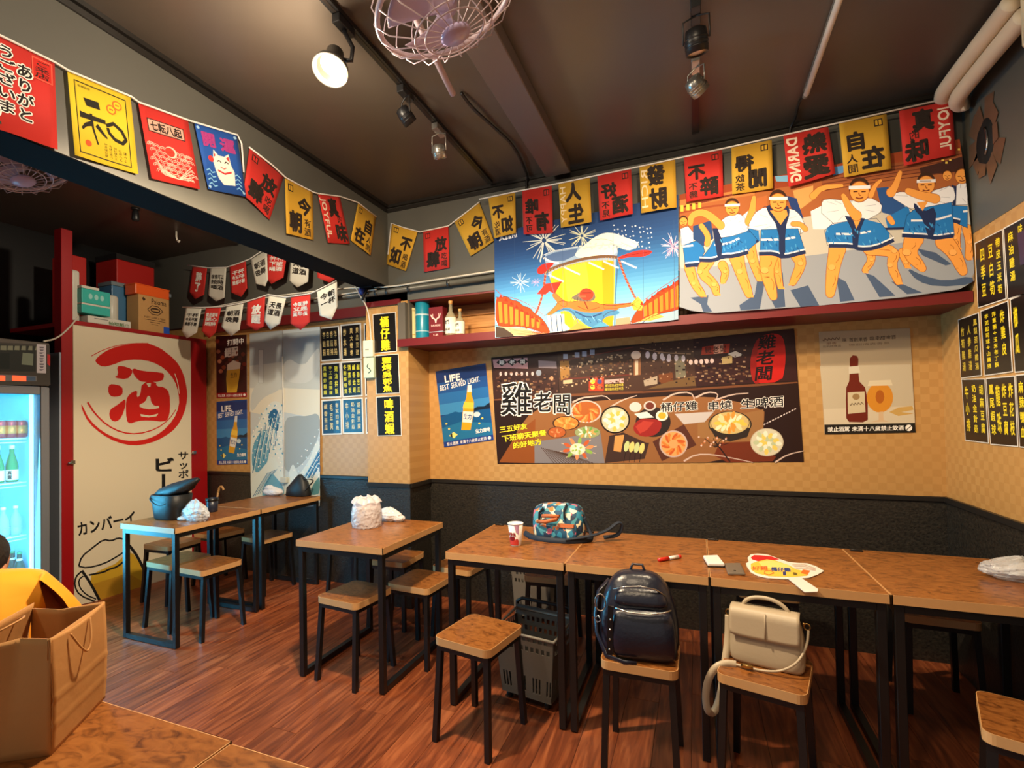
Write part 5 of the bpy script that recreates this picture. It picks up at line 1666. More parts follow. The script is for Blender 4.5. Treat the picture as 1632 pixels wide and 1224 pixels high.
string_of_flags('short flag string of three on the bulkhead beside the ceiling corner', fK,
    c2_(812, 700, 830, 530, 900, 555, 985, 578, 1060, 562, 1140, 545, 1225, 480, 1308, 415),
    [(c2_(835, 532, 972, 572, 905, 788, 800, 750), 'y', two('不', '如', '喝酒')),
     (c2_(1000, 577, 1137, 547, 1143, 770, 1007, 795), 'r', two('放', '肆', '吃喝')),
     (c2_(1170, 522, 1305, 417, 1385, 625, 1258, 708), 'y', two('今', '朝', '有酒'))], (690, 430))
fT2 = on('Y', 3.135, NB)
string_of_flags('long flag string with reversed lettering in front of the tapestries', fT2,
    [(764, 318), (821, 306), (879, 295), (1009, 268), (1153, 237), (1320, 200), (1512, 157)],
    [([(778, 316), (821, 307), (822, 371), (788, 380)], 'y', two('不', '如', '吃酒')),
     ([(832, 304), (879.4, 296), (881, 371), (835, 374)], 'r', two('唯', '有', '不可')),
     ([(890, 292), (940, 282), (943, 354), (894, 363)], 'y', rich('人', '生', 'HAPPY'), None, False),
     ([(952, 280), (1006, 269.5), (1008.7, 341), (956, 351)], 'r', two('好', '酒', '不見')),
     ([(1019, 264), (1076, 253.5), (1078.5, 330), (1022, 339.5)], 'y', rich('發', '財', 'RICH'), None, False),
     ([(1089.7, 250), (1151, 239), (1153, 312), (1094, 322)], 'r', two('不', '醉', '不歸')),
     ([(1165.5, 235.5), (1230, 223), (1232, 300), (1167, 310)], 'y', two('得', '閒', '飲茶')),
     ([(1248.4, 216), (1320, 202), (1331, 277), (1257, 298)], 'r', [(quad_uv(0.08, 0.06, 0.62, 0.48), '熱', DK, 'v', 0.05), (quad_uv(0.08, 0.5, 0.66, 0.96), '愛', DK, 'v', 0.05), ([(0.96, 0.08), (0.96, 0.94), (0.70, 0.94), (0.70, 0.08)], 'DARING', (238, 214, 190), 'h', 0.05)], None, False),
     ([(1337, 197), (1413, 181.5), (1420.6, 269), (1346, 282)], 'y', two('自', '在', '人間')),
     ([(1432.7, 177), (1517, 160), (1523.5, 246), (1441, 264)], 'r', joyful('真', '味'), None, False)], (1150, 330), True)
c6 = Z(280, 380, 6.044)
fU = on('Y', 3.43, NB)
fL = on('Y', 3.13, NB)
def rw(ls):
    return [(a, b, W1, c, d) for a, b, _k, c, d in ls]
string_of_flags('upper string of pointed red and white pennants in the alcove', fU,
    c6(115, 258, 240, 275, 320, 285, 490, 280, 600, 245, 720, 198, 880, 92, 960, 96, 1090, 120, 1290, 180, 1400, 185, 1570, 200),
    [(c6(160, 275, 303, 282, 270, 540, 128, 510), 'r', rw([(quad_uv(0.34, 0.18, 0.72, 0.95), '醉了', DK, 'v', 0.06)]), c6(188, 585)[0], False),
     (c6(332, 290, 487, 285, 470, 570, 315, 545), 'w', rows('夜晚可以', '按時', '喝酒'), c6(385, 605)[0], False),
     (c6(517, 270, 675, 222, 692, 480, 535, 520), 'r', rw(rows('干杯', '今天不醉', '誰都不歸')), c6(627, 562)[0], False),
     (c6(722, 205, 878, 112, 890, 400, 768, 435), 'w', rows('朝酒', '晚舞'), c6(865, 462)[0], False),
     (c6(888, 105, 1078, 120, 1035, 375, 872, 385), 'r', rw(rows('中午不行', '下班', '喝酒')), c6(925, 440)[0], False),
     (c6(1117, 135, 1285, 187, 1272, 415, 1095, 405), 'w', rows('天長', '道酒'), c6(1172, 472)[0], False),
     (c6(1350, 190, 1570, 205, 1560, 370, 1370, 380), 'r', rw(rows('今朝', '萬年長')), c6(1480, 425)[0], False)], (400, 480), r=0.005, grp='strings of pointed pennants')
string_of_flags('lower string of pointed white and red pennants in front of the pipes', fL,
    c6(70, 662, 260, 666, 440, 660, 660, 620, 895, 542, 1060, 568, 1300, 533, 1350, 510, 1553, 408),
    [(c6(100, 670, 250, 668, 200, 905, 60, 890), 'w', rows('干杯', '今天不醉', '誰都不歸'), c6(110, 962)[0], False),
     (c6(290, 668, 440, 662, 385, 905, 252, 890), 'r', rw(rows('就是要喝', '開心', '酒醉')), c6(318, 962)[0], False),
     (c6(490, 656, 652, 624, 620, 880, 440, 850), 'w', rows('朝酒', '晚舞'), c6(527, 943)[0], False),
     (c6(690, 612, 862, 556, 850, 850, 675, 830), 'r', rw([(quad_uv(0.28, 0.22, 0.80, 0.92), '放醒', DK, 'v', 0.06)]), c6(775, 890)[0], False),
     (c6(900, 545, 1065, 570, 1000, 820, 848, 790), 'w', rows('天長', '道酒'), c6(915, 880)[0], False),
     (c6(1112, 570, 1297, 535, 1290, 800, 1105, 820), 'r', rw(rows('今朝醉', '又是', '萬年長')), c6(1205, 882)[0], False),
     (c6(1360, 505, 1553, 412, 1560, 650, 1390, 745), 'w', rows('今朝', '一杯'), c6(1497, 782)[0], False)], (400, 540), r=0.005, grp='strings of pointed pennants')
# ------------------------------------------------------------------ tables
def table(label, x0, x1, y0, y1, axis='y', group='wood topped tables with black frames'):
    """black square-tube table; axis = the direction the two floor loops run"""
    w, d = x1 - x0, y1 - y0
    t = thing('dining_table', label, 'table', ((x0 + x1) / 2, (y0 + y1) / 2, 0), 0, group)
    a, b = w / 2 - 0.0015, d / 2 - 0.0015
    make('tabletop', MB().span(-a + 0.002, a - 0.002, -b + 0.002, b - 0.002, 0.717, 0.750), M_top, t)
    part_label(make('edge_band', MB().span(-a, a, -b, -b + 0.0035, 0.7165, 0.7497).span(-a, a, b - 0.0035, b, 0.7165, 0.7497).span(-a, -a + 0.0035, -b, b, 0.7165, 0.7497).span(a - 0.0035, a, -b, b, 0.7165, 0.7497), M_edge, t), 'pale wooden edge band')
    s, ia, ib = 0.030, a - 0.010, b - 0.010
    for sx in (-1, 1):
        for sy in (-1, 1):
            x, y = sx * (ia - s / 2), sy * (ib - s / 2)
            make('leg', MB().span(x - s / 2, x + s / 2, y - s / 2, y + s / 2, 0.004, 0.7165), M_black_metal, t, bevel=0.002)
    for sx in (-1, 1):
        x = sx * (ia - s / 2)
        make('apron_rail', MB().span(x - s / 2, x + s / 2, -ib + s, ib - s, 0.6865, 0.7165), M_black_metal, t)
        if axis == 'y':
            make('floor_rail', MB().span(x - s / 2, x + s / 2, -ib + s, ib - s, 0.004, 0.034), M_black_metal, t)
    for sy in (-1, 1):
        y = sy * (ib - s / 2)
        make('apron_rail', MB().span(-ia + s, ia - s, y - s / 2, y + s / 2, 0.6865, 0.7165), M_black_metal, t)
        if axis == 'x':
            make('floor_rail', MB().span(-ia + s, ia - s, y - s / 2, y + s / 2, 0.004, 0.034), M_black_metal, t)
    return t
table('table in the middle of the room with the white wrapped pot on it', -2.064, -1.492, 2.170, 2.832)
tx = [-1.162, -0.560, 0.036, 0.634, 1.236]
for i, lb in enumerate(('long row table with the floral bag and paper cup', 'long row table with the red marker pen on it', 'long row table with the round paper fan on it', 'long row table at the right wall with the clear plastic bag')):
    table(lb, tx[i], tx[i + 1], 2.212, 2.873)
table('left table with black bucket bag and dark cup, nearest the drinks fridge', -3.530, -3.006, 2.155, 2.822, 'x')
table('left table by the sea panel with the black cloth bag', -3.530, -3.006, 2.824, 3.462, 'x')
table('front table carrying the brown paper bag', -1.508, -0.910, 0.115, 0.776)
table('front table at the bottom edge beside the paper bag table', -0.908, -0.310, 0.115, 0.770)
clips = [px(791 + 6, 836, 'Z', 0.752), px(940, 847, 'Z', 0.752), px(1136, 859.5, 'Z', 0.752), px(1364, 877, 'Z', 0.752)]
for i, (p, lb) in enumerate(zip(clips, ('small black clip on the back edge beside the floral bag', 'small black clip on the back edge at the strap of the floral bag', 'small black clip on the back edge behind the white phone', 'small black clip on the back edge behind the paper fan'))):
    o = make('clip', MB().box((p.x, p.y - 0.010, 0.7535), (0.05, 0.016, 0.006)).tube([(p.x - 0.02, p.y - 0.012, 0.757), (p.x + 0.02, p.y - 0.012, 0.757)], 0.003, 6), M_black_metal, None, bevel=0.001)
    tag(o, lb, 'clip', 'black table clips')

# ------------------------------------------------------------------ stools
def rounded(w, d, r, n=5):
    pts = []
    for cx, cy, a0 in ((w / 2 - r, d / 2 - r, 0), (-w / 2 + r, d / 2 - r, 90), (-w / 2 + r, -d / 2 + r, 180), (w / 2 - r, -d / 2 + r, 270)):
        for k in range(n + 1):
            q_ = math.radians(a0 + 90 * k / n)
            pts.append((cx + r * math.cos(q_), cy + r * math.sin(q_)))
    return pts
SW, SD = 0.288, 0.300
def make_stool(label):
    t = thing('stool', label, 'stool', (0, 0, 0), 0, 'square wooden stools with black legs')
    make('seat', MB().prism(rounded(SW - 0.004, SD - 0.004, 0.028), lambda x, y, h: Vector((x, y, 0.4165 + h)), 0.0335), M_top, t)
    ring = MB()
    o_, i_ = rounded(SW, SD, 0.03), rounded(SW - 0.006, SD - 0.006, 0.027)
    n = len(o_)
    vs = [(p[0], p[1], z) for z in (0.4163, 0.4497) for p in o_] + [(p[0], p[1], z) for z in (0.4163, 0.4497) for p in i_]
    fs = []
    for i in range(n):
        j = (i + 1) % n
        fs += [(i, j, n + j, n + i), (2 * n + j, 2 * n + i, 3 * n + i, 3 * n + j), (n + i, n + j, 3 * n + j, 3 * n + i), (j, i, 2 * n + i, 2 * n + j)]
    ring.add(vs, fs)
    part_label(make('edge_band', ring, M_edge, t), 'pale wooden edge band')
    a, b, s = SW / 2 - 0.022, SD / 2 - 0.022, 0.012
    fr = MB()
    for sx in (-1, 1):
        fr.span(sx * a - s, sx * a + s, -b - s, b + s, 0.392, 0.4163)
    for sy in (-1, 1):
        fr.span(-a + s, a - s, sy * b - s, sy * b + s, 0.392, 0.4163)
    make('seat_frame', fr, M_black_metal, t)
    for sx in (-1, 1):
        for sy in (-1, 1):
            x0, y0, x1, y1 = sx * a, sy * b, sx * (SW / 2 - 0.008), sy * (SD / 2 + 0.004)
            make('leg', MB().hexa([(x1 - s, y1 - s, 0), (x1 + s, y1 - s, 0), (x1 + s, y1 + s, 0), (x1 - s, y1 + s, 0)], [(x0 - s, y0 - s, 0.392), (x0 + s, y0 - s, 0.392), (x0 + s, y0 + s, 0.392), (x0 - s, y0 + s, 0.392)]), M_black_metal, t)
    return t
stool0 = make_stool('empty stool at the front beside the grey basket')
STOOLS = [(-0.926, 2.088, -10, None), (-1.783, 2.325, -6, 'stool under the front end of the middle table'), (-1.545, 2.640, -4, 'stool tucked against the right side of the middle table'),
    (-1.455, 3.02, -6, 'stool behind the middle table, nearest its right back leg'), (-0.228, 2.150, 0, 'stool carrying the black leather backpack'), (0.222, 2.160, -14, 'stool carrying the cream handbag'),
    (0.955, 2.045, -19, 'stool cut by the right edge of the picture'), (-3.405, 2.475, -3, 'left one of two stools pushed under the left table'), (-3.082, 2.455, -3, 'right one of two stools at the left table, sticking out furthest'),
    (-3.362, 3.222, -4, 'stool pushed under the table by the sea panel'), (-3.925, 2.80, 2, 'stool between the left table and the beer banner'), (-3.89, 3.20, -4, 'stool in the corner by the red booth post'),
    (-1.96, 3.02, 3, 'stool behind the middle table against the pillar'), (-2.50, 3.25, -2, 'stool by the dark wall left of the pillar'),
    (-0.845, 3.040, 2, 'stool behind the row table, next to the rear basket'), (-0.50, 3.20, 0, 'stool behind the marker pen table against the wall'), (0.335, 3.160, 1, 'stool behind the row table with the paper fan'), (1.03, 3.06, -2, 'stool behind the row table at the right wall'),
    (-1.85, 0.635, 45, 'stool the seated person sits on')]
for i, (x, y, rz, lb) in enumerate(STOOLS):
    o = stool0 if i == 0 else copy_tree(stool0)
    o.location = (x, y, 0)
    o.rotation_euler = (0, 0, math.radians(rz))
    if lb:
        o['label'] = lb

# ------------------------------------------------------------------ grey rolling baskets
M_basket = mat('grey_basket_plastic', (92, 86, 78), 0.45)
M_basket_dark = mat('dark_basket_plastic', (34, 34, 34), 0.4)
M_rim = mat('pale_rim_plastic', (136, 130, 120), 0.4)
def basket(label, loc, rz, W=0.24, D=0.20, H=0.42, top=1.22, m=M_basket, back=0.05):
    t = thing('shopping_basket', label, 'basket', loc, math.radians(rz), 'grey rolling shopping baskets')
    z0 = 0.045
    def wall(side):
        """one slotted wall built of solid strips around real openings"""
        mb = MB()
        L = (W if side in (0, 2) else D)
        hh = H + (back if side == 2 else 0)
        def P_(s, z, th):
            f = 1 + (top - 1) * (z - z0) / (H - z0)
            a, b_ = s * L / 2 * f, (D if side in (0, 2) else W) / 2 * f - th
            return {0: Vector((a, -b_, z)), 1: Vector((b_, a, z)), 2: Vector((-a, b_, z)), 3: Vector((-b_, -a, z))}[side]
        def patch(s0, s1, za, zb):
            mb.hexa([P_(s0, za, 0), P_(s1, za, 0), P_(s1, za, 0.004), P_(s0, za, 0.004)], [P_(s0, zb, 0), P_(s1, zb, 0), P_(s1, zb, 0.004), P_(s0, zb, 0.004)])
        zs = [z0, z0 + 0.025, z0 + 0.10, z0 + 0.20, z0 + 0.225, z0 + 0.25, z0 + 0.275, z0 + 0.30, hh]
        for k in range(8):
            za, zb = zs[k], zs[k + 1]
            if k == 1:
                xs = [-1, -0.86, -0.80, -0.74, -0.68, -0.62, -0.56, -0.28, -0.22, -0.16, -0.10, -0.04, 0.02, 0.28, 0.34, 0.40, 0.46, 0.52, 0.58, 0.80, 0.86, 0.92, 1]
                for i in range(0, len(xs) - 1, 2):
                    patch(xs[i], xs[i + 1], za, zb)
                if len(xs) % 2 == 1:
                    pass
            elif k in (4, 6):
                o_ = 0.0 if k == 4 else 0.09
                x = -1.0
                e = -0.84 + o_
                while e < 0.8:
                    patch(x, e, za, zb)
                    x = e + 0.10
                    e = x + 0.08
                patch(x, 1, za, zb)
            else:
                patch(-1, 1, za, zb)
        return mb
    for s_ in range(4):
        make('side_panel', wall(s_), m, t)
    f = top
    make('base', MB().span(-W / 2, W / 2, -D / 2, D / 2, z0 - 0.008, z0 + 0.004), m, t)
    rim = [(-W / 2 * f, -D / 2 * f, H), (W / 2 * f, -D / 2 * f, H), (W / 2 * f, D / 2 * f, H + back * 0.6), (-W / 2 * f, D / 2 * f, H + back * 0.6)]
    part_label(make('rim', MB().tube(rim, 0.008, 8, closed=True), M_rim, t), 'paler plastic rim')
    hz = H + back + 0.03
    make('handle', MB().tube([(-W / 2 * f, D / 2 * f + 0.01, H), (-W / 2 * f, D / 2 * f + 0.012, hz - 0.02), (-W / 2 * f + 0.03, D / 2 * f + 0.014, hz), (W / 2 * f - 0.03, D / 2 * f + 0.014, hz), (W / 2 * f, D / 2 * f + 0.012, hz - 0.02), (W / 2 * f, D / 2 * f + 0.01, H)], 0.010, 8), M_basket_dark, t)
    for sx in (-1, 1):
        for sy in (-1, 1):
            make('wheel', MB().lathe([(0.006, -0.009), (0.022, -0.009), (0.022, 0.009), (0.006, 0.009)], 14, (sx * (W / 2 - 0.03), sy * (D / 2 - 0.03), 0.0225), Matrix.Rotation(math.pi / 2, 3, 'Y')), M_basket_dark, t)
    return t
basket('grey slotted rolling basket behind the empty front stool', (-0.785, 2.450, 0), -10, 0.27, 0.19, 0.345)
basket('grey rolling basket against the wall behind the floral bag table', (-1.075, 3.375, 0), 4, 0.24, 0.15, 0.44, 1.2, mat('grey_basket_light', (112, 106, 98), 0.45))
tagp = px(833, 1020, 'Y', 2.40)
# ------------------------------------------------------------------ bags, soft things
def blob(levels, n=28, e=2.6, jitter=0.0, seed=1):
    """a soft body: superellipse sections (z, half width, half depth, centre x, centre y)"""
    r = random.Random(seed)
    mb = MB()
    vs, fs = [], []
    for z, hx, hy, cx, cy in levels:
        for k in range(n):
            q_ = 2 * math.pi * k / n
            c, s = math.cos(q_), math.sin(q_)
            x = math.copysign(abs(c) ** (2 / e), c) * hx
            y = math.copysign(abs(s) ** (2 / e), s) * hy
            j = 1 + r.uniform(-jitter, jitter)
            vs.append((cx + x * j, cy + y * j, z + r.uniform(-jitter, jitter) * 0.03))
    m = len(levels)
    for i in range(m - 1):
        for k in range(n):
            l = (k + 1) % n
            fs.append((i * n + k, i * n + l, (i + 1) * n + l, (i + 1) * n + k))
    fs += [tuple(range(n))[::-1], tuple(range((m - 1) * n, m * n))]
    return mb.add(vs, fs, True)

def crumple(cx, cy, z0, hx, hy, h, seed, jit=0.16, n=44, m=22, power=0.7, tuck=0.16):
    """thin film gathered into sharp random folds over a rounded heap"""
    off = Vector((seed * 3.1, seed * 1.7, seed * 0.9))
    mb = MB()
    vs, fs = [], []
    for i in range(m + 1):
        w = i / m
        k = math.sin(math.pi * (tuck + (0.985 - tuck) * w)) ** power
        for q_ in range(n):
            a = 2 * math.pi * q_ / n
            d_ = Vector((math.cos(a), math.sin(a), w * 1.6))
            f = mathutils.noise.turbulence(d_ * 1.7 + off, 4, True) - 0.6
            g = abs(mathutils.noise.noise(d_ * 4.5 + off)) - 0.25
            r = k * (1 + jit * 1.1 * f - jit * 1.4 * g)
            vs.append((cx + math.cos(a) * hx * r, cy + math.sin(a) * hy * r, max(z0 + 0.0005, z0 + h * w * (1 + jit * 0.9 * mathutils.noise.noise(d_ * 2.6 + off)))))
    for i in range(m):
        for q_ in range(n):
            l = (q_ + 1) % n
            fs.append((i * n + q_, i * n + l, (i + 1) * n + l, (i + 1) * n + q_))
    fs += [tuple(range(n))[::-1], tuple(range(m * n, m * n + n))]
    mb.add(vs, fs, False)
    mb.sm = [(i * 7) % 3 > 0 for i in range(len(fs))]
    return mb
def bag_mat(name, rgb, alpha, rough=0.22):
    m = mat(name, rgb, rough, alpha=alpha, bump=0.6, scale=26)
    return m
M_clear = bag_mat('clear_plastic_film', (214, 216, 218), 0.55)
M_whitebag = bag_mat('white_plastic_film', (226, 222, 222), 0.86)

def top_at(u, v):
    return px(u, v, 'Z', 0.750)

def smooth_pts(p, k=3):
    p = [Vector(q_) for q_ in p]
    for _ in range(k):
        o_ = [p[0]]
        for a, b in zip(p, p[1:]):
            o_ += [a * 0.75 + b * 0.25, a * 0.25 + b * 0.75]
        p = o_ + [p[-1]]
    return p
# black leather backpack on its stool
M_leather = mat('blue_sheen_leather', (24, 27, 42), 0.30, bump=0.12, scale=60, spec=0.6)  # navy tint puts a bluish reflection into the leather colour
M_zip = mat('silver_zip', (196, 194, 188), 0.28, 1.0)
t = thing('backpack', 'black leather backpack with silver zips sitting on a stool', 'backpack', (-0.235, 2.125, 0.450), math.radians(6))
make('body', blob([(0.0, 0.125, 0.055, 0, 0), (0.008, 0.148, 0.072, 0, 0), (0.06, 0.160, 0.080, 0, 0), (0.14, 0.160, 0.080, 0, 0.002), (0.21, 0.150, 0.074, 0, 0.006), (0.27, 0.135, 0.066, 0, 0.012), (0.315, 0.112, 0.055, 0, 0.02), (0.345, 0.082, 0.042, 0, 0.026), (0.357, 0.04, 0.02, 0, 0.028)], 36, 3.0), M_leather, t, subd=1)
make('front_pocket', blob([(0.006, 0.112, 0.022, 0.018, -0.070), (0.02, 0.126, 0.034, 0.018, -0.074), (0.10, 0.128, 0.040, 0.018, -0.078), (0.19, 0.120, 0.032, 0.016, -0.070), (0.222, 0.112, 0.016, 0.014, -0.058)], 28, 3.4), M_leather, t, subd=1)
make('upper_pocket', blob([(0.222, 0.108, 0.020, 0.010, -0.056), (0.25, 0.108, 0.026, 0.010, -0.052), (0.285, 0.094, 0.024, 0.008, -0.040), (0.305, 0.076, 0.014, 0.006, -0.030)], 28, 3.0), M_leather, t, subd=1)
part_label(make('zip', MB().tube([(-0.088, -0.098, 0.228), (-0.04, -0.104, 0.216), (0.04, -0.104, 0.214), (0.10, -0.098, 0.224), (0.126, -0.082, 0.230)], 0.0035, 8), M_zip, t), 'silver zip')
part_label(make('zip', MB().tube([(-0.098, -0.058, 0.292), (-0.05, -0.066, 0.310), (0.01, -0.064, 0.316), (0.07, -0.058, 0.304), (0.108, -0.046, 0.276)], 0.0030, 8), M_zip, t), 'silver zip')
make('side_strip', MB().hexa([(-0.128, -0.095, 0.006), (-0.105, -0.100, 0.006), (-0.105, -0.094, 0.006), (-0.128, -0.089, 0.006)], [(-0.118, -0.094, 0.232), (-0.096, -0.100, 0.232), (-0.096, -0.092, 0.232), (-0.118, -0.088, 0.232)]), mat('black_strip', (10, 10, 12), 0.35), t)
for k in range(4):
    part_label(make('stud', MB().lathe([(0.0045, 0), (0.004, 0.002), (0.001, 0.003)], 10, (-0.115 + k * 0.002, -0.0985, 0.045 + k * 0.043), Matrix.Rotation(math.pi / 2, 3, 'X')), M_zip, t), 'silver stud')
part_label(make('ring', MB().tube([(-0.150 + 0.022 * math.cos(a * 0.5236), -0.072, 0.235 + 0.038 * math.sin(a * 0.5236)) for a in range(12)], 0.0028, 6, closed=True), M_zip, t), 'silver ring')
part_label(make('buckle', MB().tube([(-0.176, -0.05, 0.155), (-0.160, -0.06, 0.172), (-0.150, -0.06, 0.150), (-0.166, -0.05, 0.134)], 0.003, 6, closed=True), M_zip, t), 'silver buckle')
make('shoulder_strap', MB().tube([(-0.12, 0.05, 0.30), (-0.165, 0.02, 0.25), (-0.178, -0.02, 0.16), (-0.170, -0.05, 0.09), (-0.130, -0.09, 0.012), (-0.06, -0.118, 0.006), (-0.01, -0.12, 0.006)], 0.011, 8, flat=0.35), M_leather, t)
make('top_handle', MB().tube([(-0.03, 0.035, 0.35), (-0.02, 0.05, 0.375), (0.02, 0.05, 0.375), (0.03, 0.035, 0.35)], 0.006, 8), M_leather, t)

t.scale = (0.97, 1, 0.90)
# cream handbag on its stool
M_cream = mat('cream_leather', (184, 168, 142), 0.42, bump=0.05, scale=80)
M_gold = mat('gold_metal', (196, 160, 96), 0.25, 1.0)
pa, pb = px(1162, 1053, 'Z', 0.45), px(1283, 1082, 'Z', 0.45)
ang = math.atan2(pb.y - pa.y, pb.x - pa.x)
mid = (pa + pb) / 2 + Vector((-math.sin(ang), math.cos(ang), 0)) * 0.055
t = thing('handbag', 'cream handbag with a flap and long strap on a stool', 'handbag', (mid.x, mid.y, 0.450), ang)
L = (pb - pa).length / 2
make('body', blob([(0.0, L * 0.93, 0.050, 0, 0), (0.006, L, 0.056, 0, 0), (0.06, L * 1.02, 0.054, 0, 0), (0.13, L * 0.99, 0.044, 0, 0.002), (0.185, L * 0.92, 0.030, -0.004, 0.004), (0.20, L * 0.86, 0.018, -0.006, 0.006)], 36, 5.0), M_cream, t, subd=1)
fl_ = MB()
fl_.grid(lambda a, b: Vector(((a - 0.5) * 2 * L * (0.92 + 0.03 * b) * (1 - 0.03 * max(0, b - 0.85) / 0.15) - 0.004, 0.028 - 0.080 * min(1, b * 2.2) - 0.012 * max(0, b - 0.45), 0.204 + 0.006 * math.sin(min(1, b * 2.2) * math.pi) - 0.098 * max(0, b - 0.40) / 0.6 + 0.006 * (abs(a - 0.5) * 2) ** 6 * (b > 0.9))), 20, 14)
make('flap', fl_, M_cream, t, solid=0.005)
make('seam', MB().tube([(0.002, -0.053, 0.206), (0.002, -0.0585, 0.17), (0.002, -0.066, 0.108)], 0.0025, 6), M_cream, t)
make('handle', MB().tube(smooth_pts([(-L * 0.62, 0.0, 0.200), (-L * 0.60, 0.0, 0.222), (-L * 0.40, 0, 0.242), (-L * 0.05, 0, 0.250), (L * 0.30, 0, 0.243), (L * 0.55, 0, 0.222), (L * 0.62, 0, 0.200)], 2), 0.0075, 10), M_cream, t)
for sx in (-1, 1):
    part_label(make('ring', MB().tube([(sx * (L + 0.008) + 0.010 * math.cos(a * 0.6283), 0.0, 0.168 + 0.012 * math.sin(a * 0.6283)) for a in range(10)], 0.0025, 6, closed=True).tube([(sx * (L * 0.95), 0, 0.176), (sx * (L + 0.002), 0, 0.176)], 0.006, 8), M_gold, t), 'gold ring')
R3m = Matrix.Rotation(-ang, 3, 'Z')
def loc_(u, v, z):
    return R3m @ (px(u, v, 'Z', z) - Vector((mid.x, mid.y, 0))) + Vector((0, 0, -0.45))
def flatstrip(pts, w, th=0.003):
    mb = MB()
    pts = [Vector(p) for p in pts]
    n = len(pts)
    vs = []
    for i, p in enumerate(pts):
        d_ = (pts[min(i + 1, n - 1)] - pts[max(i - 1, 0)]).normalized()
        s_ = d_.cross(Vector((0.25, -1, 0.35)))
        s_ = s_.normalized() * w / 2
        m_ = d_.cross(s_).normalized() * th / 2
        vs += [p + s_ + m_, p - s_ + m_, p - s_ - m_, p + s_ - m_]
    fs = [(0, 1, 2, 3), (4 * n - 1, 4 * n - 2, 4 * n - 3, 4 * n - 4)]
    for i in range(n - 1):
        for k in range(4):
            l = (k + 1) % 4
            fs.append((4 * i + k, 4 * i + l, 4 * i + 4 + l, 4 * i + 4 + k))
    return mb.add(vs, fs, True)
strap = [(L + 0.012, 0.0, 0.155), (L + 0.008, -0.03, 0.11), (L * 0.85, -0.075, 0.06), (L * 0.45, -0.088, 0.022), (0.0, -0.090, 0.008), (-L * 0.4, -0.092, 0.008), (-L * 0.75, -0.094, 0.010)]
make('thin_strap', MB().tube(smooth_pts(strap, 2), 0.0045, 8), M_cream, t)
part_label(make('buckle', MB().tube([(-L * 0.62, -0.095, 0.011), (-L * 0.30, -0.092, 0.011)], 0.008, 8).box((-L * 0.45, -0.093, 0.013), (0.03, 0.02, 0.008)), M_gold, t), 'gold buckle')
wide_pts = [(-L * 0.75, -0.094, 0.010), (-L * 1.02, -0.105, 0.012), (-L * 1.30, -0.125, -0.005), (-L * 1.52, -0.13, -0.06), (-L * 1.60, -0.13, -0.13), (-L * 1.55, -0.125, -0.185), (-L * 1.38, -0.11, -0.190), (-L * 1.22, -0.085, -0.13), (-L * 1.14, -0.05, -0.02), (-L * 1.08, -0.01, 0.06), (-L * 1.06, 0.0, 0.156)]
make('wide_strap', flatstrip(smooth_pts(wide_pts, 2), 0.026), M_cream, t)

# floral bag, cup, pen, phones, fan on the long row
q0 = top_at(884, 862)
t = thing('shoulder_bag', 'small floral shoulder bag with a navy strap on the row table', 'bag', (q0.x + 0.005, q0.y + 0.085, 0.752), math.radians(-4))
mf = bpy.data.materials.new('floral_cloth')
mf.use_nodes = True
nt = mf.node_tree
tc, vo, cr = nt.nodes.new('ShaderNodeTexCoord'), nt.nodes.new('ShaderNodeTexVoronoi'), nt.nodes.new('ShaderNodeValToRGB')
vo.inputs['Scale'].default_value = 46
nz = nt.nodes.new('ShaderNodeTexNoise')
nz.inputs['Scale'].default_value = 14
ad = nt.nodes.new('ShaderNodeVectorMath')
ad.operation = 'MULTIPLY_ADD'
ad.inputs[1].default_value = (0.06, 0.06, 0.06)
nt.links.new(tc.outputs['Object'], nz.inputs['Vector'])
nt.links.new(nz.outputs['Color'], ad.inputs[0])
nt.links.new(tc.outputs['Object'], ad.inputs[2])
nt.links.new(ad.outputs[0], vo.inputs['Vector'])
nt.links.new(vo.outputs['Color'], cr.inputs['Fac'])
cr.color_ramp.interpolation = 'CONSTANT'
el = cr.color_ramp.elements
el[0].color = lin((22, 74, 104)) + (1,)
el[1].position = 0.30
el[1].color = lin((40, 128, 158)) + (1,)
for pos, cc in ((0.42, (226, 214, 176)), (0.52, (36, 52, 78)), (0.60, (214, 120, 60)), (0.66, (190, 96, 120)), (0.72, (70, 146, 160)), (0.82, (232, 226, 200))):
    k = el.new(pos)
    k.color = lin(cc) + (1,)
nt.links.new(cr.outputs['Color'], nt.nodes['Principled BSDF'].inputs['Base Color'])
nt.nodes['Principled BSDF'].inputs['Roughness'].default_value = 0.7
M_navy = mat('navy_webbing', (22, 34, 50), 0.7)
M_tan = mat('tan_leather', (176, 96, 48), 0.5)
make('body', blob([(0.0, 0.105, 0.060, 0, 0), (0.008, 0.120, 0.070, 0, 0), (0.06, 0.122, 0.072, 0, 0), (0.11, 0.120, 0.066, -0.004, 0.006), (0.140, 0.110, 0.054, -0.006, 0.012), (0.155, 0.085, 0.036, 0, 0.016), (0.160, 0.05, 0.016, 0.01, 0.018)], 32, 3.4), mf, t, subd=1)
make('front_pocket', blob([(0.004, 0.096, 0.014, 0.004, -0.072), (0.02, 0.100, 0.020, 0.004, -0.074), (0.065, 0.098, 0.016, 0.004, -0.070), (0.078, 0.094, 0.006, 0.004, -0.066)], 24, 4.0), mf, t)
part_label(make('pocket_trim', MB().hexa([(0.02, -0.094, 0.066), (0.092, -0.090, 0.066), (0.092, -0.08, 0.066), (0.02, -0.084, 0.066)], [(0.02, -0.090, 0.080), (0.092, -0.086, 0.080), (0.092, -0.07, 0.080), (0.02, -0.074, 0.080)]), M_tan, t), 'tan leather trim')
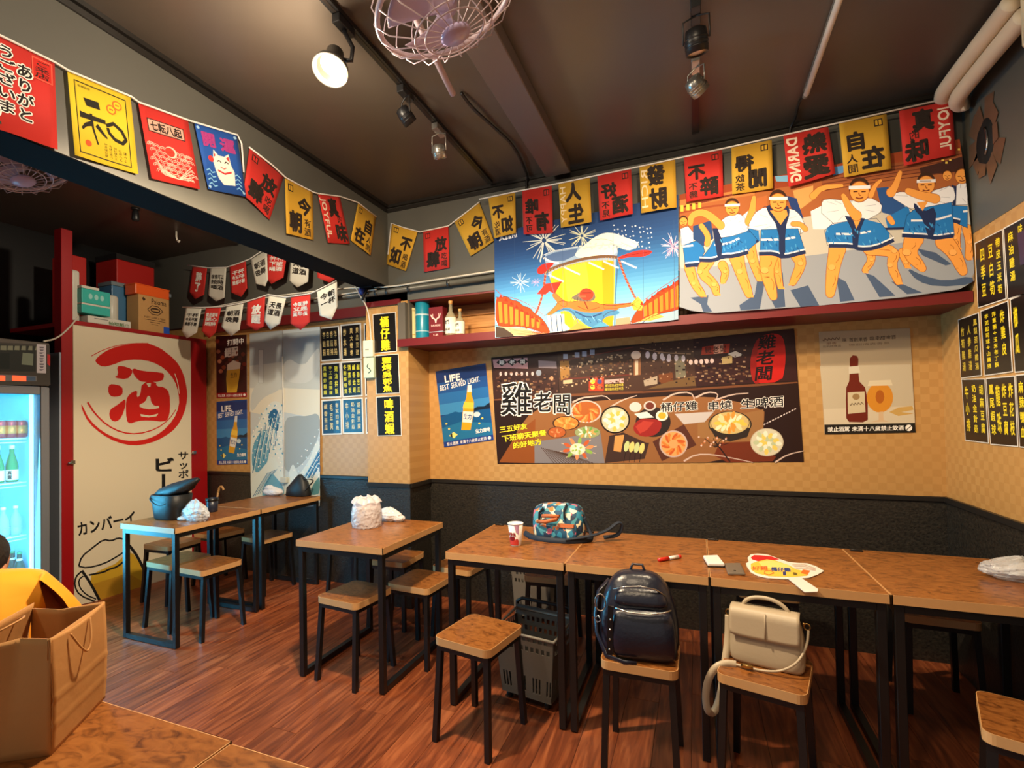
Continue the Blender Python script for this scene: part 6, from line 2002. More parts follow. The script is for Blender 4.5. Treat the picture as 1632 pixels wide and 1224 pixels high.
part_label(make('handle_wrap', MB().tube([(-0.075, -0.092, 0.084), (-0.03, -0.112, 0.090), (0.02, -0.104, 0.104), (0.03, -0.096, 0.116), (-0.02, -0.100, 0.116), (-0.05, -0.094, 0.112)], 0.009, 8), M_tan, t), 'tan leather handle')
make('handle_strap', MB().tube([(0.045, -0.066, 0.10), (0.042, -0.060, 0.135), (0.046, -0.03, 0.158)], 0.013, 8, flat=0.3).tube([(-0.072, -0.074, 0.085), (-0.074, -0.066, 0.12), (-0.06, -0.05, 0.14)], 0.012, 8, flat=0.3), M_navy, t)
make('strap', MB().tube(smooth_pts([(0.118, 0.0, 0.10), (0.14, 0.01, 0.04), (0.16, -0.02, 0.008), (0.10, -0.098, 0.008), (0.0, -0.118, 0.008), (-0.10, -0.10, 0.008), (-0.16, -0.03, 0.010)], 2), 0.014, 8, flat=0.5).tube(smooth_pts([(0.06, -0.11, 0.016), (0.16, -0.06, 0.03), (0.225, 0.0, 0.05), (0.262, 0.03, 0.088), (0.282, 0.04, 0.075), (0.262, 0.045, 0.02), (0.20, 0.02, 0.012)], 2), 0.012, 8, flat=0.5), M_navy, t)

t.scale = (1.18, 1.10, 1.14)
q0 = top_at(819, 871)
t = thing('paper_cup', 'white paper cup with red print in front of the floral bag', 'cup', (q0.x, q0.y + 0.03, 0.750))
M_cup = mat('white_cup_paper', (232, 224, 218), 0.5)
def cup_r(z):
    return 0.027 + 0.012 * z / 0.112
make('cup_wall', MB().lathe([(0.026, 0.0), (0.027, 0.002), (0.039, 0.112), (0.0375, 0.112), (0.0256, 0.006), (0.001, 0.005)], 32), M_cup, t)
make('rim', MB().tube([(0.0395 * math.cos(a * 0.2618), 0.0395 * math.sin(a * 0.2618), 0.112) for a in range(24)], 0.002, 6, closed=True), M_cup, t)
def cupf(a, b, h=0.0):
    w = -math.pi / 2 - 0.35 + (a - 0.5) * 2.4
    z = 0.112 * (1 - b)
    r = cup_r(z) + 0.0006 + h
    return Vector((r * math.cos(w), r * math.sin(w), z))
P = Print(cupf)
P.cuts = [k / 16 for k in range(1, 16)]
P.rect(0.0, 0.72, 1.0, 0.95, (206, 66, 56))
for k in range(5):
    P.disc(0.14 + k * 0.18, 0.72, 0.09, 0.07, (206, 66, 56), 12, up=k == 0)
P.poly([(0.70, 0.02), (1.0, 0.0), (1.0, 0.5), (0.80, 0.34)], (206, 160, 200))
P.cuts = [k / 32 for k in range(1, 32)]
P.text(quad_uv(0.22, 0.36, 0.80, 0.54), '好飲品', (150, 40, 40), 'h', 0.05)
P.poly([(0.28, 0.62), (0.40, 0.55), (0.70, 0.56), (0.76, 0.66), (0.62, 0.76), (0.36, 0.74)], (130, 24, 30))
P.build('print', INK, t, False)

pa, pb = top_at(1049, 895.5), top_at(1085, 889.5)
t = thing('marker_pen', 'red marker pen lying on the row table', 'pen', ((pa.x + pb.x) / 2, (pa.y + pb.y) / 2, 0.750))
d_ = (pb - pa).normalized()
ln = (pb - pa).length
def along(a, z=0.0085):
    return Vector((d_.x * ln * (a - 0.5), d_.y * ln * (a - 0.5), z))
part_label(make('cap', MB().tube([along(0), along(0.02), along(0.45)], [0.005, 0.0085, 0.0085], 12), mat('red_plastic', (206, 36, 26), 0.3), t), 'red cap')
part_label(make('barrel', MB().tube([along(0.45), along(0.88)], 0.0080, 12), mat('white_plastic', (230, 226, 220), 0.35), t), 'white barrel')
part_label(make('end_plug', MB().tube([along(0.88), along(0.98), along(1)], [0.0082, 0.0082, 0.006], 12), mat('red_plastic', (206, 36, 26), 0.3), t), 'red end plug')

def slab(pix, z, th, name, label, cat, m, grp=None):
    pts = [px(u, v, 'Z', z + th) for u, v in pix]
    c = sum(pts, Vector()) / 4
    t = thing(name, label, cat, (c.x, c.y, z), 0, grp)
    make('body', MB().hexa([Vector((p.x, p.y, z)) for p in pts], [Vector((p.x, p.y, z + th)) for p in pts]), m, t, True, bevel=min(0.004, th * 0.4), seg=2)
    return t, pts
t, pts = slab([(1120.5, 885), (1144, 884), (1155, 898), (1128, 897.5)], 0.7505, 0.018, 'power_bank', 'white power bank beside the silver phone', 'power bank', mat('white_gloss', (236, 234, 230), 0.25))
part_label(make('under_shell', MB().hexa([Vector((p.x, p.y, 0.7502)) for p in pts], [Vector((p.x, p.y, 0.758)) for p in pts]), mat('black_gloss', (20, 20, 22), 0.25), t, True), 'black underside')
t, pts = slab([(1154, 897), (1180, 896.5), (1188, 914), (1160, 913.5)], 0.7505, 0.009, 'phone', 'silver phone lying face up between the power bank and the paper fan', 'phone', mat('silver_phone', (150, 146, 138), 0.3, 0.7))
c = px(1171, 909, 'Z', 0.761)
part_label(make('button', MB().lathe([(0.005, 0.7596), (0.005, 0.7605), (0.001, 0.7606)], 14, (c.x, c.y, 0)), mat('black_gloss', (20, 20, 22), 0.25), t, True), 'black round button')

# hand fan shaped like a hen
hz = Z(1080, 820, 2.957)
outline = hz(330, 205, 345, 190, 375, 187, 420, 190, 450, 200, 480, 212, 520, 225, 560, 230, 610, 232, 650, 245, 690, 268, 660, 285, 620, 300, 560, 306, 500, 306, 430, 302, 380, 292, 345, 275, 325, 245, 322, 232, 335, 225)
fnZ = lambda u, v, h=0.0: px(u, v, 'Z', 0.7515) + Vector((0, 0, h))
cc = px(1254, 905, 'Z', 0.75)
t = thing('paper_fan', 'hen-shaped white paper fan with yellow print on the row table', 'hand fan', (cc.x, cc.y, 0.750))
make('sheet', MB().prism(outline, lambda x, y, h: fnZ(x, y, h), 0.0025), M_white_paper, t, True)
part_label(make('handle', MB().prism(hz(515, 303, 575, 300, 662, 358, 660, 370, 600, 372), lambda x, y, h: fnZ(x, y, h + 0.0026), 0.003), mat('white_plastic', (230, 226, 220), 0.35), t, True), 'flat white handle')
P = Print(lambda u, v, h=0.0: fnZ(u, v, h + 0.0026))
P.poly(hz(345, 235, 400, 215, 450, 216, 520, 240, 560, 262, 620, 274, 610, 292, 540, 298, 430, 294, 370, 280, 345, 262), (236, 190, 70))
P.poly(hz(380, 226, 440, 218, 520, 240, 540, 262, 460, 262, 400, 250), (244, 214, 120))
P.poly(hz(345, 205, 360, 194, 400, 196, 440, 200, 480, 214, 450, 218, 420, 214, 380, 224, 350, 214), (200, 34, 34))
P.poly(hz(590, 262, 625, 268, 612, 288, 580, 280), (216, 110, 40))
for k in range(3):
    P.line(hz(540 + k * 8, 240 + k * 8, 600, 240 + k * 8, 650, 258 + k * 5), 0.8, (170, 130, 110), k == 0)
P.text(hz(350, 246, 425, 244, 428, 268, 352, 268), '好雞', (206, 80, 40), 'h', 0.03)
P.text(hz(440, 250, 530, 254, 536, 274, 440, 270), '桶仔雞', (40, 60, 120), 'h', 0.05)
P.text(hz(490, 272, 515, 272, 518, 292, 492, 292), '1', (40, 50, 110), 'h', 0.05)
P.text(hz(540, 274, 566, 276, 568, 292, 542, 291), '隻', (90, 80, 40), 'h', 0.04)
P.line(hz(410, 270, 440, 268, 455, 280, 430, 288, 408, 282, 410, 270), 1.0, (206, 80, 40))
P.build('print', INK, t, True)

# clear plastic bag at the right end
q0 = top_at(1612, 928)
t = thing('plastic_bag', 'crumpled clear plastic bag at the right end of the row', 'plastic bag', (q0.x + 0.06, q0.y + 0.05, 0.750))
make('film', crumple(0, 0, 0.0, 0.135, 0.075, 0.085, 5, 0.12), M_clear, t)
make('inner_film', crumple(0.02, 0.0, 0.004, 0.08, 0.045, 0.06, 9, 0.14), M_whitebag, t)

# wrapped pot on the middle table
q0 = top_at(574, 843)
t = thing('wrapped_pot', 'round container wrapped in a white plastic bag on the middle table', 'container', (q0.x - 0.005, q0.y + 0.075, 0.750))
make('tub', MB().lathe([(0.070, 0), (0.074, 0.004), (0.080, 0.115), (0.084, 0.118), (0.084, 0.128), (0.07, 0.128)], 36), mat('pinkish_tub', (206, 176, 170), 0.35), t)
make('film', crumple(0, 0, 0.0, 0.093, 0.093, 0.165, 31, 0.055, 56, 26, 0.14, 0.22), bag_mat('wrap_film', (232, 226, 228), 0.62), t)
make('film_collar', MB().grid(lambda a, b: Vector(((0.088 - 0.05 * b + 0.006 * math.sin(a * 63)) * math.cos(a * 6.2832), (0.088 - 0.05 * b + 0.006 * math.cos(a * 50)) * math.sin(a * 6.2832), 0.150 + 0.030 * math.sin(b * 2.6) + 0.007 * math.sin(a * 44))), 60, 5), bag_mat('wrap_film', (232, 226, 228), 0.62), t)
q1 = top_at(612, 832)
t = thing('plastic_bag', 'crumpled white plastic bag beside the wrapped pot', 'plastic bag', (q1.x + 0.005, q1.y + 0.045, 0.750))
make('film', crumple(0, 0, 0.0, 0.095, 0.050, 0.085, 11, 0.15), M_whitebag, t)
make('loose_end', crumple(0.07, 0.0, 0.0, 0.05, 0.035, 0.05, 12, 0.18), M_whitebag, t)

# things on the two left tables
M_blackbag = mat('black_bag_cloth', (24, 26, 28), 0.5, bump=0.3, scale=20)
q0 = top_at(258, 830)
t = thing('bucket_bag', 'black bucket-shaped bag with a raised flap on the left table', 'bag', (q0.x - 0.02, q0.y + 0.085, 0.750))
make('body', blob([(0.0, 0.105, 0.072, 0, 0), (0.008, 0.115, 0.080, 0, 0), (0.09, 0.125, 0.088, 0, 0), (0.165, 0.132, 0.095, 0, 0), (0.168, 0.118, 0.082, 0, 0), (0.10, 0.108, 0.075, 0, 0)], 32, 3.0), M_blackbag, t)
make('flap', blob([(0.150, 0.02, 0.012, -0.12, 0), (0.165, 0.11, 0.07, -0.02, 0.0), (0.20, 0.13, 0.075, 0.02, 0.02), (0.235, 0.10, 0.05, 0.07, 0.04), (0.262, 0.06, 0.03, 0.14, 0.05), (0.275, 0.02, 0.01, 0.17, 0.05)], 24, 2.4, 0.05, 4), M_blackbag, t)
make('strap', MB().tube(smooth_pts([(-0.13, -0.05, 0.16), (-0.06, -0.115, 0.14), (0.03, -0.118, 0.10), (0.09, -0.11, 0.12)], 2), 0.006, 8, flat=0.5), M_blackbag, t)
q0 = top_at(300, 830)
t = thing('plastic_bag', 'clear crumpled plastic bag leaning on the black bucket bag', 'plastic bag', (q0.x + 0.03, q0.y + 0.03, 0.750))
make('film', crumple(0, 0, 0.0, 0.118, 0.05, 0.135, 8, 0.17, 44, 22, 0.8, 0.30), bag_mat('pale_film', (206, 208, 212), 0.8, 0.2), t)
make('loose_end', crumple(-0.08, -0.03, 0.0, 0.05, 0.025, 0.03, 15, 0.15), bag_mat('pale_film', (206, 208, 212), 0.8, 0.2), t)
q0 = top_at(332, 817)
t = thing('dark_cup', 'dark blue plastic cup on the left table', 'cup', (q0.x - 0.005, q0.y + 0.035, 0.750))
make('cup_wall', MB().lathe([(0.034, 0), (0.036, 0.003), (0.041, 0.098), (0.038, 0.098), (0.033, 0.008), (0.001, 0.006)], 28), mat('dark_blue_plastic', (34, 40, 58), 0.35), t)
part_label(make('rim', MB().lathe([(0.0405, 0.078), (0.0425, 0.08), (0.0430, 0.1), (0.038, 0.1), (0.038, 0.08)], 28), mat('black_rim', (16, 17, 20), 0.35), t), 'black rim')
q0 = top_at(428, 791)
t = thing('plastic_bag', 'white plastic bag beside the black cloth bag near the sea panel', 'plastic bag', (q0.x - 0.01, q0.y + 0.06, 0.750))
make('film', crumple(0, 0, 0.0, 0.105, 0.055, 0.075, 21, 0.10), M_whitebag, t)
make('loose_end', crumple(-0.03, -0.01, 0.05, 0.05, 0.03, 0.04, 22, 0.12), M_whitebag, t)
q0 = top_at(468, 792)
t = thing('cloth_bag', 'limp black cloth bag on the table by the sea panel', 'bag', (q0.x - 0.01, q0.y + 0.07, 0.750))
make('body', blob([(0.0, 0.115, 0.06, 0, 0), (0.01, 0.125, 0.07, 0, 0), (0.07, 0.110, 0.062, 0.0, 0), (0.12, 0.075, 0.045, 0.015, 0.0), (0.16, 0.040, 0.03, 0.02, 0), (0.185, 0.012, 0.01, 0.02, 0)], 26, 2.3, 0.06, 6), M_blackbag, t)
make('strap', MB().tube(smooth_pts([(0.03, 0, 0.17), (0.07, -0.01, 0.145), (0.14, -0.01, 0.148), (0.17, 0.0, 0.135), (0.13, -0.02, 0.09), (0.10, -0.03, 0.05)], 2), 0.008, 8, flat=0.5), M_blackbag, t)

# crook-handled cane behind the left table
t = thing('cane', 'pale wooden crook-handled cane standing by the red booth post', 'cane', px(344, 960, 'Y', 3.44).xy.to_3d())
cy = 3.44
base = px(341, 932, 'Y', cy)
make('shaft', MB().tube([Vector((base.x, cy, 0.0)), px(345, 802, 'Y', cy), px(348, 782, 'Y', cy)], 0.009, 8), mat('pale_wood', (196, 150, 96), 0.5), t, True)
make('crook', MB().tube(smooth_pts([px(348, 784, 'Y', cy), px(350, 776, 'Y', cy), px(354, 775, 'Y', cy), px(356.5, 781, 'Y', cy)], 2), 0.010, 8), mat('pale_wood', (196, 150, 96), 0.5), t, True)

# kraft paper bag on the front table
M_kraft = mat('kraft_paper', (186, 134, 76), 0.75, bump=0.25, scale=14, var=0.06)
A = Vector((-1.218, 0.612, 0))
du, dv = Vector((-0.584, 0.812, 0)), Vector((-0.812, -0.584, 0))
BW, BD, BH = 0.212, 0.15, 0.232
t = thing('paper_bag', 'brown kraft paper carrier bag on the front table', 'paper bag', (A.x, A.y, 0.750))
def bp(a, b, z):
    return du * (BW * a) + dv * (BD * b) + Vector((0, 0, z))
def face(f, nu, nv, name):
    mb = MB()
    mb.grid(f, nu, nv)
    return make(name, mb, M_kraft, t, solid=0.0015)
def wob(a, z, k=0.0):
    return 0.006 * math.sin(a * 5 + z * 30 + k) * (z / BH)
face(lambda a, b: bp(a, -0.03 * math.sin(b * 3.1) + 0.10 * b * (1 - a) * 0.3, 0.001 + b * (BH - 0.010 * math.sin(a * 3.14) * b)) + dv * (-0.0022 * max(0, 1 - abs(b - 0.24) / 0.02) - 0.003 * max(0, 1 - abs(b - 0.46) / 0.02)), 14, 30, 'front_face')
face(lambda a, b: bp(a, 1.0 + 0.08 * math.sin(b * 3) - 0.05 * b, 0.001 + b * (BH + 0.012)), 14, 16, 'back_face')
face(lambda a, b: bp(0.16 * b * (1 - abs(2 * a - 1)) + 0.04 * b * a, a * (1 - 0.03 * b), 0.001 + b * (BH - 0.012 * a)), 16, 16, 'gusset')
face(lambda a, b: bp(1 - 0.14 * b * (1 - abs(2 * a - 1)), a, 0.001 + b * BH), 16, 16, 'gusset')
make('base', MB().hexa([bp(0, 0, 0.0005), bp(1, 0, 0.0005), bp(1, 1, 0.0005), bp(0, 1, 0.0005)], [bp(0, 0, 0.002), bp(1, 0, 0.002), bp(1, 1, 0.002), bp(0, 1, 0.002)]), M_kraft, t)
make('top_fold', MB().grid(lambda a, b: bp(a, 0.02 + 0.02 * (1 - a), BH * 0.82 + b * (BH * 0.17)) , 8, 2), M_kraft, t, solid=0.001)
make('handle', MB().tube(smooth_pts([bp(0.30, -0.02, BH * 0.93), bp(0.36, -0.10, BH * 0.78), bp(0.46, -0.13, BH * 0.68), bp(0.56, -0.11, BH * 0.80), bp(0.66, -0.02, BH * 0.95)], 2), 0.0022, 6), M_kraft, t)
make('handle', MB().tube(smooth_pts([bp(0.25, 0.96, BH * 0.98), bp(0.30, 0.8, BH * 1.03), bp(0.5, 0.72, BH * 1.05), bp(0.68, 0.82, BH * 1.03), bp(0.72, 0.96, BH * 0.98)], 2), 0.0022, 6), M_kraft, t)
# ------------------------------------------------------------------ bottles and boxes on the wall shelf
ZS = 1.991
def shelf_x(u):
    return px(u, 545, 'Y', 3.30).x
def cyl_tin(name, label, u0, u1, vt, m, bands, y=3.30):
    a, b = px(u0, 545, 'Y', y).x, px(u1, 545, 'Y', y).x
    r = (b - a) / 2
    h = px((u0 + u1) / 2, vt, 'Y', y).z - ZS
    t = thing(name, label, 'tin', ((a + b) / 2, y, ZS), 0, 'spirit packs on the wall shelf')
    make('body', MB().lathe([(r * 0.98, 0), (r, 0.004), (r, h * 0.90), (r * 0.98, h * 0.905)], 28), m, t)
    make('lid', MB().lathe([(r * 1.015, h * 0.905), (r * 1.015, h * 0.995), (r * 0.98, h), (r * 0.3, h)], 28), m, t)
    for z0, z1, mm, lb in bands:
        part_label(make('label_band', MB().lathe([(r * 1.006, h * z0), (r * 1.008, h * z0 + 0.001), (r * 1.008, h * z1)], 28), mm, t), lb)
    return t, r, h
def wrap(t, r, z0, z1, string, ink, bold=0.0, a0=-1.9, span=1.2):
    def f(a, b, h=0.0):
        w = a0 - 0.22 + (a - 0.5) * span + 0.2
        return Vector(((r + 0.002 + h) * math.cos(w), (r + 0.002 + h) * math.sin(w), z1 + (z0 - z1) * b))
    P = Print(f)
    P.text(quad_uv(0, 0, 1, 1), string, ink, 'h', bold)
    return P.build('lettering', INK, t, False)
M_cream_tin = mat('cream_tin', (226, 206, 150), 0.35)
t, r, h = cyl_tin('whisky_tin', 'cream whisky tube tin at the left end of the wall shelf', 645.5, 664, 492.5, M_cream_tin, [(0.16, 0.19, mat('gold_band', (200, 160, 80), 0.35), 'gold band')])
wrap(t, r, h * 0.62, h * 0.68, '———', (120, 90, 50))
for k in range(2):
    wrap(t, r, h * (0.50 - k * 0.08), h * (0.54 - k * 0.08), '———', (150, 120, 80))
t, r, h = cyl_tin('whisky_tin', 'tall teal whisky tube tin second from the left on the wall shelf', 664, 684, 478, mat('teal_tin', (20, 128, 156), 0.32), [(0.59, 0.63, mat('silver_band', (170, 196, 206), 0.3), 'silver band'), (0.19, 0.21, mat('silver_band', (170, 196, 206), 0.3), 'silver band')])
xa, xb = px(684, 545, 'Y', 3.26).x, px(706, 545, 'Y', 3.26).x
hh = px(695, 489, 'Y', 3.26).z - ZS
t = thing('whisky_box', 'maroon whisky box with a pale stag head on the wall shelf', 'box', ((xa + xb) / 2, 3.295, ZS), 0, 'spirit packs on the wall shelf')
w = (xb - xa) / 2
make('carton', MB().span(-w, w, -0.035, 0.045, 0, hh), mat('maroon_card', (110, 22, 30), 0.4), t, bevel=0.0015)
part_label(make('band', MB().span(-w - 0.001, w + 0.001, -0.0362, 0.0462, hh * 0.19, hh * 0.21), mat('silver_band', (170, 196, 206), 0.3), t), 'silver band')
P = Print(lambda a, b, h=0.0: Vector((-w + 2 * w * a, -0.0355 - h, hh * (1 - b))))
PK = (226, 190, 180)
P.line([(0.15, 0.24), (0.24, 0.34), (0.40, 0.38), (0.50, 0.44), (0.60, 0.38), (0.76, 0.34), (0.86, 0.22)], 0.05, PK)
P.line([(0.30, 0.22), (0.30, 0.34)], 0.04, PK)
P.line([(0.72, 0.21), (0.72, 0.34)], 0.04, PK)
P.poly([(0.40, 0.38), (0.60, 0.38), (0.54, 0.52), (0.47, 0.52)], PK)
P.text(quad_uv(0.16, 0.56, 0.84, 0.63), 'DALMORE', PK, 'h', 0.03)
P.text(quad_uv(0.30, 0.86, 0.70, 0.92), '12', PK, 'h', 0.02)
P.build('print', INK, t, False)
M_clear_glass = mat('clear_bottle_glass', (170, 160, 130), 0.08, alpha=0.55)
def spirit(label, u0, u1, vt, y=3.27):
    a, b = px(u0, 545, 'Y', y).x, px(u1, 545, 'Y', y).x
    r = (b - a) / 2
    h = px((u0 + u1) / 2, vt, 'Y', y).z - ZS
    t = thing('spirit_bottle', label, 'bottle', ((a + b) / 2, y, ZS), 0, 'clear spirit bottles')
    make('glass', MB().lathe([(r * 0.9, 0), (r, 0.006), (r, h * 0.50), (r * 0.85, h * 0.58), (r * 0.36, h * 0.70), (r * 0.30, h * 0.92)], 24), M_clear_glass, t)
    part_label(make('stopper', MB().lathe([(r * 0.36, h * 0.90), (r * 0.38, h * 0.99), (r * 0.2, h)], 16), mat('cork_cap', (206, 150, 84), 0.5), t), 'cork coloured cap')
    part_label(make('label_sheet', MB().lathe([(r * 1.01, h * 0.08), (r * 1.015, h * 0.09), (r * 1.015, h * 0.52)], 24), mat('label_paper', (226, 218, 200), 0.55), t), 'white paper label')
    wrap(t, r * 1.015, h * 0.34, h * 0.46, '金門', (60, 70, 70), 0.02, span=1.0)
    wrap(t, r * 1.015, h * 0.16, h * 0.24, '高粱酒', (90, 90, 80), 0.01, span=1.3)
spirit('larger clear spirit bottle with white label on the wall shelf', 711, 727, 479)
spirit('smaller clear spirit bottle with white label on the wall shelf', 727, 740.5, 492)

# ------------------------------------------------------------------ goods stacked on the booth
def crate(name, label, cat, u0, v0, u1, v1, xf, depth, m, zb=2.209, bev=0.004, grp=None, part='carton'):
    """upright goods whose front face lies in the plane X = xf"""
    a, b = px(u0, v1, 'X', xf), px(u1, v1, 'X', xf)
    zt = px(u0, v0, 'X', xf).z
    t = thing(name, label, cat, (xf, (a.y + b.y) / 2, zb), 0, grp)
    make(part, MB().span(-depth, 0, a.y - (a.y + b.y) / 2, b.y - (a.y + b.y) / 2, 0, zt - zb), m, t, bevel=bev, seg=2)
    return t, (b.y - a.y) / 2, zt - zb
def side_print(t, w, h):
    return Print(lambda a, b, hh_=0.0: Vector((0.0006 + hh_, -w + 2 * w * a, h * (1 - b))))
M_carton = mat('brown_carton', (196, 150, 92), 0.65, var=0.05)
t, w, h = crate('carton', 'brown cardboard carton with a diamond emblem on the red booth', 'box', 221, 468, 270, 520, XL - 0.02, 0.16, M_carton)
P = side_print(t, w, h)
IK = (70, 50, 34)
P.text(quad_uv(0.40, 0.05, 0.90, 0.22), 'Paloma', IK, 'h', 0.02)
P.poly([(0.10, 0.10), (0.16, 0.06), (0.22, 0.12), (0.16, 0.18)], IK)
P.line([(0.28, 0.38), (0.42, 0.26), (0.62, 0.26), (0.78, 0.38), (0.62, 0.50), (0.42, 0.50), (0.28, 0.38)], 0.022, IK)
P.disc(0.53, 0.38, 0.16, 0.075, IK, 20)
P.rect(0.42, 0.36, 0.64, 0.40, (196, 150, 92))
P.text(quad_uv(0.18, 0.57, 0.86, 0.63), 'PARTY TOWEL & TISSUE', IK, 'h', 0.01)
P.rect(0.18, 0.66, 0.86, 0.672, IK)
P.rect(0.36, 0.72, 0.68, 0.732, IK)
P.rect(0.40, 0.78, 0.62, 0.79, IK)
P.rect(0.80, 0.80, 1.0, 0.99, (40, 86, 190))
P.build('print', INK, t, False)
zt = px(221, 468, 'X', XL - 0.02).z
t2_, w2, h2 = crate('storage_tub', 'bright orange plastic tub on top of the brown carton', 'tub', 216, 450, 270, 471, XL - 0.03, 0.14, mat('orange_plastic', (236, 96, 30), 0.35), zt + 0.001, 0.006, None, 'tub')
make('lid_lip', MB().span(-0.145, 0.004, -w2 - 0.004, w2 + 0.004, h2 - 0.012, h2 - 0.002), mat('orange_plastic', (236, 96, 30), 0.35), t2_, bevel=0.002)
M_teal = mat('teal_pack', (60, 186, 176), 0.3, var=0.06)
M_wht = mat('white_wrap', (214, 212, 200), 0.35, bump=0.2, scale=18)
t, w, h = crate('tissue_pack', 'long white paper pack lying flat under the teal packs', 'pack', 140, 502, 209, 516, XL - 0.005, 0.12, M_wht, 2.209, 0.006, 'paper goods on the booth', 'wrap')
P = side_print(t, w, h)
P.rect(0.14, 0.25, 0.45, 0.38, (150, 150, 146))
P.text(quad_uv(0.46, 0.40, 0.96, 0.92), '抽取紙巾', (100, 130, 90), 'h', 0.04)
P.build('print', INK, t, False)
z1 = px(150, 502, 'X', XL - 0.02).z
t, w, h = crate('tissue_pack', 'lower teal and white paper pack on the booth', 'pack', 130, 482, 176, 499, XL - 0.02, 0.12, M_teal, z1 + 0.006, 0.006, 'paper goods on the booth', 'wrap')
part_label(make('white_band', MB().span(-0.121, 0.001, -w, w, h * 0.86, h + 0.002), M_wht, t), 'white band')
z2 = z1 + 0.006 + h + 0.003
t, w, h = crate('tissue_pack', 'upper teal and white paper pack on the booth', 'pack', 130, 458, 176, 480, XL - 0.02, 0.12, M_teal, z2, 0.006, 'paper goods on the booth', 'wrap')
part_label(make('white_band', MB().span(-0.10, 0.0, -w, w * 0.2, h, h + 0.02), M_wht, t), 'white top')
P = side_print(t, w, h)
for k in range(3):
    P.disc(0.3 + k * 0.2, 0.5, 0.07, 0.2, (160, 220, 214), 10, up=k == 0)
P.build('print', INK, t, False)
t, w, h = crate('paper_roll_pack', 'tall white pack of paper rolls behind the red post', 'pack', 113, 428, 128.5, 506, XL - 0.075, 0.10, M_wht, 2.209, 0.02, 'paper goods on the booth', 'wrap')
q0 = px(186, 505, 'X', XL - 0.06)
t = thing('paper_roll', 'upright plastic wrapped paper roll left of the brown carton', 'roll', (XL - 0.185, q0.y + 0.03, 2.209))
zr_ = px(186, 468, 'X', XL - 0.06).z - 2.209
make('roll', MB().lathe([(0.045, 0), (0.05, 0.01), (0.05, zr_ - 0.015), (0.04, zr_), (0.012, zr_)], 22), M_wht, t)
make('core', MB().lathe([(0.016, zr_ - 0.002), (0.016, zr_ + 0.002), (0.012, zr_ + 0.002)], 14), mat('brown_carton', (196, 150, 92), 0.65), t)
t, w, h = crate('blue_case', 'blue grey plastic case with pale lid behind the orange tub', 'case', 178, 454, 222, 470, XL - 0.20, 0.18, mat('blue_case', (70, 120, 160), 0.35), 2.209, 0.006, None, 'case')
part_label(make('lid', MB().span(-0.185, 0.005, -w - 0.004, w + 0.30, h, h + 0.035), mat('pale_lid', (120, 136, 144), 0.35), t, bevel=0.004), 'pale grey lid')
t, w, h = crate('red_crate', 'large dark red box with a black lid at the back of the booth loft', 'box', 186, 412, 246, 452, XL - 0.40, 0.30, mat('red_box', (190, 30, 24), 0.5), 2.209, 0.006, None, 'box')
part_label(make('lid', MB().span(-0.305, 0.005, -w - 0.005, w + 0.005, h, h + 0.05), mat('black_lid', (30, 28, 28), 0.5), t), 'black lid')
t, w, h = crate('red_crate', 'smaller red box beside the booth post, mostly hidden', 'box', 112, 405, 138, 470, XL - 0.30, 0.25, mat('red_box', (190, 30, 24), 0.5), 2.209, 0.006, None, 'box')

# ------------------------------------------------------------------ drinks fridge
XF = -4.16
yr = px(79, 700, 'X', XF).y
y0 = yr - 0.62
fr = thing('drinks_fridge', 'lit glass-door drinks fridge at the left edge of the picture', 'fridge', (-4.45, (yr + y0) / 2, 0))
M_fr = mat('fridge_grey', (122, 126, 134), 0.35, 0.2)
M_frin = mat('fridge_inner', (150, 214, 236), 0.4)
zh0, zh1 = px(40, 615, 'X', XF).z, px(60, 545, 'X', XF).z
make('cabinet', MB().span(-4.80, -4.78, y0, yr, 0.05, zh1).span(-4.78, -4.24, y0, y0 + 0.02, 0.05, zh1).span(-4.78, -4.24, yr - 0.02, yr, 0.05, zh1).span(-4.78, -4.24, y0, yr, 0.05, 0.25).span(-4.78, -4.24, y0, yr, zh0, zh1), M_fr, fr, True)
make('liner', MB().span(-4.78, -4.77, y0 + 0.02, yr - 0.02, 0.25, zh0).span(-4.77, -4.24, y0 + 0.02, y0 + 0.03, 0.25, zh0).span(-4.77, -4.24, yr - 0.03, yr - 0.02, 0.25, zh0).span(-4.77, -4.24, y0 + 0.03, yr - 0.03, zh0 - 0.01, zh0), M_frin, fr, True)
make('header', MB().span(-4.24, XF, y0, yr, zh0 + 0.005, zh1), mat('header_grey', (90, 84, 78), 0.35), fr, True, bevel=0.004)
P = Print(on('X', XF + 0.001, NL))
hd = Z(0, 550, 5.83)
P.poly(hd(-60, -30, 460, 0, 468, 372, -60, 372), (66, 62, 58))
P.poly(hd(-60, -10, 330, 10, 330, 245, -60, 245), (40, 44, 42))
for k in range(7):
    P.poly(hd(-60 + k * 66, 4 + k, 0 + k * 60, 4 + k, 0 + k * 60, 48, -60 + k * 64, 46), (130, 132, 112), k == 0)
P.poly(hd(210, 70, 310, 80, 306, 190, 200, 180), (120, 130, 112))
P.poly(hd(-60, 70, 90, 75, 90, 220, -60, 220), (26, 34, 32))
P.poly(hd(342, -10, 428, -4, 428, 262, 342, 258), (196, 190, 196))
for k in range(9):
    P.poly(hd(366, 14 + k * 26, 408, 16 + k * 26, 406 - (k % 3) * 8, 30 + k * 26, 368 + (k % 2) * 8, 30 + k * 26), (110, 104, 116))
P.poly(hd(440, 84, 466, 90, 466, 196, 440, 176), (190, 40, 40))
P.poly(hd(-60, 270, 340, 288, 340, 336, -60, 330), (110, 110, 110))
P.poly(hd(240, 290, 330, 294, 330, 332, 240, 330), (70, 90, 116))
P.build('print', INK, fr)
disp = MB()
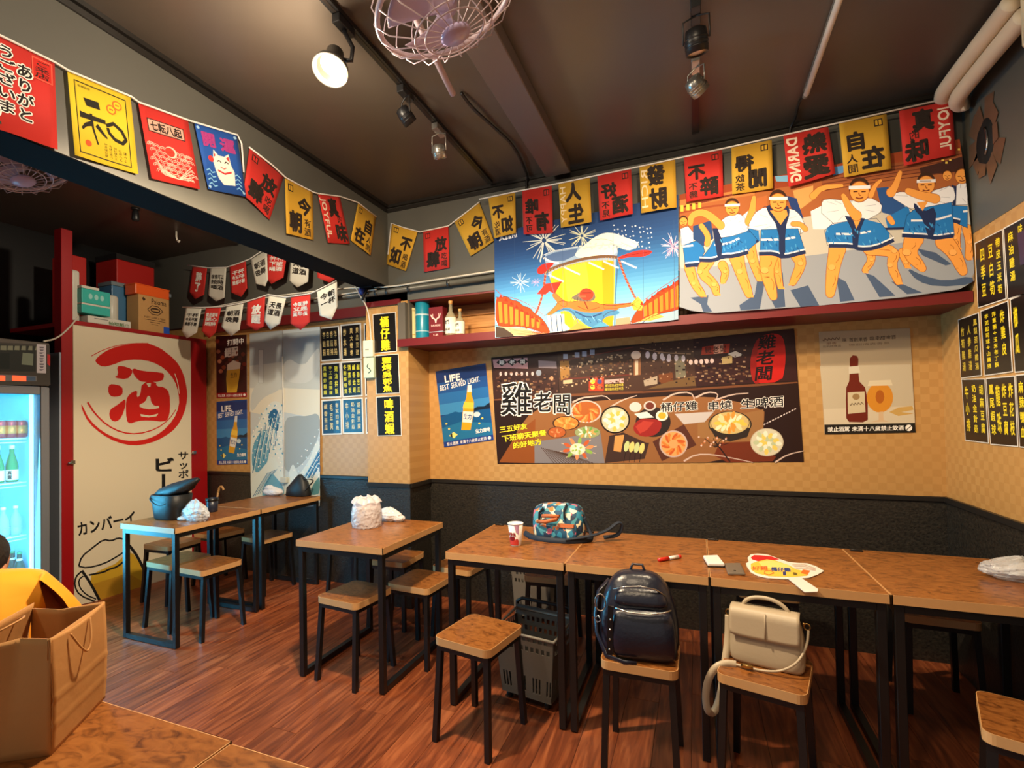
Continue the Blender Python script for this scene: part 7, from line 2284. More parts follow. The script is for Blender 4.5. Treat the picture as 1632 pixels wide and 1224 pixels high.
for x, y_, w_ in ((14, 308, 34), (178, 310, 74)):
    (u, v), = hd(x, y_)
    p = px(u, v, 'X', XF + 0.002)
    disp.box(p, (0.004, w_ / 5.83 / 800 * 4.6, 0.032))
part_label(make('display', disp, mat('red_led', (255, 60, 30), 0.4, emit=3.0), fr, True), 'glowing red display')
zd0 = 0.14
dr = make('door_frame', MB().span(-4.235, XF, yr - 0.052, yr, zd0, zh0 - 0.005).span(-4.235, XF, y0, y0 + 0.052, zd0, zh0 - 0.005).span(-4.235, XF, y0 + 0.052, yr - 0.052, zh0 - 0.055, zh0 - 0.005).span(-4.235, XF, y0 + 0.052, yr - 0.052, zd0, zd0 + 0.06), M_fr, fr, True, bevel=0.003)
make('glass_pane', MB().span(-4.20, -4.194, y0 + 0.05, yr - 0.05, zd0 + 0.055, zh0 - 0.05), mat('door_glass', (220, 240, 250), 0.03, alpha=0.10), dr, True)
led = mat('led_tube', (120, 226, 255), 0.4, emit=4.0)
for yy in (yr - 0.060, y0 + 0.060):
    part_label(make('led_strip', MB().span(-4.262, -4.242, yy - 0.008, yy + 0.008, 0.30, zh0 - 0.03), led, fr, True), 'glowing light strip')
lamp('fridge_inside_light', 'AREA', (-4.26, (yr + y0) / 2, 1.0), (-4.8, (yr + y0) / 2, 1.0), 11, (0.14, 0.66, 1.0), 0.45, sy=1.3)
shelves = [px(20, v, 'X', -4.36).z for v in (698, 768, 853, 938)]
M_wire = mat('white_wire', (214, 226, 230), 0.35)
for z in shelves:
    mb = MB()
    for k in range(9):
        yy = y0 + 0.04 + k * (yr - y0 - 0.11) / 8
        mb.tube([(-4.75, yy, z - 0.006), (-4.31, yy, z - 0.006)], 0.0025, 5)
    mb.tube([(-4.31, y0 + 0.035, z - 0.006), (-4.31, yr - 0.06, z - 0.006)], 0.005, 6).tube([(-4.31, y0 + 0.035, z - 0.03), (-4.31, yr - 0.06, z - 0.03)], 0.004, 6)
    make('shelf', mb, M_wire, fr, True)
def goods(name, label, cat, u, v, prof, mats, n=1, xs=(-4.36,), group=None):
    """one drink standing on a fridge shelf; mats: (part name, profile, material, label)"""
    p = px(u, v, 'X', xs[0])
    z = min(shelves, key=lambda s_: abs(s_ - p.z))
    t = thing(name, label, cat, (xs[0], p.y, z + 0.0005), 0, group)
    for nm, pr, mm, lb in prof:
        o = make(nm, MB().lathe(pr, 18), mm, t)
        if lb:
            part_label(o, lb)
    return t
M_can = mat('red_can', (150, 50, 60), 0.3, 0.3)
M_cang = mat('can_gold', (196, 120, 60), 0.3, 0.4)
can = [('can_body', [(0.026, 0), (0.033, 0.006), (0.033, 0.108), (0.027, 0.118)], M_can, None), ('can_top', [(0.027, 0.118), (0.028, 0.120), (0.024, 0.1195)], mat('alu', (180, 184, 190), 0.3, 0.9), 'metal top'), ('label_patch', [(0.0334, 0.03), (0.0336, 0.031), (0.0336, 0.085)], M_cang, 'gold label')]
for k, (u, lb) in enumerate(((0, 'red drink can at the left on the top fridge shelf'), (17, 'red drink can in the middle of the top fridge shelf'), (33, 'red drink can at the right end of the top fridge shelf'))):
    goods('drink_can', lb, 'can', u, 697, can, None, group='red cans in the fridge')
M_gb = mat('green_bottle', (24, 134, 84), 0.12, trans=0.25)
M_lab = mat('label_paper', (226, 218, 200), 0.55)
soju = [('glass', [(0.03, 0), (0.034, 0.006), (0.034, 0.11), (0.026, 0.15), (0.013, 0.20), (0.013, 0.245)], M_gb, None), ('cap', [(0.0145, 0.225), (0.0145, 0.252), (0.01, 0.254)], mat('white_cap', (220, 226, 228), 0.4), 'white cap'), ('label_sheet', [(0.0345, 0.015), (0.0348, 0.016), (0.0348, 0.085)], M_lab, 'pale label')]
for u, lb in ((-4, 'green bottle at the left on the second fridge shelf'), (19, 'green bottle with pale label right on the second fridge shelf')):
    t = goods('soju_bottle', lb, 'bottle', u, 766, soju, None, group='green bottles in the fridge')
    def f(a, b, h=0.0):
        w_ = -0.75 + (a - 0.5) * 0.9
        return Vector(((0.0352 + h) * math.cos(w_), (0.0352 + h) * math.sin(w_), 0.082 - 0.064 * b))
    P = Print(f)
    P.text(quad_uv(0.1, 0.02, 0.9, 0.98), '真露', (30, 40, 40), 'v', 0.04)
    P.build('lettering', INK, t, False)
M_cb = mat('pale_blue_bottle', (150, 196, 214), 0.1, alpha=0.6)
clearb = [('glass', [(0.028, 0), (0.032, 0.006), (0.032, 0.10), (0.024, 0.13), (0.012, 0.16), (0.012, 0.19)], M_cb, None), ('cap', [(0.014, 0.18), (0.014, 0.198), (0.008, 0.2)], mat('white_cap', (220, 226, 228), 0.4), 'white cap'), ('label_sheet', [(0.0324, 0.01), (0.0328, 0.011), (0.0328, 0.06)], mat('blue_label', (120, 170, 200), 0.5), 'blue label')]
for u, lb in ((5, 'clear bottle at the left on the third fridge shelf'), (25, 'clear bottle at the right on the third fridge shelf')):
    goods('clear_bottle', lb, 'bottle', u, 851, clearb, None, group='clear bottles in the fridge')
beerb = [('glass', [(0.029, 0), (0.033, 0.006), (0.033, 0.12), (0.024, 0.16), (0.0135, 0.19), (0.0125, 0.235)], mat('dark_green_bottle', (14, 60, 44), 0.12, trans=0.2), None), ('neck_label', [(0.018, 0.165), (0.0185, 0.166), (0.0150, 0.195)], M_lab, 'pale neck label'), ('cap', [(0.014, 0.226), (0.015, 0.236), (0.012, 0.240)], mat('green_cap', (30, 140, 90), 0.4), 'green cap'), ('label_sheet', [(0.0335, 0.03), (0.0338, 0.031), (0.0338, 0.095)], mat('green_label', (150, 206, 196), 0.5), 'pale green label')]
for u, lb, dx in ((6, 'green beer bottle at the left of the lowest visible fridge shelf', 0), (20, 'green beer bottle second from the left on the lowest visible fridge shelf', -0.075), (31, 'green beer bottle third from the left on the lowest visible fridge shelf', 0), (42, 'green beer bottle at the right end of the lowest visible fridge shelf', -0.075)):
    goods('beer_bottle', lb, 'bottle', u, 938, beerb, None, xs=(-4.36 + dx,), group='beer bottles in the fridge')

# ------------------------------------------------------------------ fans
M_cage = mat('mauve_white_wire', (206, 188, 196), 0.35)
M_blade = mat('mauve_fan_plastic', (176, 158, 178), 0.35)
def cage_fan(label, loc, normal, R, bar, spin=0.3):
    t = thing('ceiling_fan', label, 'fan', loc)
    n = Vector(normal).normalized()
    rot = n.to_track_quat('Z', 'Y').to_matrix()
    tr = lambda p: rot @ Vector(p)
    def ring(r, z, th, name):
        return MB().tube([tr((r * math.cos(k * 0.1309), r * math.sin(k * 0.1309), z)) for k in range(48)], th, 8, closed=True)
    make('rim_ring', ring(R, 0.0, 0.0085, 'rim'), M_cage, t)
    fw = MB()
    for r, z in ((0.44 * R, 0.082), (0.58 * R, 0.074)):
        fw.tube([tr((r * math.cos(k * 0.1309), r * math.sin(k * 0.1309), z)) for k in range(48)], 0.0026, 6, closed=True)
    for k in range(20):
        a = 2 * math.pi * k / 20
        fw.tube([tr((r * math.cos(a + tw), r * math.sin(a + tw), z)) for r, z, tw in ((0.2 * R, 0.088, 0), (0.6 * R, 0.073, 0.05), (0.9 * R, 0.045, 0.09), (1.02 * R, 0.012, 0.11), (1.0 * R, -0.01, 0.12))], 0.0019, 5)
    make('front_grille', fw, M_cage, t)
    bw = MB()
    for r, z in ((0.62 * R, -0.10),):
        bw.tube([tr((r * math.cos(k * 0.1309), r * math.sin(k * 0.1309), z)) for k in range(48)], 0.0026, 6, closed=True)
    for k in range(20):
        a = 2 * math.pi * k / 20
        bw.tube([tr((r * math.cos(a), r * math.sin(a), z)) for r, z in ((0.25 * R, -0.11), (0.6 * R, -0.102), (0.9 * R, -0.07), (1.03 * R, -0.03), (1.0 * R, 0.006))], 0.0019, 5)
    make('rear_grille', bw, M_cage, t)
    part_label(make('hub_cap', MB().lathe([(0.046, 0.084), (0.048, 0.090), (0.040, 0.097), (0.01, 0.10)], 24, (0, 0, 0), rot), mat('lilac_plastic', (190, 176, 216), 0.3), t), 'lilac hub cap')
    for b in range(3):
        a0 = spin + b * 2.0944
        mb = MB()
        mb.grid(lambda s, w: tr((lambda r, a: (r * math.cos(a), r * math.sin(a), 0.028 * (w - 0.5) * (1.4 - s)))(0.028 + s * (0.86 * R - 0.028), a0 + (w - 0.5) * (0.65 + 0.75 * s) - 0.25 * s)), 10, 8)
        make('blade', mb, M_blade, t, solid=0.003)
    make('motor', MB().lathe([(0.03, 0.02), (0.055, -0.03), (0.062, -0.06), (0.062, -0.13), (0.045, -0.165), (0.01, -0.17)], 24, (0, 0, 0), rot), M_blade, t)
    c = Vector(loc)
    make('mount_bar', MB().tube([Vector(p) - c for p in bar], 0.014, 10), M_cage, t)
    m0 = tr((0, 0, -0.165))
    tgt = (Vector(bar[0]) + Vector(bar[-1])) / 2 - c
    make('drop_rod', MB().tube([m0, tgt], 0.016, 10), M_cage, t)
    return t
cage_fan('large white caged fan hanging from the ceiling near the lit lamp', (-0.675, 1.345, 2.66), (0.28, 0.21, -0.94), 0.215, [(-0.93, 1.15, 2.955), (-0.955, 1.60, 2.955), (-1.003, 2.065, 2.90)])
fp = px(28, 262, 'X', -3.0)
cage_fan('white caged fan under the alcove ceiling at the left edge', (fp.x, fp.y, fp.z), (0.35, 0.1, -1.0), 0.20, [(fp.x, fp.y - 0.2, 3.02), (fp.x, fp.y + 0.2, 3.02)], 0.9)

# ------------------------------------------------------------------ ceiling lights
M_trk = mat('black_track', (24, 22, 22), 0.35)
M_alu = mat('silver_lamp', (170, 168, 160), 0.3, 0.8)
def track(label, x, y0_, y1_, lampless=True):
    t = thing('light_track', label, 'light track', (x, (y0_ + y1_) / 2, ZC))
    L_ = (y1_ - y0_) / 2
    make('rail', MB().span(-0.018, 0.018, -L_, L_, -0.020, -0.0005), M_trk, t)
    make('slot', MB().span(-0.006, 0.006, -L_ + 0.02, L_ - 0.02, -0.0215, -0.0198), mat('track_slot', (58, 50, 44), 0.3, 0.6), t)
    make('end_cap', MB().span(-0.019, 0.019, L_ - 0.002, L_ + 0.012, -0.021, -0.0005), M_trk, t)
track('left black ceiling light track holding the lit lamp', -1.265, 1.30, 3.15)
track('right ceiling light track with the black and silver spots', 0.035, 1.55, 3.06)
def spot_head(label, base, dirn, m, r=0.038, ln=0.075, arm=0.07, glass=False):
    """track spotlight: adapter box, bracket arm and drum head"""
    t = thing('track_spot', label, 'spotlight', base, 0, 'track spotlights')
    make('adapter', MB().span(-0.018, 0.018, -0.05, 0.05, -0.035, -0.001), m, t, bevel=0.002)
    d_ = Vector(dirn).normalized()
    c_ = Vector((0, 0, -0.035 - arm))
    side = d_.cross(Vector((0, 0, 1)))
    side = side.normalized() if side.length > 0.1 else Vector((1, 0, 0))
    br = MB()
    for s_ in (-1, 1):
        br.tube([Vector((0, 0, -0.035)), Vector((0, 0, -0.045)) + side * (s_ * (r + 0.006)), c_ + side * (s_ * (r + 0.006))], 0.0035, 6)
    make('bracket', br, m, t)
    rot = d_.to_track_quat('Z', 'Y').to_matrix()
    make('housing', MB().lathe([(r * 0.55, -ln * 0.5), (r * 0.9, -ln * 0.42), (r, -ln * 0.1), (r, ln * 0.5), (r * 0.93, ln * 0.5), (r * 0.8, ln * 0.25)], 24, c_, rot), m, t)
    part_label(make('lens', MB().lathe([(r * 0.9, ln * 0.40), (r * 0.88, ln * 0.42), (r * 0.3, ln * 0.44)], 24, c_, rot), mat('lamp_lens', (226, 206, 170), 0.15), t), 'pale lens')
    fins = MB()
    for k in range(3):
        fins.lathe([(r * 1.03, -ln * 0.1 + k * ln * 0.16), (r * 1.05, -ln * 0.07 + k * ln * 0.16), (r * 1.03, -ln * 0.04 + k * ln * 0.16)], 24, c_, rot)
    make('cooling_ring', fins, m, t)
    return t
M_blk = mat('black_lamp', (22, 22, 24), 0.4)
ZT = ZC - 0.0215
spot_head('black track spot on the left track, nearer the fan', (-1.265, 2.08, ZT), (0.3, 0.5, -0.6), M_blk, 0.034, 0.08, 0.09)
spot_head('silver track spot hanging on the left track near the corner', (-1.265, 2.42, ZT), (0.0, 0.35, -0.9), M_alu, 0.036, 0.07, 0.10)
spot_head('black bucket-shaped spot on the right ceiling track', (0.035, 2.10, ZT), (0.05, 0.30, -0.9), M_blk, 0.042, 0.09, 0.10)
spot_head('silver ribbed spot on the right ceiling track', (0.035, 2.42, ZT), (0.5, 0.55, -0.5), M_alu, 0.040, 0.075, 0.08)
# the lit flood lamp
t = thing('flood_lamp', 'round lit flood lamp with a glowing reflector on the left track', 'spotlight', (-1.265, 1.62, ZT))
make('adapter', MB().span(-0.018, 0.018, -0.05, 0.05, -0.035, -0.001), M_blk, t, bevel=0.002)
LC = LAMP_POS - Vector((-1.265, 1.62, ZT))
make('arm', MB().tube([(0, 0, -0.035), (0.02, 0.03, -0.09), (0.02, 0.02, -0.15), LC + Vector((0.02, 0.05, 0.06))], 0.009, 8), M_blk, t)
rl = Vector((0.10, -0.42, -1.0)).to_track_quat('Z', 'Y').to_matrix()
make('housing', MB().lathe([(0.02, -0.10), (0.034, -0.095), (0.036, -0.05), (0.066, -0.005), (0.0705, 0.014), (0.064, 0.014), (0.030, -0.045)], 32, LC, rl), mat('dark_lamp_shell', (60, 56, 50), 0.4), t)
part_label(make('reflector', MB().lathe([(0.0655, 0.0145), (0.060, 0.012), (0.052, -0.012), (0.030, -0.035)], 32, LC, rl, cap=False), mat('glow_reflector', (240, 206, 140), 0.3, emit=0.25), t), 'cream glowing reflector')
part_label(make('bulb', MB().lathe([(0.026, -0.036), (0.034, -0.022), (0.030, -0.012), (0.018, -0.006), (0.002, -0.004)], 28, LC, rl), mat('bulb_glow', (255, 240, 206), 0.3, emit=14.0), t), 'glowing bulb')
# slim tube lamp on the ceiling
t = thing('tube_lamp', 'slim white tube lamp along the ceiling, right of the tracks', 'tube lamp', (0.548, 2.4, ZC))
make('tube', MB().tube([(0, -0.55, -0.024), (0, 0.50, -0.024)], 0.013, 12), mat('tube_white', (232, 226, 214), 0.35), t)
make('base_strip', MB().span(-0.012, 0.012, -0.55, 0.50, -0.012, -0.0005), mat('grey_strip', (120, 116, 108), 0.4), t)
make('end_cap', MB().tube([(0, 0.50, -0.022), (0, 0.525, -0.022)], 0.014, 12), mat('grey_strip', (120, 116, 108), 0.4), t)

def cable(name, label, pts, r, m, cat='cable', k=2):
    p = smooth_pts(pts, k)
    o = make(name, MB().tube(p, r, 6), m)
    return tag(o, label, cat)
M_cbl, M_wcbl = mat('black_cable', (24, 22, 22), 0.45), mat('white_cable', (206, 198, 182), 0.5)
cable('cable', 'black cable running from the tube lamp to the bulkhead', [(0.548, 2.92, ZC - 0.02), (0.53, 2.98, ZC - 0.008), px(1268, 190, 'Z', ZC - 0.008), (0.52, 3.20, ZC - 0.03), (0.52, 3.206, ZC - 0.10)], 0.006, M_cbl)
cable('cable', 'black cable drooping over the ceiling beside the boxed beam', [px(735, 148, 'Z', ZC - 0.01), px(752, 172, 'Z', ZC - 0.03), px(790, 205, 'Z', ZC - 0.012), px(822, 235, 'Z', ZC - 0.02), px(843, 285, 'Z', ZC - 0.012), (-1.02, 3.205, ZC - 0.02), (-1.02, 3.206, ZC - 0.10)], 0.008, M_cbl)
p = px(879, 266, 'Z', ZC - 0.06)
t = thing('ceiling_camera', 'small black bullet sensor at the end of the boxed ceiling beam', 'sensor', (p.x, p.y + 0.02, ZC))
make('mount', MB().lathe([(0.022, -0.012), (0.024, -0.0005), (0.01, -0.0005)], 16), M_blk, t)
make('eye', MB().lathe([(0.012, -0.03), (0.022, -0.02), (0.022, 0.03), (0.014, 0.038)], 16, (0, -0.01, -0.036), Matrix.Rotation(2.0, 3, 'X')), M_blk, t)
part_label(make('lens', MB().lathe([(0.012, 0.034), (0.011, 0.040), (0.002, 0.042)], 12, (0, -0.01, -0.036), Matrix.Rotation(2.0, 3, 'X')), M_alu, t), 'silver lens')

# pipes below the bulkhead and in the alcove
YPI = 3.195
t = thing('conduit', 'dark grey conduit pipe with clamps running below the bulkhead', 'pipe', (-2.0, YPI, 2.36))
PI0, PI1 = px(300, 508, 'Y', YPI), px(800, 440, 'Y', YPI)
make('pipe', MB().tube([PI0, PI1], 0.021, 12), mat('grey_conduit', (86, 88, 84), 0.4), t, True)
for k, u in enumerate((634, 650, 681, 734)):
    w = (u - 300) / 500
    c = PI0.lerp(PI1, w)
    make('clamp', MB().tube([c - Vector((0.012, 0, 0)), c + Vector((0.012, 0, 0))], 0.025, 12), mat('dark_clamp', (46, 46, 44), 0.4), t, True)
cable('cable', 'white cable lying along the top of the conduit pipe', [PI0 + Vector((0, 0, 0.06)), px(420, 474, 'Y', YPI), px(560, 458, 'Y', YPI), px(620, 458, 'Y', YPI), px(680, 448, 'Y', YPI), px(800, 430, 'Y', YPI)], 0.007, M_wcbl)
cable('cable', 'second white cable running just under the first, behind the pennants', [PI0 + Vector((0.02, 0, 0.03)), px(430, 486, 'Y', YPI - 0.025), px(540, 470, 'Y', YPI - 0.025), px(600, 461, 'Y', YPI - 0.02)], 0.006, M_wcbl)
cable('cable', 'white cable dropping from the conduit to the remote control box', [px(566, 456, 'Y', YPI - 0.03), px(572, 468, 'Y', YPI - 0.03), px(588, 494, 'Y', YP - 0.026), px(592, 545, 'Y', YP - 0.02)], 0.006, M_wcbl)
cable('cable', 'thin white cable crossing the alcove ceiling beside the beam', [px(255, 335, 'Z', 3.08), px(300, 355, 'Z', 3.08), px(350, 376, 'Z', 3.08), px(378, 384, 'Z', 3.07)], 0.006, M_wcbl)
cable('cable', 'white cable crossing from the booth post to the fridge top', [px(125, 505, 'X', XL + 0.012), px(108, 525, 'X', XL + 0.03), px(90, 540, 'X', XL + 0.05), px(70, 544, 'X', XF - 0.03)], 0.006, M_wcbl)
t = thing('blue_tape_knot', 'bunch of cables bound with blue tape under the beam end', 'cable knot', px(578, 464, 'Y', YPI - 0.02))
make('knot', MB().lathe([(0.01, -0.03), (0.028, -0.018), (0.030, 0.015), (0.012, 0.03)], 14, (0, 0, 0), Matrix.Rotation(1.57, 3, 'Y')), mat('blue_tape', (44, 60, 140), 0.5), t)
make('tail', MB().tube([(0.02, 0, 0), (0.05, -0.01, -0.02), (0.06, -0.01, -0.03)], 0.006, 6), M_cbl, t)
# black speaker-like lamp under the beam end
p = px(585, 442, 'Y', 3.16)
t = thing('wall_bracket_lamp', 'small black bracket under the end of the grey beam', 'bracket', (p.x, 3.16, ZBM))
make('plate', MB().span(-0.05, 0.05, -0.02, 0.02, -0.012, -0.0005), M_blk, t)
make('arm', MB().tube([(0.0, 0, -0.012), (-0.03, 0, -0.06), (-0.045, 0, -0.10)], 0.010, 8), M_blk, t)
# hook and small sensors in the alcove
p = px(281, 372, 'Z', 3.07)
t = thing('ceiling_hook', 'white metal hook hanging from the alcove ceiling', 'hook', (p.x, p.y, 3.089))
make('shank', MB().tube([(0, 0, -0.001), (0, 0, -0.05), (0.012, 0, -0.085)], 0.008, 8), M_wcbl, t)
make('tip', MB().tube([(0.012, 0, -0.085), (0.03, 0, -0.10), (0.04, 0, -0.085)], 0.008, 8), M_wcbl, t)
p = px(364, 369, 'Z', 3.085)
t = thing('smoke_sensor', 'small round white sensor on the alcove ceiling by the beam', 'sensor', (p.x, p.y, 3.089))
make('dome', MB().lathe([(0.045, -0.001), (0.043, -0.018), (0.02, -0.03), (0.002, -0.032)], 20), M_wcbl, t)
make('ring', MB().lathe([(0.048, -0.0005), (0.05, -0.006), (0.044, -0.008)], 20), M_alu, t)
p = px(216, 338, 'Z', 3.06)
t = thing('alcove_spot', 'small unlit black spot on the alcove ceiling', 'spotlight', (p.x, p.y, 3.089))
make('mount', MB().lathe([(0.03, -0.012), (0.03, -0.0005), (0.01, -0.0005)], 16), M_blk, t)
make('head', MB().lathe([(0.02, -0.10), (0.028, -0.09), (0.024, -0.03), (0.012, -0.012)], 16), M_blk, t)

# remote control holders on the pillar
pa, pb = px(578.5, 543, 'Y', YP - 0.03), px(594.5, 568, 'Y', YP - 0.03)
t = thing('remote_holder', 'cream remote control box above the green one on the pillar', 'control box', ((pa.x + pb.x) / 2, YP - 0.0165, pb.z))
w, h = (pb.x - pa.x) / 2, pa.z - pb.z
make('case', MB().span(-w, w, -0.016, 0.013, 0, h), mat('cream_plastic', (214, 210, 186), 0.4), t, bevel=0.004, seg=2)
make('slot', MB().span(-w * 0.5, w * 0.2, -0.0175, -0.0158, h * 0.40, h * 0.48), mat('grey_slot', (150, 150, 130), 0.4), t)
pa, pb = px(579.5, 570.5, 'Y', YP - 0.03), px(596, 602, 'Y', YP - 0.03)
t = thing('remote_holder', 'pale green remote control box on the edge of the pillar', 'control box', ((pa.x + pb.x) / 2, YP - 0.0165, pb.z))
w, h = (pb.x - pa.x) / 2, pa.z - pb.z
make('case', MB().span(-w, w, -0.016, 0.013, 0, h), mat('pale_green_plastic', (186, 204, 176), 0.4), t, bevel=0.004, seg=2)
make('dial', MB().tube([(w * 0.5 * math.sin(a * 0.7) * (1 - a / 16), -0.017, h * (0.25 + a * 0.05)) for a in range(10)], 0.003, 6), mat('dark_mark', (60, 70, 60), 0.5), t)

# vent hole, hoses, air conditioner on the right wall
hc = px(1571, 226, 'X', XR - 0.004)
t = thing('vent_hole', 'round hole in the grey wall edged with torn brown tape', 'vent', (XR - 0.004, hc.y, hc.z))
rr = random.Random(5)
for k in range(10):
    a = 2 * math.pi * k / 10 + rr.uniform(-0.15, 0.15)
    r0, r1 = 0.078, 0.12 + rr.uniform(0, 0.05)
    da = 0.42
    f = lambda r, q_: Vector((0, r * 0.95 * math.cos(q_), r * 1.35 * math.sin(q_)))
    mb = MB()
    q_ = [f(r0, a - da), f(r0, a + da), f(r1, a + da * 0.5), f(r1 * rr.uniform(0.9, 1.1), a - da * 0.7)]
    x_ = -0.0015 - 0.0015 * (k % 3)
    mb.hexa([p + Vector((x_ + 0.001, 0, 0)) for p in q_], [p + Vector((x_, 0, 0)) for p in q_])
    make('tape_strip', mb, mat('brown_tape', (104, 76, 58), 0.4, var=0.2, scale=20), t)
make('hole_dark_disc', MB().lathe([(0.082, -0.001), (0.082, 0.0035), (0.01, 0.0035)], 24, (0, 0, 0), Matrix.Rotation(-math.pi / 2, 3, 'Y') , True, lambda p, q_: Vector((p.x * 1.30, p.y * 0.92, p.z))), mat('hole_black', (8, 8, 8), 0.8), t)  # flat black disc standing in for the dark inside of the hole
part_label(make('duct_rim', MB().tube([(-0.006, 0.020 - 0.05 * math.cos(a), 0.08 * math.sin(a)) for a in (-0.9, -0.5, 0, 0.5, 0.9)], 0.006, 8), mat('duct_metal', (150, 150, 150), 0.25, 1.0), t), 'shiny duct rim')
t = thing('pipe_insulation', 'two cream insulated pipes curving along the ceiling corner', 'pipe', (1.15, 2.9, 2.9))
M_ins = mat('cream_foam', (226, 206, 176), 0.6)
for dz, dx, ye in ((0.0, 0.0, 3.165), (-0.062, 0.035, 3.11)):
    make('hose', MB().tube(smooth_pts([(1.235 + dx * 0.3, ye - 0.02, 2.945 + dz), (1.19 + dx, ye + 0.0, 2.95 + dz), (1.155 + dx, ye - 0.06, 2.955 + dz), (1.15 + dx, ye - 0.2, 2.955 + dz), (1.15 + dx, 2.75, 2.955 + dz), (1.15 + dx, 2.50, 2.955 + dz)], 3), 0.034, 14), M_ins, t, True)
t = thing('air_conditioner', 'cream wall air conditioner just entering the top right corner', 'air conditioner', (1.17, 2.10, 2.72))
make('case', MB().span(1.165, XR - 0.004, 1.65, 2.49, 2.76, 2.985), mat('cream_case', (222, 206, 170), 0.4), t, True, bevel=0.012, seg=2)
make('louver', MB().span(1.160, 1.164, 1.70, 2.46, 2.78, 2.82), mat('cream_louver', (206, 190, 156), 0.4), t, True)

# ------------------------------------------------------------------ the seated person in the orange shirt
def skin_mesh(name, verts, edges, m, parent, root=0, subd=2):
    me = bpy.data.meshes.new(name)
    me.from_pydata([v[0] for v in verts], edges, [])
    o = bpy.data.objects.new(name, me)
    COL.objects.link(o)
    o.parent = parent
    me.materials.append(m)
    sk = o.modifiers.new('skin', 'SKIN')
    sk.use_smooth_shade = True
    d_ = me.skin_vertices[0].data
    for i, v in enumerate(verts):
        r = v[1]
        d_[i].radius = r if isinstance(r, tuple) else (r, r)
        d_[i].use_root = (i == root)
    s_ = o.modifiers.new('smooth', 'SUBSURF')
    s_.levels = s_.render_levels = subd
    return o
pr = thing('person', 'person in an orange shirt seated with back turned beside the paper bag', 'person', (-1.83, 0.65, 0), math.radians(0))
fw = Vector((-0.70, 0.714, 0))
rt = Vector((0.714, 0.70, 0))
def B(f, r, z):
    if z > 0.6:
        z = 0.6 + (z - 0.6) * 0.88
    return tuple(fw * f + rt * r + Vector((0, 0, z)))
M_skin, M_orange, M_hair, M_trouser = mat('skin', (196, 134, 100), 0.5), mat('orange_shirt_cloth', (246, 156, 16), 0.8, bump=0.15, scale=9), mat('black_hair', (26, 20, 18), 0.45, bump=0.3, scale=60), mat('dark_trousers', (30, 30, 36), 0.7)
V = [(B(0, 0, 0.54), (0.13, 0.10)), (B(0.05, 0, 0.70), (0.12, 0.09)), (B(0.14, 0, 0.86), (0.13, 0.095)), (B(0.21, 0, 0.955), (0.10, 0.08)), (B(0.27, -0.02, 0.985), 0.055), (B(0.35, -0.06, 0.99), 0.058),
     (B(0.20, 0.14, 0.925), 0.052), (B(0.22, 0.205, 0.78), 0.042), (B(0.28, 0.215, 0.70), 0.038), (B(0.40, 0.17, 0.68), 0.032), (B(0.46, 0.14, 0.685), 0.026),
     (B(0.20, -0.14, 0.925), 0.052), (B(0.22, -0.205, 0.78), 0.042), (B(0.28, -0.215, 0.70), 0.038), (B(0.40, -0.17, 0.68), 0.032), (B(0.46, -0.14, 0.685), 0.026),
     (B(0.04, 0.09, 0.53), 0.080), (B(0.30, 0.07, 0.53), 0.062), (B(0.28, 0.07, 0.28), 0.05), (B(0.24, 0.07, 0.08), 0.036),
     (B(0.04, -0.09, 0.53), 0.080), (B(0.36, -0.16, 0.53), 0.062), (B(0.34, -0.16, 0.28), 0.05), (B(0.30, -0.16, 0.08), 0.036)]
E_ = [(0, 1), (1, 2), (2, 3), (3, 4), (4, 5), (3, 6), (6, 7), (7, 8), (8, 9), (9, 10), (3, 11), (11, 12), (12, 13), (13, 14), (14, 15), (0, 16), (16, 17), (17, 18), (18, 19), (0, 20), (20, 21), (21, 22), (22, 23)]
fing = []
for s_, w0 in ((1, 10), (-1, 15)):
    wv = Vector(V[w0][0])
    V.append((tuple(wv + fw * 0.05), (0.034, 0.014)))
    pk = len(V) - 1
    E_.append((w0, pk))
    for k, ln_ in enumerate((0.055, 0.068, 0.064, 0.05)):
        o_ = rt * ((k - 1.5) * 0.018 * s_)
        V.append((tuple(wv + fw * 0.085 + o_), 0.0095))
        V.append((tuple(wv + fw * (0.085 + ln_ * 0.6) + o_ + Vector((0, 0, -0.008))), 0.0085))
        V.append((tuple(wv + fw * (0.085 + ln_) + o_ + Vector((0, 0, -0.030))), 0.0075))
        n_ = len(V)
        E_ += [(pk, n_ - 3), (n_ - 3, n_ - 2), (n_ - 2, n_ - 1)]
    V.append((tuple(wv + fw * 0.03 - rt * (0.036 * s_)), 0.011))
    V.append((tuple(wv + fw * 0.065 - rt * (0.052 * s_) + Vector((0, 0, -0.01))), 0.009))
    n_ = len(V)
    E_ += [(pk, n_ - 2), (n_ - 2, n_ - 1)]
skin_mesh('body', V, E_, M_skin, pr)
SH = [(B(0.0, 0, 0.52), (0.17, 0.135)), (B(0.04, 0, 0.66), (0.165, 0.13)), (B(0.10, 0, 0.80), (0.205, 0.13)), (B(0.17, 0, 0.92), (0.18, 0.115)), (B(0.23, 0, 0.985), (0.088, 0.075)),
      (B(0.185, 0.135, 0.93), 0.096), (B(0.205, 0.20, 0.83), 0.088), (B(0.225, 0.215, 0.74), 0.078), (B(0.185, -0.135, 0.93), 0.096), (B(0.205, -0.20, 0.83), 0.088), (B(0.225, -0.215, 0.74), 0.078)]
part_label(skin_mesh('shirt', SH, [(0, 1), (1, 2), (2, 3), (3, 4), (3, 5), (5, 6), (6, 7), (3, 8), (8, 9), (9, 10)], M_orange, pr), 'loose orange shirt')
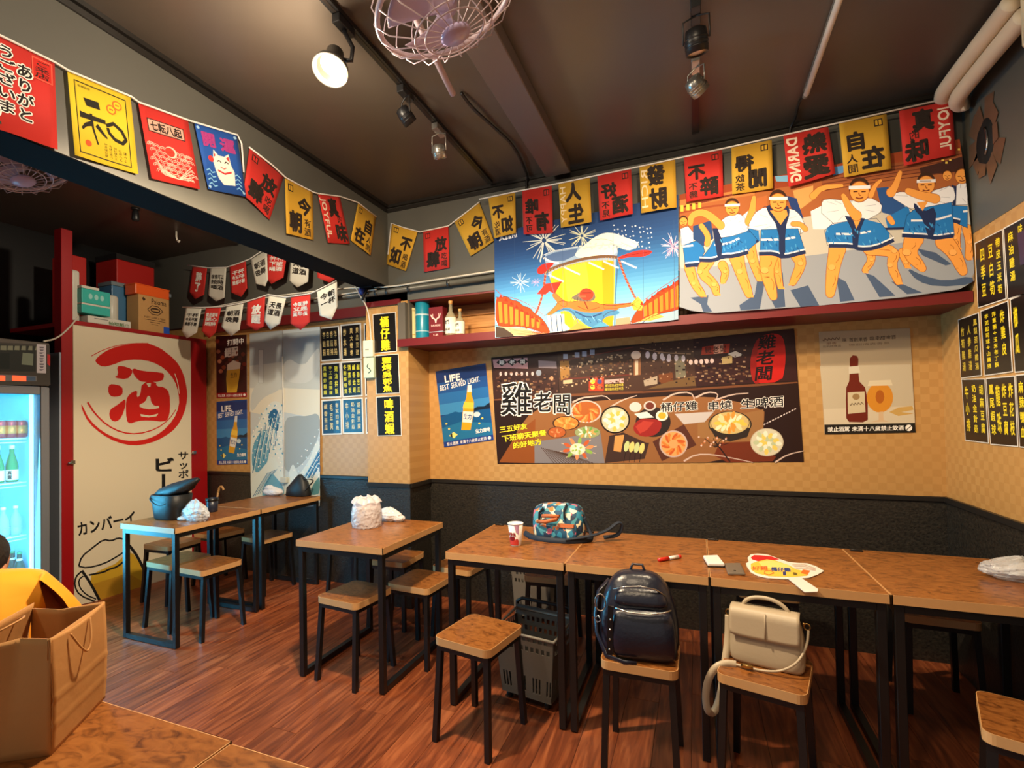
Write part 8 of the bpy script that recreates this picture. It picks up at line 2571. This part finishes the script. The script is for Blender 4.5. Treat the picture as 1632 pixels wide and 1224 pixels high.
TR_ = [(B(0, 0, 0.53), (0.16, 0.10)), (B(0.08, 0.085, 0.535), 0.090), (B(0.30, 0.07, 0.535), 0.074), (B(0.28, 0.07, 0.28), 0.064), (B(0.24, 0.07, 0.10), 0.054), (B(0.08, -0.09, 0.535), 0.090), (B(0.36, -0.16, 0.535), 0.074), (B(0.34, -0.16, 0.28), 0.064), (B(0.30, -0.16, 0.10), 0.054)]
part_label(skin_mesh('trousers', TR_, [(0, 1), (1, 2), (2, 3), (3, 4), (0, 5), (5, 6), (6, 7), (7, 8)], M_trouser, pr), 'dark trousers')
hcv = Vector(B(0.42, -0.085, 0.985))
nd = (fw * 0.80 + Vector((0, 0, -0.60))).normalized()
hr = nd.to_track_quat('-Y', 'Z').to_matrix()
hd_ = MB()
hd_.lathe([(0.02, -0.115), (0.045, -0.105), (0.060, -0.07), (0.070, -0.02), (0.076, 0.03), (0.072, 0.07), (0.052, 0.103), (0.02, 0.118)], 24, hcv, hr, True, lambda p, q_: Vector((p.x, p.y * 1.2, p.z)))
hd_.lathe([(0.011, -0.018), (0.014, -0.008), (0.008, 0.02), (0.003, 0.03)], 10, hcv + hr @ Vector((0, -0.088, -0.02)), hr)
make('head', hd_, M_skin, pr, subd=1)
for s_ in (-1, 1):
    make('ear', MB().lathe([(0.006, -0.030), (0.016, -0.022), (0.019, 0.0), (0.016, 0.022), (0.005, 0.030)], 12, hcv + hr @ Vector((s_ * 0.074, 0.012, -0.012)), hr, True, lambda p, q_: Vector((p.x * 0.45, p.y, p.z))), M_skin, pr)
    make('eye', MB().lathe([(0.002, -0.007), (0.011, 0.0), (0.002, 0.007)], 12, hcv + hr @ Vector((s_ * 0.030, -0.086, 0.006)), hr), mat('eye_dark', (30, 24, 22), 0.2), pr)
make('mouth', MB().box(hcv + hr @ Vector((0, -0.082, -0.062)), (0.04, 0.008, 0.010), hr), mat('lip', (160, 84, 74), 0.5), pr)
ha = MB()
ha.lathe([(0.060, -0.055), (0.078, -0.03), (0.084, 0.02), (0.080, 0.07), (0.060, 0.110), (0.022, 0.128)], 24, hcv + hr @ Vector((0, 0.016, 0.0)), hr, True, lambda p, q_: Vector((p.x, p.y * 1.16 if p.y > 0 else p.y * (0.45 if p.z < 0.05 else 1.0), p.z)))
make('hair', ha, M_hair, pr, subd=1)
for s_ in (-1, 1):
    make('shoe', blob([(0.0, 0.045, 0.12, 0, 0), (0.02, 0.048, 0.125, 0, 0), (0.06, 0.042, 0.09, 0, -0.02), (0.09, 0.036, 0.045, 0, -0.06)], 18, 2.6), mat('black_shoe', (20, 20, 20), 0.5), pr)
    o = pr.children[-1]
    o.location = Vector(B(0.30, 0.07, 0.0) if s_ > 0 else B(0.36, -0.16, 0.0))
    o.rotation_euler = (0, 0, math.atan2(fw.y, fw.x) - math.pi / 2)
